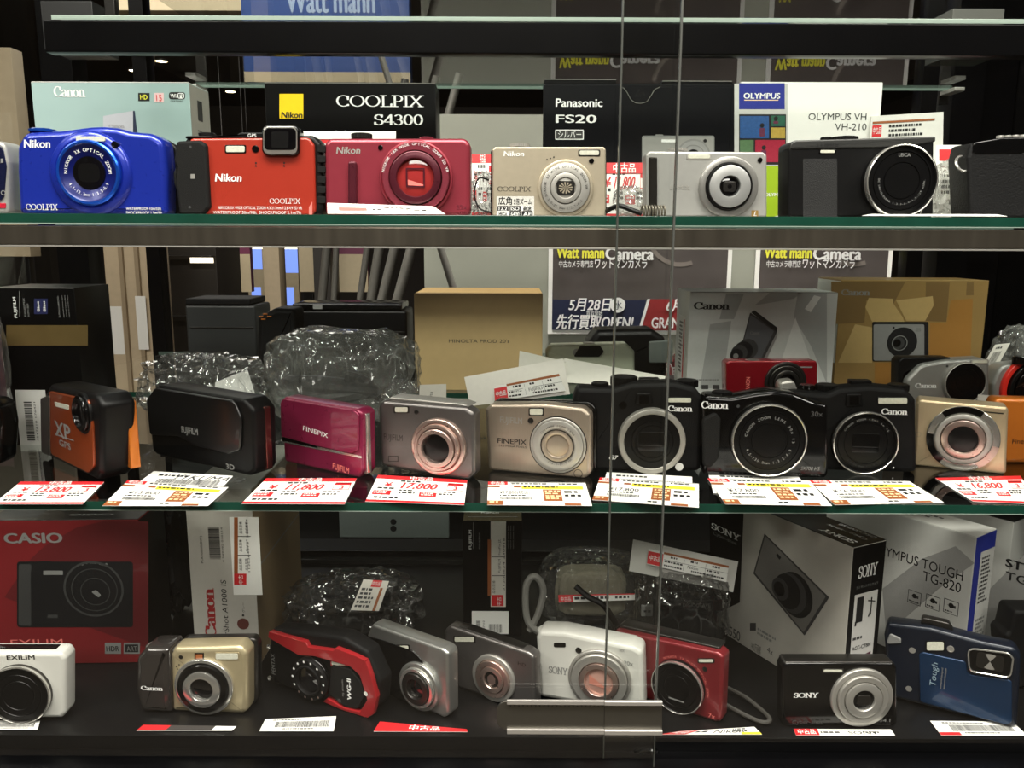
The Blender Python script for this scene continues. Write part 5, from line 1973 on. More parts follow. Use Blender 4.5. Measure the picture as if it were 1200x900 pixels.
# orange camera at the right edge
T = Thing('compact_camera', 'glossy orange camera cut off by the right edge of the middle shelf', 'camera', GM, S(1166, .672, Z2), S(1310, .672, Z2))
body(T, [(1168, 545, 4), (1164, 480, 6), (1168, 466, 8), (1310, 470, 8), (1310, 550, 4)], 16, ORNG2, 3.5, 5,
     draw=lambda m: T.txt(m, 'FinePix', 1186, 520, 1210, 514, DKMET, rot=0))
lens_set(T, 1250, 510, 26, SATIN, SATIN, BLK, 4)

# ------------------------------------------------------------------ middle shelf: second row
T = Thing('compact_camera', 'dark red slim camera standing in front of the grey carton', 'camera', GM, S(849, .72, Z2), S(958, .72, Z2))
DRED = mat('dark_red_paint', (132, 18, 30), 0.25, 0.3, coat=0.5)


def dr(m):
    a = T.q(878, 461); b = T.q(878, 442)
    m.text('CANON', a[0], a[1], 3.6, PINK, y=-0.2, rot=90, bold=0.02, w=b[1] - a[1])
    m.text('IXY', T.q(889, 461)[0], a[1], 3.4, ROSED, y=-0.2, rot=90, bold=0.02)
    FR(T, m, 935, 429.5, 952, 431, GREY)


body(T, [(852, 490, 2), (851, 426, 3), (855, 423, 2), (957, 423, 3), (958, 427, 2), (958, 490, 2)], 18, DRED, 1.2, 2.5, draw=dr)
lens_set(T, 920, 448, 24, DKMET, DKMET, DKMET, 5, 0.42, ring=.84, inner=.62)
button(T, 882, 423, 8, 7, 1.5, CHROME)

T = Thing('compact_camera', 'rounded silver camera with a black grip and black lens, before the gold carton', 'camera', GM, S(1057, .715, Z2), S(1160, .715, Z2))
SILD = mat('silver_dull', (150, 150, 146), 0.4, 0.5)
body(T, [(1060, 490, 3), (1062, 445, 8), (1080, 427, 12), (1110, 422, 6), (1153, 420, 4), (1160, 426, 4), (1160, 490, 4)], 20, SILD, 3, 5,
     draw=lambda m: (T.ser(m, 'Canon', 1072.5, 454.5, 1097, 449, INK, bold=.2, thin=.07), C(T, m, 1110, 429, 1.4, BINK)))
body(T, [(1056, 490, 2), (1057, 424, 4), (1062, 420, 3), (1130, 420, 2), (1085, 427, 4), (1064, 440, 3)], 16, BLK, 1.2, 3, name='rear_shell', y0=6)
lens_flat(T, 1128.5, 448, 24, SATIN, 5, .94, grooves=(.7, .45))
flash(T, 1139, 422, 1157, 425.5, SATIN)

T = Thing('compact_camera', 'silver camera with a red ring round its lens, behind the orange right-edge camera', 'camera', GM, S(1163, .735, Z2), S(1290, .735, Z2))
body(T, [(1165, 492, 3), (1163, 450, 8), (1172, 428, 12), (1230, 422, 10), (1290, 424, 4), (1290, 492, 4)], 20, SILD, 3, 5)
lens_set(T, 1212, 456, 40, mat('red_ring', (216, 44, 34), 0.3, coat=.4), BLK, BLKG, 9, .5, ring=.84, inner=.7)
button(T, 1196, 426, -2, 7, 6, BLKG, 'front_dial', True)

T = Thing('compact_camera', 'cream white camera far back, in front of a rounded black camera bag', 'camera', GM, S(641, 1.06, Z2), S(744, 1.06, Z2))
CREAMW = mat('cream_plastic', (228, 230, 206), 0.35, coat=.2)
body(T, [(641, 450, 3), (640, 412, 4), (646, 405, 6), (735, 403, 8), (744, 412, 4), (744, 450, 3)], 32, CREAMW, 4, 5)
body(T, [(672, 418, 2), (680, 405, 2), (703, 405, 2), (708, 412, 3), (702, 418, 2)], 5, DKMET, 1, 2, name='finder_window', y0=-2)
dot(T, 676, 413, 4.5, SATIN)
button(T, 690, 403, 14, 8, 2, SATIN, 'mode_dial', True)

# ------------------------------------------------------------------ middle shelf: cartons
GCM = 'camera cartons on the middle shelf'
T = Thing('camera_carton', 'tall black carton with sideways white lettering and a bronze band, left end of middle shelf', 'carton', GCM, S(7, .72, Z2), S(103, .72, Z2))
H = (Zp(50, 338, .72) - Z2) * 1000


def vtext(T, m, t, px, py_bot, py_top, wpx, mt, y=-0.15, bold=0.0, rot=90):
    """Text that runs up (rot 90) or down (rot -90) the carton; wpx is its cap height in pixels."""
    a = T.q(px, py_bot)
    b = T.q(px, py_top)
    k = T.k(px, py_bot)[0]
    if rot == 90:
        m.text(t, a[0], a[1], wpx * k, mt, y=y, rot=90, bold=bold, w=b[1] - a[1])
    else:
        m.text(t, b[0], b[1], wpx * k, mt, y=y, rot=-90, bold=bold, w=b[1] - a[1])


def dr(m):
    vtext(T, m, 'FUJIFILM', 20.5, 372.5, 348, 3.4, INK, bold=0.03)
    FR(T, m, 22.6, 341, 23.2, 371, GREY)
    vtext(T, m, 'FINEPIX', 31, 371, 349, 2.2, GREY)
    vtext(T, m, 'XP150', 35, 372, 356, 2.2, GREY)
    FR(T, m, 40, 350, 56, 368, mat('blue_patch', (34, 38, 78), 0.4))
    vtext(T, m, 'Blue', 47, 365, 353, 3.0, INK, bold=0.02, y=-.3)
    vtext(T, m, 'Bleu', 54, 365, 353, 3.0, INK, bold=0.02, y=-.3)
    vtext(T, m, 'SUPERCHARGED', 71, 372, 347, 1.8, GREY)
    for i in range(3):
        vtext(T, m, 'optical zoom lens', 75.5 + i * 3.2, 372, 346, 1.3, GREY)
    FR(T, m, 7.5, 381, 103, 405, mat('bronze_band', (120, 100, 62), 0.32, 0.4, vary=.2, scale=10))


carton(T, H, 62, BCARD, dr, topm=BCARD, edge=mat('worn_card_edge', (120, 118, 112), 0.7))
m = M()
a, b = T.q(25, 529), T.q(53, 457)
m.slab(rr(a[0], a[1], b[0], b[1], 0.4), -0.35, -0.05, WHITE, 0)
m.barcode(T.q(31, 0)[0] * 0 + T.q(31, 500)[0], T.q(31, 516)[1], T.q(40, 500)[0], T.q(31, 470)[1], BINK, -0.5, True, 30)
a, b = T.q(43.5, 517), T.q(43.5, 471)
m.text('4547410 176421', T.q(46, 517)[0], a[1], 1.5, BINK, y=-.5, rot=90, w=b[1] - a[1])
m.build('barcode_label', T.e)

KRAFT = mat('kraft_card', (186, 156, 112), 0.6, vary=0.06, scale=14)
T = Thing('camera_carton', 'plain beige kraft carton with its lid edge showing, behind the champagne camera', 'carton', GCM, S(487, .965 + .04, Z2), S(635, .965 + .04, Z2))
H = (Zp(560, 345, 1.005) - Z2) * 1000


def dr(m):
    T.txt(m, 'MINOLTA PROD 20\'s', 526, 401.5, 597, 397.5, DGREY, bold=0.0)


carton(T, H, 132, KRAFT, dr, topm=mat('kraft_lid_lit', (224, 184, 122), 0.6), edge=mat('kraft_lid_lit', (224, 184, 122), 0.6))  # lid paler than the box: light on its top is in the colour

GCART = mat('grey_carton', (206, 208, 205), 0.4, coat=0.2, vary=0.05)
T = Thing('camera_carton', 'grey patterned carton with black brand lettering and a printed camera, middle shelf', 'carton', GCM, S(802, .775, Z2), S(970, .775, Z2))
H = (Zp(885, 343, .775) - Z2) * 1000
GC1 = mat('grey_pattern', (170, 172, 170), 0.4)
GC2 = mat('pale_pattern', (228, 229, 226), 0.4)


def dr(m):
    F(T, m, [(843, 374), (851, 344), (872, 344), (860, 374)], GC1, -.1)
    F(T, m, [(820, 455), (832, 380), (857, 376), (846, 455)], GC1, -.12)
    F(T, m, [(930, 372), (935, 343), (969, 343), (969, 450), (950, 405)], GC1, -.1)
    F(T, m, [(884, 358), (930, 350), (940, 343), (902, 343)], GC1, -.1)
    F(T, m, [(905, 455), (932, 372), (962, 455)], GC2, -.15)
    F(T, m, [(943, 362), (954, 346), (962, 348), (950, 366)], GC2, -.15)
    T.ser(m, 'Canon', 813.5, 362.5, 854.5, 354, BINK, bold=.22, thin=.08)
    F(T, m, [(866, 416), (879, 366), (911, 388), (894, 424)], DGREY, -.2, 1)
    F(T, m, [(868, 414), (879.5, 369), (907, 388), (891, 422)], mat('print_grey_camera', (92, 94, 98), .35), -.3, 1)
    F(T, m, [(880, 366), (884, 363.5), (911, 384), (910, 389)], BINK, -.35, .6)
    F(T, m, [(893, 424), (910, 390), (911.5, 392), (896, 426)], SILV, -.35)
    C(T, m, 876, 409, 12, DGREY, -.4); C(T, m, 871, 411, 11, BINK, -.5); C(T, m, 866, 413.5, 9.5, DGREY, -.6); C(T, m, 863, 416, 7.5, BINK, -.7); C(T, m, 862, 417, 3, GREY, -.8)
    T.ser(m, 'Canon', 879, 392, 890, 388, GREY, y=-.5, bold=.15)
    for i, x in enumerate((822, 835, 846)):
        FR(T, m, x, 451, x + 8, 456, DGREY)
    m.lines(T.q(811, 446)[0], T.q(811, 447)[1], T.q(845, 446)[0], T.q(811, 444)[1], 1, GREY, -.2)


def sd(m, W, D, H):
    m.T = SIDE_L(W, D)
    m.rect(D * .25, H * .35, D * .75, H * .82, INK, -.15)
    m.rect(D * .62, H * .38, D * .7, H * .8, RINK, -.3)
    m.lines(D * .3, H * .4, D * .58, H * .78, 14, DGREY, -.3)


carton(T, H, 60, GCART, dr, sd, topm=GCART, edge=WORN)

GOLD = mat('gold_carton', (160, 130, 80), 0.36, 0.25, coat=0.2, vary=0.06)
GOLD1 = mat('gold_dark', (128, 102, 64), 0.38, 0.2)
GOLD2 = mat('gold_pale', (198, 168, 112), 0.38, 0.2)
GOLD3 = mat('gold_amber', (168, 120, 60), 0.38, 0.2)
T = Thing('camera_carton', 'golden patterned carton with a printed silver camera, right part of the middle shelf', 'carton', GCM, S(973, .80, Z2), S(1141, .80, Z2))
H = (Zp(1055, 329, .80) - Z2) * 1000


def dr(m):
    F(T, m, [(974, 380), (974, 330), (1061, 330), (1047, 356), (1015, 352), (1013, 378)], GOLD1, -.1)
    F(T, m, [(1084, 376), (1085, 331), (1113, 331), (1109, 377)], GOLD1, -.1)
    F(T, m, [(1132, 346), (1133, 331), (1141, 331), (1141, 346)], GOLD1, -.1)
    F(T, m, [(1022, 377), (1014, 360), (1018, 349), (1046, 350), (1047, 356), (1058, 372), (1060, 378)], GOLD2, -.12)
    F(T, m, [(1062, 376), (1050, 352), (1093, 347), (1094, 358), (1084, 376)], GOLD2, -.12)
    F(T, m, [(982, 425), (1002, 380), (1024, 384), (1022, 425)], GOLD2, -.11)
    F(T, m, [(1088, 424), (1090, 378), (1109, 378), (1114, 352), (1140, 350), (1137, 424)], GOLD3, -.11)
    F(T, m, [(1025, 455), (1025, 425), (1060, 425), (1056, 455)], GOLD3, -.11)
    T.ser(m, 'Canon', 986, 346, 1019, 339, GREY, bold=.2, thin=.07)
    FR(T, m, 1022, 377, 1088, 423.5, BINK, -.2, 2)
    FR(T, m, 1023.5, 380, 1083, 422.5, SILV, -.3, 2)
    C(T, m, 1057, 401, 17.5, BINK, -.4); RG(T, m, 1054, 402, 8, 9, GREY, -.6); C(T, m, 1052, 402, 7.5, DGREY, -.5); C(T, m, 1051, 402, 4.5, PUPIL, -.6)
    C(T, m, 1047, 384, 1.3, BINK, -.5); FR(T, m, 1073, 384, 1079, 388, GREY, -.5)


def sd(m, W, D, H):
    m.T = SIDE_L(W, D)
    m.rect(0.6, H * .45, D - .6, H - .6, WHITE, -.15)


carton(T, H, 60, GOLD, dr, sd, topm=GOLD, edge=GOLD2)

# ------------------------------------------------------------------ rear cabinet goods seen through the glass
for k, (x0, x1, yt, Y, lab) in enumerate(((345, 478, 356, 1.08, 'long black camera case behind the bag of rolled cable, left of the beige carton'), (222, 303, 350, 1.10, 'dark upright camera case far back at the left, above the crumpled bag'))):
    T = Thing('camera_case', lab, 'case', 'black camera cases at the back', S(x0, Y, Z2), S(x1, Y, Z2))
    H = (Zp((x0 + x1) / 2, yt, Y) - Z2) * 1000
    w = T.w / 2
    m = M(); m.slab(rr(-w, 0, w, H - 9, 4), 0, 70, BLK if k == 0 else mat('case_charcoal', (34, 36, 36), .5), 3, 3); m.build('case_body', T.e)
    m = M(); m.slab(rr(-w + 1, H - 8.7, w - 6, H, 3), -1, 70, BLKG if k == 0 else BLKM, 2, 3)
    if k == 0:
        m.rect(-w * .62, H - 7, -w * .46, H - 1.5, GREY, -1.15)
    m.build('case_lid', T.e)
    m = M(); m.slab(rr(-w + 6, H * .62, w - 3, H * .64, .5), -1, .2, DKMET, .3); m.build('zip_line', T.e)
T = Thing('camera_bag', 'black sloping camera bag with orange stitching between the two black cases', 'bag', None, S(300, 1.0, Z2), S(348, 1.0, Z2))
body(T, [(300, 470, 4), (302, 372, 6), (322, 361, 8), (346, 362, 6), (348, 470, 4)], 46, BLKM, 6, 8)
m = M()
for i, (x, y) in enumerate(((306, 371), (311, 368), (309, 374), (316, 371))):
    a = T.q(x, y); m.slab(rr(a[0] - 3.0, a[1] - .7, a[0] + 2.4, a[1] + .7, .6), -1.2, 1, ORNG2, .3)
m.build('stitching', T.e)
T = Thing('camera_bag', 'rounded black camera bag behind the cream white camera', 'bag', None, S(690, 1.12, Z2), S(782, 1.12, Z2))
body(T, [(690, 445, 4), (690, 400, 6), (700, 387, 10), (765, 386, 10), (780, 396, 8), (782, 445, 4)], 60, BLK, 8, 8)
pane(T, 'grey_cuff', [(760, 425), (760, 400), (788, 398), (788, 425)], mat('cuff_grey', (92, 98, 94), .5), -4, 5, 3, 1.5)
T = Thing('metal_tube', 'short grey metal tube lying behind the kraft carton beside the cream camera', 'tube', None, S(634, 1.14, Z2), S(682, 1.14, Z2))
m = M(); w = T.w / 2
m.tube([(-w, 0, 10), (w * .2, 0, 10)], 9.5, SATIN, 20); m.build('tube_body', T.e)
m = M(); m.tube([(w * .2, 0, 10), (w, 0, 10)], 7.5, DKMET, 20); m.build('tube_end', T.e)
T = Thing('red_tin', 'small red tin between the grey tube and the black bag at the back', 'tin', None, S(680, 1.15, Z2), S(693, 1.15, Z2))
m = M(); m.slab(rr(-T.w / 2, 0, T.w / 2, 30, 2), 0, 14, mat('tin_red', (170, 40, 44), .4), 1); m.text('日', -3, 12, 10, INK); m.build('tin_body', T.e)
m = M(); m.slab(rr(-T.w / 2 + .5, 30.1, T.w / 2 - .5, 34, 1), 0.5, 13.5, SATIN, .6); m.build('tin_lid', T.e)

# ------------------------------------------------------------------ bags, tags and cards on the middle shelf
GB = 'clear plastic bags'
crumple('plastic_bag', 'crumpled clear bag holding a white card, behind the wide black camera', 'bag', GB, S(250, .80, Z2) + Vector((0, 0, .036)), (.072, .05, .040), FILM, 11, .17, Z2, 56, 30, rz=-.1)
world_quad([at(232, 462, .79), at(300, 466, .79), at(290, 433, .80), at(236, 455, .80)], 'paper_card', 'plain white card inside the crumpled bag behind the wide black camera', 'card', None, 60, 30, None)
crumple('plastic_bag', 'long clear bag of rolled black strap, arching behind the magenta camera', 'bag', GB, S(404, .84, Z2) + Vector((0, 0, .045)), (.082, .055, .052), FILM2, 21, .10, Z2, 60, 30, power=.6, freq=2.2)
pts = []
for i in range(40):
    t = i / 39
    a = t * 2 * math.pi * 2.2
    c = S(392, .84, Z2)
    pts.append(c + Vector((math.cos(a) * (.048 - .012 * t), math.sin(a) * .016, .024 + .010 * t + .012 * math.sin(a * .5))))
cord('camera_strap', 'rolled black strap inside the long clear bag behind the magenta camera', 'strap', pts, .007, mat('strap_black', (20, 20, 20), .5), 'wrist straps', 3)
pts = [S(212 + i * 8, .80 + .012 * math.sin(i * 1.9), Z2) + Vector((0, 0, .022 + .008 * math.sin(i * 1.3))) for i in range(10)]
cord('charger_cable', 'dark bundled cable inside the crumpled bag behind the wide black camera', 'cable', pts, .006, mat('strap_black', (20, 20, 20), .5), 'wrist straps', 4)
crumple('plastic_bag', 'flat clear bag lying between the kraft carton and the black camera with the silver ring', 'bag', GB, S(722, .80, Z2) + Vector((0, 0, .016)), (.046, .05, .018), FILM2, 31, .12, Z2, 44, 22)
crumple('plastic_bag', 'pale crumpled clear bag at the right end of the middle shelf, behind the silver cameras', 'bag', GB, S(1200, .805, Z2) + Vector((0, 0, .050)), (.040, .040, .054), FILM2, 41, .13, Z2, 50, 28)
crumple('plastic_bag', 'small crumpled clear bag behind the smoky grey camera', 'bag', GB, S(472, .74, Z2) + Vector((0, 0, .030)), (.022, .02, .030), FILM, 51, .16, Z2)
crumple('plastic_bag', 'clear bag standing at the far left edge beside the tall black carton', 'bag', GB, S(-17, .691, Z2) + Vector((0, 0, .075)), (.025, .021, .080), FILM2, 61, .1, Z2)
T = Thing('camera_carton', 'purple and white carton inside the clear bag left of the tall black carton', 'carton', GCM, S(-36, .680, Z2), S(-3, .680, Z2))
carton(T, 116, 22, mat('purple_carton', (120, 70, 92), .4), lambda m: m.rect(-T.w / 2, 30, T.w / 2, 62, WHITE), topm=WHITE)

GT2 = 'stock tags on the middle shelf'
GTAG = mat('tag_paper', (214, 210, 200), 0.5)
a = at(549, 475, .735); b = at(664, 462, .735)
wq = [at(551, 476, .735), at(668, 462, .735), at(660, 420, .745), at(544, 442, .745)]
world_quad(wq, 'stock_tag', 'large tilted white tag with a red label standing above the champagne camera', 'tag', GT2, 85, 26,
           lambda m, W, H: (m.add([(0, 0, 0)], [], WHITE), None), base=mat('clear_sleeve', (200, 196, 186), .3))
wq = [at(580, 470, .733), at(663, 458, .733), at(655, 438, .736), at(579, 453, .736)]
world_quad(wq, 'stock_label', 'white printed label with a red square on the large tilted tag above the champagne camera', 'label', GT2, 80, 20, lambda m, W, H: asset_label(m, W, H, maker='FUJIFILM'))
wq = [at(607, 440, .76), at(640, 436, .76), at(664, 424, .765), at(609, 411, .765)]
world_quad(wq, 'stock_tag', 'blank white tag sticking up behind the large tilted tag', 'tag', GT2, 50, 25, None, base=GTAG)
world_quad([at(491, 470, .725), at(523, 470, .725), at(523, 450, .728), at(492, 451, .728)], 'stock_tag', 'small pale tag with sideways print behind the smoky grey camera', 'tag', GT2, 30, 20,
           lambda m, W, H: m.text('Visa', W * .45, H * .1, H * .2, BINK, y=-.4, rot=80), base=GTAG)
world_quad([at(640, 447, .77), at(775, 455, .75), at(780, 441, .76), at(662, 420, .78)], 'paper_card', 'long plain white card lying behind the black camera with the silver ring', 'card', None, 100, 25, None, base=GTAG)
world_quad([at(1143, 443, .755), at(1165, 436, .755), at(1184, 402, .765), at(1166, 404, .765)], 'stock_tag', 'tilted grey tag with a bar code above the rounded silver camera', 'tag', GT2, 24, 40,
           lambda m, W, H: (m.barcode(W * .2, H * .2, W * .7, H * .75, BINK, -.4, n=14), m.lines(W * .2, H * .8, W * .8, H * .92, 1, BINK, -.4)), base=GTAG)
world_quad([at(1144, 478, .70), at(1172, 478, .70), at(1166, 464, .702), at(1146, 462, .702)], 'stock_tag', 'small grey tag between the champagne box-shaped camera and the orange one', 'tag', GT2, 26, 14, None, base=GTAG)

GP = 'price cards along the front of the middle shelf'


def card2(name, bl, br, tr, tl, label, draw, W=62, H=38, lift=.0005, z=Z2, group=GP, cat='price card', base=None):
    return world_quad(flatq(bl, br, tr, tl, z, lift), name, label, cat, group, W, H, draw, base=base)


card2('price_card', (-8, 591), (97, 591), (122, 565), (24, 565), 'red bordered price card at the left end, below the orange and black camera', red_card('13,800'))
card2('barcode_slip', (140, 583), (250, 583), (273, 558), (180, 552.5), 'white slip half under the yellow striped card below the wide black camera', lambda m, W, H: (slip(m, W, H), m.text('Y1KUMA12', W * .3, H * .72, H * .2, DGREY, y=-.4, shear=.4)), lift=.0004, cat='slip')
card2('price_card', (120, 593), (244, 593), (268, 571), (150, 563), 'yellow striped price card below the wide black camera, with brown patches', yellow_card('13,800'), lift=.0012)
card2('price_card', (283, 590.5), (404, 591), (418, 561), (312, 561), 'red bordered price card reading 11,800 below the magenta camera', red_card('11,800'))
card2('price_card', (428, 588), (544, 592), (547.5, 563), (443, 557), 'red bordered price card reading 17,800 below the smoky grey camera', red_card('17,800'))
card2('price_card', (571, 592), (694, 593), (686, 566), (572, 565), 'yellow striped price card reading 17,800 below the champagne camera with the spun lens', yellow_card('17,800(税込)'))
card2('barcode_slip', (704, 580), (812, 584), (811, 559), (711, 553.5), 'white bar code slip under the yellow card below the camera with the broad silver ring', slip, lift=.0004, cat='slip')
card2('price_card', (694, 586), (819, 595), (819, 567), (703, 560), 'yellow striped price card below the camera with the broad silver ring', yellow_card('17,800'), lift=.0012)
card2('barcode_slip', (836, 578), (955, 582), (935, 558), (830, 555), 'white bar code slip under the yellow card below the wavy topped black camera', slip, lift=.0004, cat='slip')
card2('price_card', (850, 591), (975, 593), (948, 563), (829, 561), 'yellow striped price card below the wavy topped black camera', yellow_card('17,800'), lift=.0012)
card2('price_card', (978, 592), (1106, 589), (1065, 564), (948, 563), 'yellow striped price card below the pair of black cameras, its corner tucked under its neighbour', yellow_card('16,800'), lift=.0006)
card2('price_card', (1140, 588), (1215, 591), (1196, 558), (1096, 560.5), 'red bordered price card reading 16,800 at the right end of the middle shelf', red_card('16,800'))

# ------------------------------------------------------------------ bottom deck: cameras
GBm = 'used cameras on the bottom deck'


def G3(px, py):
    return onz(px, py, Z3)


# white camera at the left edge
T = Thing('compact_camera', 'white camera with a big black lens disc, cut off by the lower left edge', 'camera', GBm, G3(-36, 846), G3(77, 844))


def dr(m):
    T.txt(m, 'EXILIM', 8, 773, 41, 768, DKMET, bold=0.02)
    C(T, m, -20, 774, 2, DGREY)


body(T, [(-36, 842, 4), (-36, 773, 4), (-30, 765, 4), (72, 765, 6), (77, 772, 4), (77, 836, 6), (72, 842, 3)], 17, WPAINT, 3, 4, draw=dr)
body(T, [(-28, 768, 2), (-20, 764.2, 2), (60, 764.2, 2), (67, 768, 2)], 8, BLKG, .6, 2, name='top_inlay', y0=5)
lens_flat(T, 25, 811.5, 35, DKMET, 5, .92, grooves=(.72, .5), chrome=CHROME)
m = M(); m.T = SIDE_R(T.w, 17)
m.ring(8, T.q(77, 790)[1], 1.2, 2.2, DKMET, -.2, 20); m.rect(11, 6, 13, 9, DKMET, -.2); m.T = None; m.build('side_socket', T.e)

# champagne camera with mode dial
T = Thing('compact_camera', 'champagne camera with a smoky grip and chrome lens, before the tall grey carton', 'camera', GBm, G3(164, 833), G3(290, 838))
CHAMB = mat('yellow_champagne', (190, 176, 142), 0.36, 0.55)
SMOKEY = mat('smoky_plastic', (54, 50, 48), 0.2, 0.3, coat=.6)


def dr(m):
    FR(T, m, 228, 765, 239, 773, BLKG, -.2)
    FR(T, m, 229.5, 766.5, 237.5, 771.5, BROWN, -.3)
    C(T, m, 212, 770, 2.3, DKMET)
    for x, y in ((207, 781), (210, 779), (208, 784)):
        C(T, m, x, y, .8, DKMET)


body(T, [(202, 837, 3), (199, 768, 3), (204, 759, 5), (282, 757, 8), (290, 766, 6), (290, 834, 5), (284, 838, 3)], 18, CHAMB, 4, 4, draw=dr)
body(T, [(166, 832, 6), (160, 805, 6), (161, 770, 8), (172, 758, 6), (200, 758, 3), (203, 836, 3)], 26, SMOKEY, 5, 5, name='grip', y0=-3,
     draw=lambda m: T.ser(m, 'Canon', 168, 806, 193, 801, INK, y=-3.2, bold=.2, thin=.07))
body(T, [(205, 838, 3), (201, 760, 5), (290, 759, 6), (294, 768, 6), (294, 832, 5), (290, 838, 3)], 10, DKMET, 2, 4, name='rear_shell', y0=15)
lens_set(T, 240, 803.5, 34, CHROME, BLKG, CHROME, 7, .38, ring=.86, inner=.64)
flash(T, 253, 765.5, 279, 772.5, CHAMB)
button(T, 186, 759, 12, 9.5, 2.5, CHROME, 'zoom_ring', True)
button(T, 216, 760, 10, 9.5, 2.5, CHROME, 'mode_dial', True)

# red and black rugged camera turned to the right
T = Thing('compact_camera', 'angular red and black rugged camera with a bolted lens ring, turned on the bottom deck', 'camera', GBm, G3(313, 803), G3(437, 842))
CRED = mat('crimson_paint', (152, 30, 35), 0.3, 0.1, coat=.5)
b_ = [(318, 802, 4), (312, 765, 5), (316, 738, 5), (360, 742, 6), (400, 748, 6), (428, 765, 6), (444, 800, 6), (442, 828, 5), (432, 841, 4), (400, 836, 3)]
body(T, b_, 17, BLKM, 3, 4, y0=2,
     draw=lambda m: (vtext(T, m, 'PENTAX', 321, 792, 768, 4, GREY, y=1.8, bold=.02)))
m = M()
for g in ([(316, 746), (317, 739), (360, 751), (363, 757), (392, 761), (395, 758), (418, 767), (430, 773), (424, 791), (412, 780), (388, 773), (370, 768), (352, 767)],
          [(430, 773), (437, 792), (443, 816), (439, 836), (432, 841), (423, 833), (432, 819), (423, 790)],
          [(432, 841), (402, 833), (380, 821), (385, 817), (404, 828), (424, 833)]):
    m.slab(rounded(T.qs(g), .6, 2), -2.0, 3.0, CRED, .6, 2)
m.build('red_guard', T.e)
body(T, [(390, 778, 2), (412, 784, 3), (424, 800, 3), (428, 815, 3), (420, 830, 3), (404, 827, 2), (386, 812, 2)], 3, BLKR, .6, 2, name='side_plate', y0=-1.2,
     draw=lambda m: (vtext(T, m, 'WG-II', 413, 820, 795, 4.2, INK, y=-1.5, bold=.04, rot=90), vtext(T, m, 'optical 5x', 402, 815, 795, 2, GREY, y=-1.5, rot=-90), C(T, m, 431, 811, 2.6, CHROME, -2.6), C(T, m, 399, 820, 2.4, DGREY, -1.5)))
flash(T, 389, 772, 406, 779.5, CRED)


def dr(b, x, z, k):
    for i in range(14):
        a = 2 * math.pi * i / 14
        b.flat(circ(x + .86 * k * math.cos(a), z + .86 * k * math.sin(a), .055 * k, 10), INK if i < 9 else PINKM, -6.5)


lens_set(T, 367, 793, 24, BLKG, BLKM, BLKM, 8, .60, dr, ring=.97, inner=.72)
for x, y in ((311, 758), (312, 795)):
    dot(T, x + 3, y, 2.4, CHROME, 'corner_screw', 1.4)

# silver and black camera turned to the right
T = Thing('compact_camera', 'silver cornered black camera turned to the right, beside the red rugged one', 'camera', GBm, G3(428, 806), G3(525, 844))
SBR = mat('brushed_silver', (176, 176, 172), 0.32, 0.85, aniso=1, scale=18)
body(T, [(430, 800, 3), (430, 744, 3), (436, 731, 4), (518, 760, 6), (525, 766, 4), (526, 838, 5), (520, 843, 3)], 14, SBR, 2.5, 4)
body(T, [(430.5, 799, 2), (431, 745, 2), (452, 751, 3), (484, 762, 8), (498, 776, 8), (490, 800, 8), (494, 830, 4), (486, 829, 2)], 1.2, BLKG, .4, 4, name='front_panel', y0=-.9,
     draw=lambda m: vtext(T, m, 'EXILIM', 447, 795, 770, 3.5, GREY, y=-1.1))
lens_set(T, 493, 803, 27, SBR, CHROME, DKMET, 8, .40, ring=.84, inner=.66)
flash(T, 458.5, 756.5, 479, 765, BLKG)
button(T, 492, 752, 9, 6, 1, SBR)
button(T, 462, 742, 9, 6, .8, SBR, 'power_button')
pane(T, 'zoom_rocker', [(500, 758.5), (500, 756), (514, 761), (514, 763)], SATIN, 6, 12, .5)

# smoky silver slim camera
T = Thing('compact_camera', 'slim smoky silver camera with an octagonal lens shutter, between the silver and the white cameras', 'camera', GBm, G3(533, 806), G3(626, 836))
body(T, [(536, 806, 3), (521, 756, 2), (521, 738, 3), (527, 733, 3), (618, 764, 4), (626, 770, 4), (627, 832, 4), (621, 836, 3)], 12, SMOK, 2.5, 4,
     draw=lambda m: (T.txt(m, 'HD', 607, 779, 616, 775, DKMET)))
body(T, [(521, 741, 1), (525, 733.5, 2), (545, 738, 2), (618, 764, 2), (600, 764, 1), (560, 756, 1)], 10, DKMET, 1.0, 2, name='top_plate', y0=2)
x, z, k, L = lens_set(T, 579, 794, 30, SATIN, PINKM, PINKM, 5, .34, ring=.80, inner=.56, gm=DKMET)
m = M(); m.flat([(x + .2 * k * math.cos(R(a)), z + .24 * k * math.sin(R(a))) for a in range(22, 382, 45)], PINKM, -4.2); m.build('lens_shutter', L)
flash(T, 533, 746, 556, 752, DKMET)
button(T, 553, 742, 9, 7, 1, DKMET)

# white superzoom
T = Thing('compact_camera', 'white camera with a ringed pinkish lens, behind the metal lock bar', 'camera', GBm, G3(630, 818), G3(754, 838))


def dr(m):
    T.ser(m, 'SONY', 643, 788, 665, 780, GREY, bold=.16, thin=.08)
    FR(T, m, 649, 753, 663, 758.5, BLKG, -.2, 1.2)
    T.txt(m, '20x', 731, 779, 742, 774, GREY, bold=.02)
    T.txt(m, 'HX', 726, 763.5, 732, 760, GREY)


body(T, [(632, 817, 4), (628, 748, 4), (632, 740, 4), (660, 741, 6), (742, 758, 8), (753, 764, 5), (755, 834, 4), (750, 838, 3)], 22, WPAINT, 3.5, 4, draw=dr)


def dr(b, x, z, k):
    b.arctext('OPTICAL 20X ZOOM 4.5-108', x, z, .76 * k, .06 * k, GREY, 90, y=-6.0, step=.066 * k)


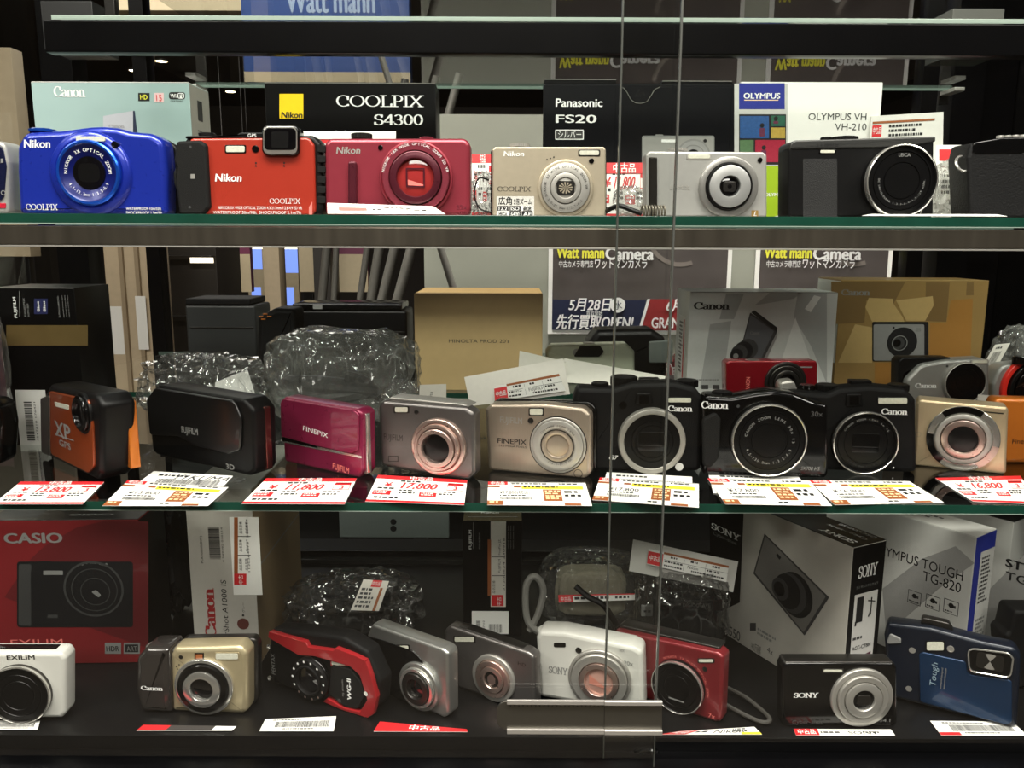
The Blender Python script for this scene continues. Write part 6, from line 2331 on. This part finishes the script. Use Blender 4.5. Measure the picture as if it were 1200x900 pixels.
x, z, k, L = lens_set(T, 703, 795, 38, SATIN, SATIN, PINKM, 7, .44, dr, ring=.90, inner=.62, gm=mat('pink_glass', (206, 160, 146), .12, .3, coat=1))
m = M(); m.flat([(x - .3 * k, z + .2 * k), (x - .3 * k, z - .1 * k), (x + .3 * k, z - .22 * k)], mat('shutter_pink', (186, 120, 104), .3), -5.6); m.build('lens_shutter', L)
dot(T, 678, 762, 3.4, DKMET)
button(T, 643, 741, 11, 9, 3.5, WPAINT, 'shutter_ring', False)
button(T, 661, 743, 12, 9, 1.2, WPAINT, 'mode_dial', False)

# red camera with black lens
T = Thing('compact_camera', 'red camera with a large black lens, half behind the white ringed-lens camera', 'camera', GBm, G3(716, 806), G3(847, 850))
RED2 = mat('deep_red_paint', (124, 34, 40), 0.32, 0.35, coat=.35)
body(T, [(722, 808, 4), (712, 748, 4), (722, 738, 4), (840, 764, 5), (848, 770, 4), (845, 846, 4), (838, 849, 3)], 15, RED2, 2.5, 4,
     draw=lambda m: T.txt(m, '7x', 830, 840, 838, 835, PINK))
body(T, [(716, 740, 2), (724, 735, 3), (842, 762, 2), (838, 768, 1)], 14, DKMET, 1, 2, name='top_plate', y0=5)


def dr(b, x, z, k, y):
    b.arctext('NIKKOR 7X WIDE OPTICAL ZOOM', x, z, 1.05 * k, .085 * k, PINK, 60, y=-.25, step=.09 * k)
    b.rect(x - .3 * k, z - .5 * k, x + .3 * k, z - .44 * k, GREY, y)


lens_flat(T, 796, 803, 30, BLK, 6, .92, dr, (.74, .5), CHROME)
flash(T, 819, 772.5, 836, 776, DKMET)
dot(T, 826, 784, 2.6, DKMET)

# black slim camera with champagne lens
T = Thing('compact_camera', 'black slim camera with a bright silver lens disc, white lettering on its left', 'camera', GBm, G3(917, 852), G3(1052, 851))


def dr(m):
    T.ser(m, 'SONY', 930, 817.5, 958.5, 812, INK, bold=.2, thin=.09)
    T.txt(m, 'Cyber-shot', 928, 848, 964, 843.5, DGREY, bold=.01)
    T.txt(m, '14.1', 1032, 846, 1043, 842, GREY)
    T.txt(m, 'MEGA PIXELS', 1025, 849.5, 1043, 847.5, DGREY)


body(T, [(917, 852, 3), (917, 783, 3), (921, 777, 3), (1048, 777, 4), (1052, 783, 3), (1052, 851, 3)], 14, BLKG, 2.5, 3, draw=dr)
body(T, [(919, 782, 1), (921, 776.4, 2), (1047, 776.4, 2), (1050, 782, 1)], 13, DKMET, 1, 1.5, name='top_plate', y0=1.0)
x, z, k, L = lens_set(T, 1009, 816.5, 33.5, SATIN, SATIN, SATIN, 6, .34, ring=.82, inner=.60, gm=PUPIL)
m = M(); m.slab(rr(x - .22 * k, z - .17 * k, x + .22 * k, z + .17 * k, .1 * k), -5.2, -4, DKMET, .2); m.build('lens_shutter', L)
flash(T, 965, 784.5, 987, 787.5, DKMET, r=.8)
button(T, 978, 777, 8, 5, .8, DKMET)

# dark blue rugged camera
T = Thing('compact_camera', 'dark blue rugged camera with a squarish lens window in its upper right corner', 'camera', GBm, G3(1036, 819), G3(1192, 856))
TBLUE = mat('petrol_blue_paint', (18, 50, 84), 0.3, 0.5, coat=.4)


def dr(m):
    vtext(T, m, 'Tough', 1095, 805, 777, 6, mat('tough_text', (120, 146, 160), .4), y=-1.2, shear=0) if False else m.text('Tough', T.q(1096, 804)[0], T.q(1096, 804)[1], 4.2, mat('tough_text', (130, 152, 166), .4), y=-1.6, rot=90, w=T.q(1096, 776)[1] - T.q(1096, 804)[1], shear=.2)
    for i in range(2):
        m.text('waterproof shockproof', T.q(1103 + i * 4, 806)[0], T.q(1103, 806)[1], 1.4, GREY, y=-1.6, rot=90, w=T.q(1103, 781)[1] - T.q(1103, 806)[1])
    C(T, m, 1069, 762, 3.4, SATIN, -.2); C(T, m, 1065, 807, 3.2, SATIN, -.2)


body(T, [(1042, 817, 4), (1036, 745, 4), (1040, 730, 4), (1090, 736, 3), (1150, 752, 5), (1190, 760, 6), (1197, 772, 5), (1192, 852, 5), (1184, 856, 3)], 16, mat('navy_shell', (16, 24, 38), .34, .3, coat=.2), 3, 4, y0=.5)
body(T, [(1078, 822, 3), (1077, 766, 3), (1082, 764, 2), (1132, 775, 3), (1134, 790, 4), (1186, 797, 3), (1186, 846, 4), (1180, 849, 3)], 2, TBLUE, .7, 4, name='front_panel', y0=-1.0, draw=dr)
body(T, [(1038, 755, 2), (1043, 742, 2), (1056, 748, 2), (1056, 754, 1)], 5, GREY, 1, 1, name='corner_guard', y0=-.8)
body(T, [(1078, 736, 2), (1080, 727, 3), (1112, 734, 3), (1119, 746, 2), (1108, 744, 2), (1104, 740, 2), (1086, 735, 2)], 8, DKMET, 1, 2, name='strap_bar', y0=6)
W_ = body(T, [(1136, 785, 5), (1134, 758, 5), (1182, 764, 5), (1187, 770, 3), (1184, 793, 5)], 3, BLKG, .8, 4, name='lens_window', y0=-2)
m = M()
o_ = rounded(T.qs([(1136, 785, 5), (1134, 758, 5), (1182, 764, 5), (1187, 770, 3), (1184, 793, 5)]), 4)
m.tube([(p[0], -2.2, p[1]) for p in o_ + o_[:1]], .7, CHROME, 8); m.build('window_frame', W_)
c = T.q(1160, 774); m = M()
m.flat(rr(c[0] - 9, c[1] - 6.5, c[0] + 9, c[1] + 6.5, 3), DKMET, -2.3)
for a0 in (62, 242):
    m.flat([c] + [(c[0] + 7.5 * math.cos(R(a0 + q)), c[1] + 6.2 * math.sin(R(a0 + q))) for q in (0, 14, 28, 42, 56)], SATIN, -2.4)  # pale wedges paint the conic sheen of brushed metal
m.build('lens_shutter', W_)
flash(T, 1086, 752, 1106, 762, BLK)
dot(T, 1114, 760.5, 3.6, SATIN)
button(T, 1080, 735, 12, 5, 1.5, SATIN)

T = Thing('compact_camera', 'black camera cut off by the right edge, behind the dark blue rugged one', 'camera', GBm, S(1178, .625, Z3), S(1330, .625, Z3))
body(T, [(1182, 815, 4), (1178, 745, 4), (1184, 740, 3), (1190, 716, 4), (1330, 718, 4), (1330, 820, 4)], 24, BLKM, 3, 4)
lens_set(T, 1262, 775, 34, DKMET, BLK, BLKG, 8, .5)

# ------------------------------------------------------------------ bottom deck: cartons
GCB = 'camera cartons on the bottom deck'
CASRED = mat('red_carton', (120, 30, 34), 0.42, coat=.2, vary=.06)
CASRD2 = mat('red_carton_dark', (94, 26, 30), 0.42, coat=.2)
T = Thing('camera_carton', 'red carton with a printed black camera and pale lettering, left end of bottom deck', 'carton', GCB, G3(2, 779), G3(175, 776))
H = (Zp(90, 610, T.loc.y) - Z3) * 1000


def dr(m):
    F(T, m, [(2, 708), (20, 680), (60, 640), (100, 622), (174, 612), (174, 611), (2, 611)], CASRD2, -.1) if False else None
    F(T, m, [(36, 655), (52, 640), (90, 618), (120, 611), (174, 611), (174, 760), (5, 700)], CASRD2, -.1)
    T.txt(m, 'CASIO', 5, 636.5, 74, 625, SILV, bold=.045)
    FR(T, m, 20, 658, 156, 735, BINK, -.2, 3)
    FR(T, m, 36, 668, 152, 730, mat('print_black_camera', (24, 24, 26), .4), -.3, 2)
    FR(T, m, 22, 661, 37, 733, DGREY, -.3, 2)
    T.txt(m, 'EXILIM', 96, 663.5, 126, 660, GREY, y=-.4)
    F(T, m, [(45, 663), (48, 657.5), (60, 657.5), (63, 663)], BINK, -.25)
    FR(T, m, 51, 668.5, 74, 673.5, GREY, -.4, .6)
    RG(T, m, 110, 690, 30, 32.5, DGREY, -.5); C(T, m, 110, 690, 29.5, BINK, -.45); RG(T, m, 111, 691, 24, 25, DGREY, -.55); RG(T, m, 112, 693, 15, 16, DGREY, -.55)
    F(T, m, [(107, 693), (113, 691), (119, 697), (116, 700)], GREY, -.6, 1)
    FR(T, m, 56, 720, 68, 724, DGREY, -.4)
    T.txt(m, 'EXILIM', 13, 757, 74, 749.5, PINK, bold=.0)
    FR(T, m, 123, 753, 142, 766, GREY, -.2); T.txt(m, 'HDR', 125, 763, 140, 757, BINK, y=-.3, bold=.02)
    FR(T, m, 145, 753, 164, 766, GREY, -.2); FR(T, m, 147, 755, 162, 764, BINK, -.3); T.txt(m, 'ART', 149, 763, 161, 757, GREY, y=-.4)


def sd(m, W, D, H):
    m.T = SIDE_R(W, D)
    m.text('EXILIM', 22, H * .35, 3, DGREY, y=-.2, rot=90, w=H * .3)


def tp(m, W, D):
    m.text('CASIO', W * .30, 14, 4.2, SILV, y=-.2, rot=180, w=W * .30, bold=.04)
    m.rect(-W * .48, 8, -W * .2, 30, DGREY, -.15)


carton(T, H, 56, CASRED, dr, sd, tp, sidem=mat('black_side_print', (22, 20, 20), .4, coat=.2), topm=mat('black_side_print', (22, 20, 20), .4, coat=.2))

LGREY = mat('light_grey_carton', (178, 174, 166), 0.5, vary=.05)
TAN = mat('tan_carton_side', (132, 112, 84), 0.5, vary=.08)
T = Thing('camera_carton', 'grey carton on end with red sideways lettering and tan sides, behind the champagne camera', 'carton', GCB, G3(230, 779), G3(305, 779))


def dr(m):
    vtext(T, m, 'PLA1000IS(BW)', 238.5, 660, 628, 2.6, DGREY)
    m.barcode(T.q(246, 655)[0], T.q(246, 655)[1], T.q(259, 655)[0], T.q(246, 617)[1], BINK, -.2, True, 28)
    vtext(T, m, '4 549292 010114', 263, 659, 618, 2.2, DGREY)
    a = T.q(253, 747); b = T.q(253, 690)
    m.serif('Canon', T.q(254, 747)[0], a[1], (T.q(254, 747)[0] - T.q(241, 747)[0]), mat('brand_red', (150, 34, 36), .5), w=b[1] - a[1], bold=.24, thin=.08, rot=90)
    m.text('PowerShot A1000 IS', T.q(270, 768)[0], T.q(270, 768)[1], 4.6, BINK, y=-.2, rot=90, w=T.q(270, 680)[1] - T.q(270, 768)[1], shear=.15)
    C(T, m, 285, 731, 6.5, mat('maroon_dot', (96, 50, 44), .5)); C(T, m, 285, 721, 1.3, BINK)
    vtext(T, m, 'グレー', 287, 718, 706, 2.5, DGREY)


def sd(m, W, D, H):
    m.T = SIDE_R(W, D)
    m.rect(1, H * .54, D - 1, H * .55, GREY, -.2)


carton(T, 158, 150, LGREY, dr, sd, sidem=TAN)
m = M()
a, b = T.q(274, 697), T.q(303, 606)
m.slab(rr(a[0], a[1], b[0], b[1], .3), -.35, -.05, WHITE, 0)
FR(T, m, 274.5, 606, 279, 672, BROWN, -.5)
FR(T, m, 274.5, 672, 289, 685, RINK, -.5); m.text('中古', T.q(285, 684)[0], T.q(285, 684)[1], 3, INK, y=-.65, rot=90)
for y in (650, 628):
    FR(T, m, 279, y, 294, y + .8, BINK, -.5)
for x in (281, 288):
    for y0 in (668, 646, 625):
        vtext(T, m, 'Canon' if (x == 288 and y0 == 646) else '品名型番', x + 3, y0, y0 - 14, 2.6, BINK, y=-.5)
vtext(T, m, '1120264573  292814', 293.5, 670, 608, 2.2, BINK, y=-.5)
m.build('stock_label', T.e)

T = Thing('camera_carton', 'black carton on end with sideways lettering and stickers, middle of the bottom deck', 'carton', GCB, S(543, .715, Z3), S(611, .715, Z3))
H = (Zp(577, 611, .715) - Z3) * 1000


def dr(m):
    vtext(T, m, 'FUJIFILM', 552.5, 643.5, 621, 3, INK, bold=.03)
    FR(T, m, 554.3, 612, 554.8, 643, GREY)
    vtext(T, m, 'FINEPIX', 563, 643, 624, 2, GREY)
    for i in range(3):
        vtext(T, m, 'optical zoom lens', 596 + i * 3, 643, 616, 1.4, GREY)


carton(T, H, 50, BCARD, dr, None, lambda m, W, D: (m.text('FUJIFILM', -W * .2, 20, 3, INK, y=-.2, w=W * .3), m.rect(-W * .42, 10, W * .42, 11, GREY, -.15)), topm=BLKG)
m = M()
a, b = T.q(575, 711), T.q(593, 611)
m.slab(rr(a[0], a[1], b[0], b[1], .3), -.35, -.05, GTAG, 0)
FR(T, m, 571.5, 632, 575.5, 698, BROWN, -.45)
FR(T, m, 576, 697, 590, 710, RINK, -.5); m.text('中古', T.q(587, 709)[0], T.q(587, 709)[1], 3, INK, y=-.65, rot=90)
for y in (674, 652):
    FR(T, m, 576, y, 592, y + .8, BINK, -.5)
vtext(T, m, 'FUJIFILM', 586.5, 671, 655, 2.6, BINK, y=-.5)
vtext(T, m, '品名型番', 580, 695, 680, 2.4, BINK, y=-.5); vtext(T, m, 'FinePix JZ', 586.5, 650, 632, 2.4, BINK, y=-.5); vtext(T, m, '21200624 230918', 591.5, 692, 630, 2, BINK, y=-.5)
m.build('stock_label', T.e)
m = M()
a, b = T.q(553, 742.5), T.q(596, 716)
m.slab(rr(a[0], a[1], b[0], b[1], .3), -.55, -.36, WHITE, 0)
m.barcode(T.q(558, 750)[0], T.q(558, 741)[1], T.q(563, 750)[0], T.q(558, 726)[1], BINK, -.7, True, 16)
m.barcode(T.q(573, 750)[0], T.q(573, 741)[1], T.q(589, 750)[0], T.q(573, 731)[1], BINK, -.7, False, 14)
vtext(T, m, '4547410', 568, 741, 727, 2.2, BINK, y=-.7)
m.build('barcode_label', T.e)

# the turned black and grey carton
T = Thing('camera_carton', 'turned grey carton with a printed slanted camera and a black lettered side', 'carton', GCB, G3(837, 735), G3(985, 828))
H = (Zp(992, 642, onz(985, 828, Z3).y) - Z3) * 1000
SGREY = mat('warm_grey_carton', (182, 178, 169), 0.4, coat=.2, vary=.1, scale=10)


def dr(m):
    F(T, m, [(833, 722), (831, 560), (873, 570), (867, 706)], BCARD, -.1)
    T.ser(m, 'SONY', 834, 619, 868, 612, INK, y=-.3, bold=.18, thin=.08)
    T.txt(m, 'Cyber-shot', 836, 626, 864, 622, GREY, y=-.3)
    P_ = [(883, 672), (896, 625), (972, 700), (943, 745)]
    F(T, m, P_, DGREY, -.2, 1)
    F(T, m, [(885, 671), (897, 628), (968, 699), (942, 741)], mat('print_pewter', (112, 110, 106), .4), -.3, 1)
    for i, r_ in enumerate((26, 23, 20)):
        C(T, m, 932 - i * 4.5, 697 - i * 2, r_, BINK if i % 2 == 0 else DGREY, -.4 - i * .1)
    C(T, m, 915, 690, 13, DGREY, -.8); C(T, m, 914, 690, 8.5, PUPIL, -.9)
    F(T, m, [(911, 648), (916, 653), (914, 656), (910, 651)], BINK, -.45)
    T.txt(m, 'W550', 845, 738, 868, 727, DGREY, y=-.2, bold=.01)
    F(T, m, [(837, 740), (837, 731), (852, 739), (852, 750)], BLKG, -.2)
    FR(T, m, 879, 730, 886, 739, DGREY)
    T.txt(m, '1410万画素', 880, 760, 892, 752, DGREY)
    T.txt(m, '4x', 899, 764, 906, 757, DGREY)
    m.lines(T.q(888, 735)[0], T.q(888, 745)[1], T.q(920, 745)[0], T.q(888, 735)[1], 2, GREY)


def sd(m, W, D, H):
    m.T = SIDE_R(W, D)
    m.rect(0.4, .4, D - .4, H - .4, BCARD, -.08)
    m.serif('SONY', D * .22, H * .80, H * .075, INK, w=D * .55, bold=.18, thin=.09, y=-.2)
    m.text('デジタルスチルカメラ', D * .18, H * .735, 2, GREY, w=D * .66, y=-.2)
    m.rect(D * .16, H * .02, D * .86, H * .70, mat('light_print', (200, 198, 194), .45), -.15)
    m.rect(D * .24, H * .52, D * .44, H * .68, BINK, -.3); m.rect(D * .22, H * .5, D * .27, H * .53, BINK, -.3)
    m.tube([(D * .68, -.3, H * .55), (D * .68, -.3, H * .66)], .5, BINK, 6); m.tube([(D * .58, -.3, H * .645), (D * .78, -.3, H * .63)], .5, BINK, 6)
    m.tube([(D * .68, -.3, H * .58), (D * .62, -.3, H * .54)], .5, BINK, 6)
    m.text('ACC-CTBN', D * .2, H * .345, 3.2, BINK, w=D * .56, y=-.3, bold=.02)
    m.lines(D * .2, H * .4, D * .6, H * .43, 1, DGREY, -.3)
    for i, (u, v) in enumerate(((.66, .27), (.56, .22), (.48, .16), (.40, .10), (.28, .04))):
        m.flat(rounded([(D * u - 3, H * v - 2), (D * u + 4, H * v - .5), (D * u + 5, H * v + 5), (D * u - 2, H * v + 4)], .5), mat('accessory_%d' % i, ((84, 40, 58), (60, 34, 46), (50, 28, 38), (206, 204, 200), (40, 34, 36))[i], .4), -.3 - i * .05)


def tp(m, W, D):
    m.serif('SONY', W * .46, 12, 6.5, INK, w=W * .22, bold=.18, thin=.09, y=-.2, rot=180)
    m.text('Cyber-shot', W * .46, 24, 4, GREY, w=W * .26, y=-.2, rot=180)
    m.text('DSC-W550', W * .46, 34, 4, GREY, w=W * .24, y=-.2, rot=180)
    m.flat([(-W * .15, 6), (-W * .05, 12), (-W * .15, 18), (-W * .22, 12)], BROWN, -.2)


carton(T, H, 37, SGREY, dr, sd, tp, topm=BCARD)

T = Thing('camera_carton', 'pale carton with dark lettering and three small icons, right of the turned carton', 'carton', GCB, Vector((.302, .752, Z3)), Vector((.3815, .64, Z3)))
H = (Zp(1145, 630, .64) - Z3) * 1000
OLY = mat('pale_grey_carton', (196, 194, 190), 0.42, coat=.15, vary=.07, scale=9)


def dr(m):
    F(T, m, [(1034, 690), (1080, 655), (1120, 640), (1142, 660), (1100, 690), (1060, 725), (1040, 760)], mat('grey_swoosh', (150, 148, 146), .45), -.1)
    z0 = T.q(1035, 660)[1]; x0 = T.q(1022, 650)[0]; x1 = T.q(1128.5, 678)[0]
    hcap = T.q(1128, 669)[1] - T.q(1128, 681)[1]
    m.text('OLYMPUS TOUGH', x0, T.q(1128, 681)[1], hcap, BINK, w=x1 - x0, y=-.25)
    x2 = T.q(1081, 684)[0]; x3 = T.q(1126, 692)[0]
    m.text('TG-820', x2, T.q(1126, 695)[1], hcap, BINK, w=x3 - x2, y=-.25)
    for i, (xa, xb, yc) in enumerate(((1064, 1080, 697.5), (1085, 1102, 703), (1106, 1124, 708.5))):
        a = T.q(xa, yc); b = T.q(xb, yc)
        s_ = (b[0] - a[0]); zc = a[1]
        for (u0, v0, u1, v1) in ((0, 0, 1, .04), (0, .96, 1, 1), (0, 0, .04, 1), (.96, 0, 1, 1)):
            m.rect(a[0] + u0 * s_, zc - s_ * .5 + v0 * s_, a[0] + u1 * s_, zc - s_ * .5 + v1 * s_, DGREY, -.25)
        m.flat(circ(a[0] + s_ * .5, zc + s_ * .12, s_ * .18, 16), BINK, -.3)
        m.flat([(a[0] + s_ * .2, zc + s_ * .1), (a[0] + s_ * .8, zc - s_ * .02), (a[0] + s_ * .8, zc + s_ * .2)], DGREY, -.28)
        m.lines(a[0] + s_ * .1, zc - s_ * .44, a[0] + s_ * .9, zc - s_ * .26, 1, DGREY, -.3)


def sd(m, W, D, H):
    m.T = SIDE_R(W, D)
    m.rect(.5, H * .88, D - .5, H - .3, PBLUE, -.2); m.rect(.5, 1, D * .3, H * .88, PBLUE, -.2)
    m.lines(D * .4, H * .5, D * .9, H * .84, 12, DGREY, -.2); m.lines(D * .4, H * .1, D * .9, H * .4, 10, GREY, -.2)


carton(T, H, 35, OLY, dr, sd, lambda m, W, D: (m.lines(-W * .45, 6, W * .4, 24, 3, DGREY, -.2)), topm=OLY)

T = Thing('camera_carton', 'pale grey carton with bold dark lettering, cut off by the right edge, bottom deck', 'carton', GCB, Vector((.378, .795, Z3)), Vector((.448, .698, Z3)))


def dr(m):
    F(T, m, [(1150, 760), (1160, 690), (1200, 650), (1230, 700), (1180, 740)], mat('grey_swoosh', (150, 148, 146), .45), -.1)
    k = T.k(1190, 660)[1]
    a = T.q(1178, 663); b = T.q(1178, 678)
    m.text('STYLUS', a[0], a[1], 9.5 * k, BINK, y=-.25, bold=.04, w=62 * T.k(1190, 660)[0])
    m.text('TG-2', b[0], b[1], 9.5 * k, BINK, y=-.25, bold=.01, w=42 * T.k(1190, 660)[0])


carton(T, 118, 30, OLY, dr, topm=mat('black_side_print', (22, 20, 20), .4), edge=OLY)

# ------------------------------------------------------------------ bottom deck: bags, straps, tags
D3 = Vector((0, 0, 1))


def P3(px, Y, h=0.0):
    return stand(px, Y, Z3) + Vector((0, 0, h))


DFILM = clear('dark_film', (0.62, 0.62, 0.62), 1.5, 0.07, 0.02, 1.0, 60, 1.6)
crumple('plastic_bag', 'shiny crumpled bag of black accessories with a label, behind the red rugged camera', 'bag', GB, P3(418, .715, .030), (.066, .04, .034), DFILM, 71, .15, Z3, 60, 30)
crumple('accessory_pouch', 'dark folded pouch inside the shiny bag behind the red rugged camera', 'pouch', None, P3(415, .715, .018), (.036, .019, .015), BLKM, 72, .08, Z3, 40, 20)
world_quad([at(411, 715, .672), at(444, 716, .672), at(456, 681, .682), at(426, 679, .682)], 'stock_label', 'slanted stock label on the shiny bag behind the red rugged camera', 'label', 'stock labels on the bottom deck', 26, 34,
           lambda m, W, H: (m.rect(W * .38, H * .78, W * .74, H, RINK, -.4), m.text('中古品', W * .4, H * .84, H * .1, INK, y=-.55, w=W * .3), m.rect(W * .76, 0, W * .86, H * .76, BROWN, -.4), m.lines(W * .08, H * .05, W * .7, H * .74, 5, DGREY, -.4)), base=GTAG)
BEI = mat('beige_cloth', (176, 170, 148), .7, vary=.12, scale=30)
crumple('plastic_bag', 'clear bag of pale folded cloth with a red strip label, behind the white camera', 'bag', GB, P3(692, .745, .034), (.052, .035, .036), FILM, 81, .07, Z3, 54, 28, power=.55)
crumple('folded_cloth', 'pale beige folded cloth inside the clear bag behind the white camera', 'cloth', None, P3(692, .750, .030), (.036, .016, .024), BEI, 82, .05, Z3, 40, 20, power=.5)
world_quad([at(655, 706, .702), at(744, 703, .702), at(744, 696, .704), at(654, 698, .704)], 'stock_label', 'narrow red and white strip label on the bag of pale cloth', 'label', 'stock labels on the bottom deck', 70, 7,
           lambda m, W, H: (m.rect(0, 0, W * .19, H, RINK, -.4), m.text('中古品', W * .03, H * .2, H * .5, INK, y=-.55, w=W * .13), m.rect(0, H * .9, W, H * 1.1, RINK, -.4), m.lines(W * .21, H * .05, W * .44, H * .8, 1, BINK, -.4), m.lines(W * .5, H * .05, W * .66, H * .8, 1, BINK, -.4), m.lines(W * .74, H * .05, W * .98, H * .8, 1, BINK, -.4)))
cord('charger_cable', 'black cable curling out of the bag of pale cloth behind the white camera', 'cable', [P3(673, .695, .058), P3(688, .69, .05), P3(705, .685, .045), P3(718, .685, .03), P3(728, .69, .012)], .0028, BLK)
crumple('adapter', 'small black adapter lying in front of the bag of pale cloth', 'adapter', None, P3(697, .672, .022), (.011, .009, .013), BLK, 84, .03, None, 24, 14, power=.4)
cord('wrist_strap', 'pale looped strap standing beside the black carton on end', 'strap', [P3(634, .715, .002), P3(618, .715, .015), P3(616, .715, .048), P3(626, .716, .058), P3(636, .716, .045), P3(630, .716, .02), P3(620, .717, .004)], .0032, mat('strap_grey', (150, 148, 142), .5), 'wrist straps')

crumple('plastic_bag', 'clear bag with a white header card and black battery pack, above the red camera', 'bag', GB, P3(797, .70, .036), (.044, .032, .040), DFILM, 91, .10, Z3, 54, 28, power=.6)
T = Thing('battery_pack', 'black printed battery box inside the clear bag above the red camera', 'battery', None, P3(772, .675, .0), P3(840, .675, .0))
w = T.w / 2
m = M(); m.slab(rr(-w, 14, w, 52, 2), 6, 24, BLK, 1)
a = T.q(800, 702); m.text('DIGIOCTAVE', -w * .2, 45, 3.4, GREY, y=5.7, w=w * .95, bold=.02); m.text('BATTERY CHARGER', -w * .2, 39, 2.2, DGREY, y=5.7, w=w * .9)
m.build('box_body', T.e)
m = M(); m.slab(rr(-w * .8, 0, w * .8, 13.8, 3), 0, 28, BLKR, 2); m.build('charger_cradle', T.e)
m = M(); a = T.q(759, 718); m.slab(rr(a[0] - 5, a[1] - 5, a[0] + 5, a[1] + 5, .5), 3, 5.9, GREY, .4); m.rect(a[0] - 3, a[1] - 1, a[0] - .6, a[1] + 1, BINK, 2.8); m.rect(a[0] + .6, a[1] - 1, a[0] + 3, a[1] + 1, BINK, 2.8); m.build('usb_plug', T.e)
world_quad([at(737, 669, .690), at(859, 694, .690), at(865, 658, .700), at(742, 632, .700)], 'header_card', 'tilted white header card with a red stock label, above the red camera', 'card', None, 90, 28,
           lambda m, W, H: None, base=mat('card_grey', (204, 202, 196), .5))
world_quad([at(758, 661, .688), at(851, 682, .688), at(854, 663, .692), at(760, 643, .692)], 'stock_label', 'stock label with a red square on the tilted white header card', 'label', 'stock labels on the bottom deck', 70, 15, lambda m, W, H: asset_label(m, W, H, maker='Nikon'))
cord('wrist_strap', 'thin dark wrist strap looped on the deck right of the red camera', 'strap', [P3(852, .62, .003), P3(872, .605, .004), P3(892, .588, .003), P3(902, .575, .003), P3(894, .571, .003), P3(874, .580, .003), P3(848, .595, .004)], .0017, mat('strap_dark_grey', (58, 56, 52), .6), 'wrist straps')

# dark folded bag right of the red carton
crumple('camera_pouch', 'dark folded pouch standing between the red carton and the grey carton on end', 'pouch', None, P3(214, .76, .06), (.018, .04, .062), mat('pouch_black', (28, 28, 28), .45), 101, .12, Z3, 40, 24)

# grey bracket in the rear cabinet
T = Thing('metal_bracket', 'grey metal plate with two dark holes standing in the rear cabinet, above the shiny bag', 'bracket', None, stand(398, 1.08, Z3 - .06), stand(526, 1.08, Z3 - .06))
BRK = mat('bracket_grey', (118, 124, 122), .45, .3)
p0, p1 = T.q(398, 630), T.q(526, 596)
m = M(); m.slab(rr(p0[0], p0[1], p1[0], p1[1], 2), 0, 8, BRK, 1)
for y in (611.5, 619.5):
    C(T, m, 461, y, 3.5, BINK, -.2, 20)
m.build('plate', T.e)
m = M(); p0 = T.q(488, 632)[0]; zt = T.q(488, 632)[1]
m.slab([(p0 - 8, zt + 3), (p0 + 10, zt + 3), (p0 + 34, 0), (p0 + 18, 0)], 2, 7, mat('strip_grey', (96, 98, 96), .5), .5); m.build('reflected_strip', T.e)  # slanting strip added in place of a reflection in the glass
m = M(); p1 = T.q(405, 632)[0]; m.slab(rr(p1 - 4, 0, p1 + 4, zt + 3, .5), 2, 7, BLK, .5); m.build('support_leg', T.e)

GP3 = 'price cards along the front of the bottom deck'


def card3(name, bl, br, tr, tl, label, draw, W=62, H=20, lift=.0005, cat='price card', base=None):
    return world_quad(flatq(bl, br, tr, tl, Z3, lift), name, label, cat, GP3, W, H, draw, base=base)


card3('barcode_slip', (-20, 855.5), (44, 855), (47, 845), (-10, 845), 'white bar code slip under the white camera at the left edge', slip, cat='slip')
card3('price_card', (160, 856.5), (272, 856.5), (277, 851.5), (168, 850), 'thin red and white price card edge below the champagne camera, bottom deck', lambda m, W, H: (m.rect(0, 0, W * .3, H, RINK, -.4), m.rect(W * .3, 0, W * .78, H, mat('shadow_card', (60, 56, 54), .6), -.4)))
card3('barcode_slip', (304, 857), (391, 857), (394, 839.5), (311, 843), 'white bar code slip lying below the red rugged camera', slip, H=26, cat='slip')
card3('price_card', (438, 857.5), (548, 858), (547, 855), (445, 846), 'red topped price card below the turned silver and black camera', lambda m, W, H: (m.rect(0, 0, W, H, RINK, -.4), m.text('中古品', W * .36, H * .2, H * .6, INK, y=-.55, w=W * .34, bold=.03)))
card3('price_card', (773, 861), (893, 861), (884, 852), (800, 857), 'white stock card with red and yellow corners below the red camera', lambda m, W, H: (m.rect(0, 0, W * .25, H * .9, RINK, -.4), m.text('中古品', W * .04, H * .2, H * .5, INK, y=-.55, w=W * .18, bold=.03), m.text('Nikon', W * .5, H * .25, H * .5, BINK, y=-.4), m.lines(W * .28, H * .2, W * .46, H * .7, 1, BINK, -.4), m.lines(W * .7, H * .3, W * .9, H * .9, 2, BINK, -.4), m.rect(W * .8, 0, W, H * .3, YINK, -.45)), H=12)
card3('price_card', (933, 862), (1049, 862), (1044, 855), (930, 854.5), 'white stock card with a red corner below the black slim camera', lambda m, W, H: (m.rect(0, 0, W * .24, H, RINK, -.4), m.text('中古品', W * .03, H * .2, H * .6, INK, y=-.55, w=W * .18, bold=.03), m.text('SONY', W * .54, H * .15, H * .5, BINK, y=-.4), m.lines(W * .26, H * .2, W * .48, H * .6, 1, BINK, -.4), m.lines(W * .72, H * .2, W * .96, H * .6, 1, BINK, -.4)), H=10)
card3('barcode_slip', (1103, 862), (1204, 862), (1186, 846), (1090, 845), 'white bar code slip below the dark blue rugged camera', lambda m, W, H: (slip(m, W, H), m.rect(0, 0, W * .24, H * .2, RINK, -.45)), H=24, cat='slip')
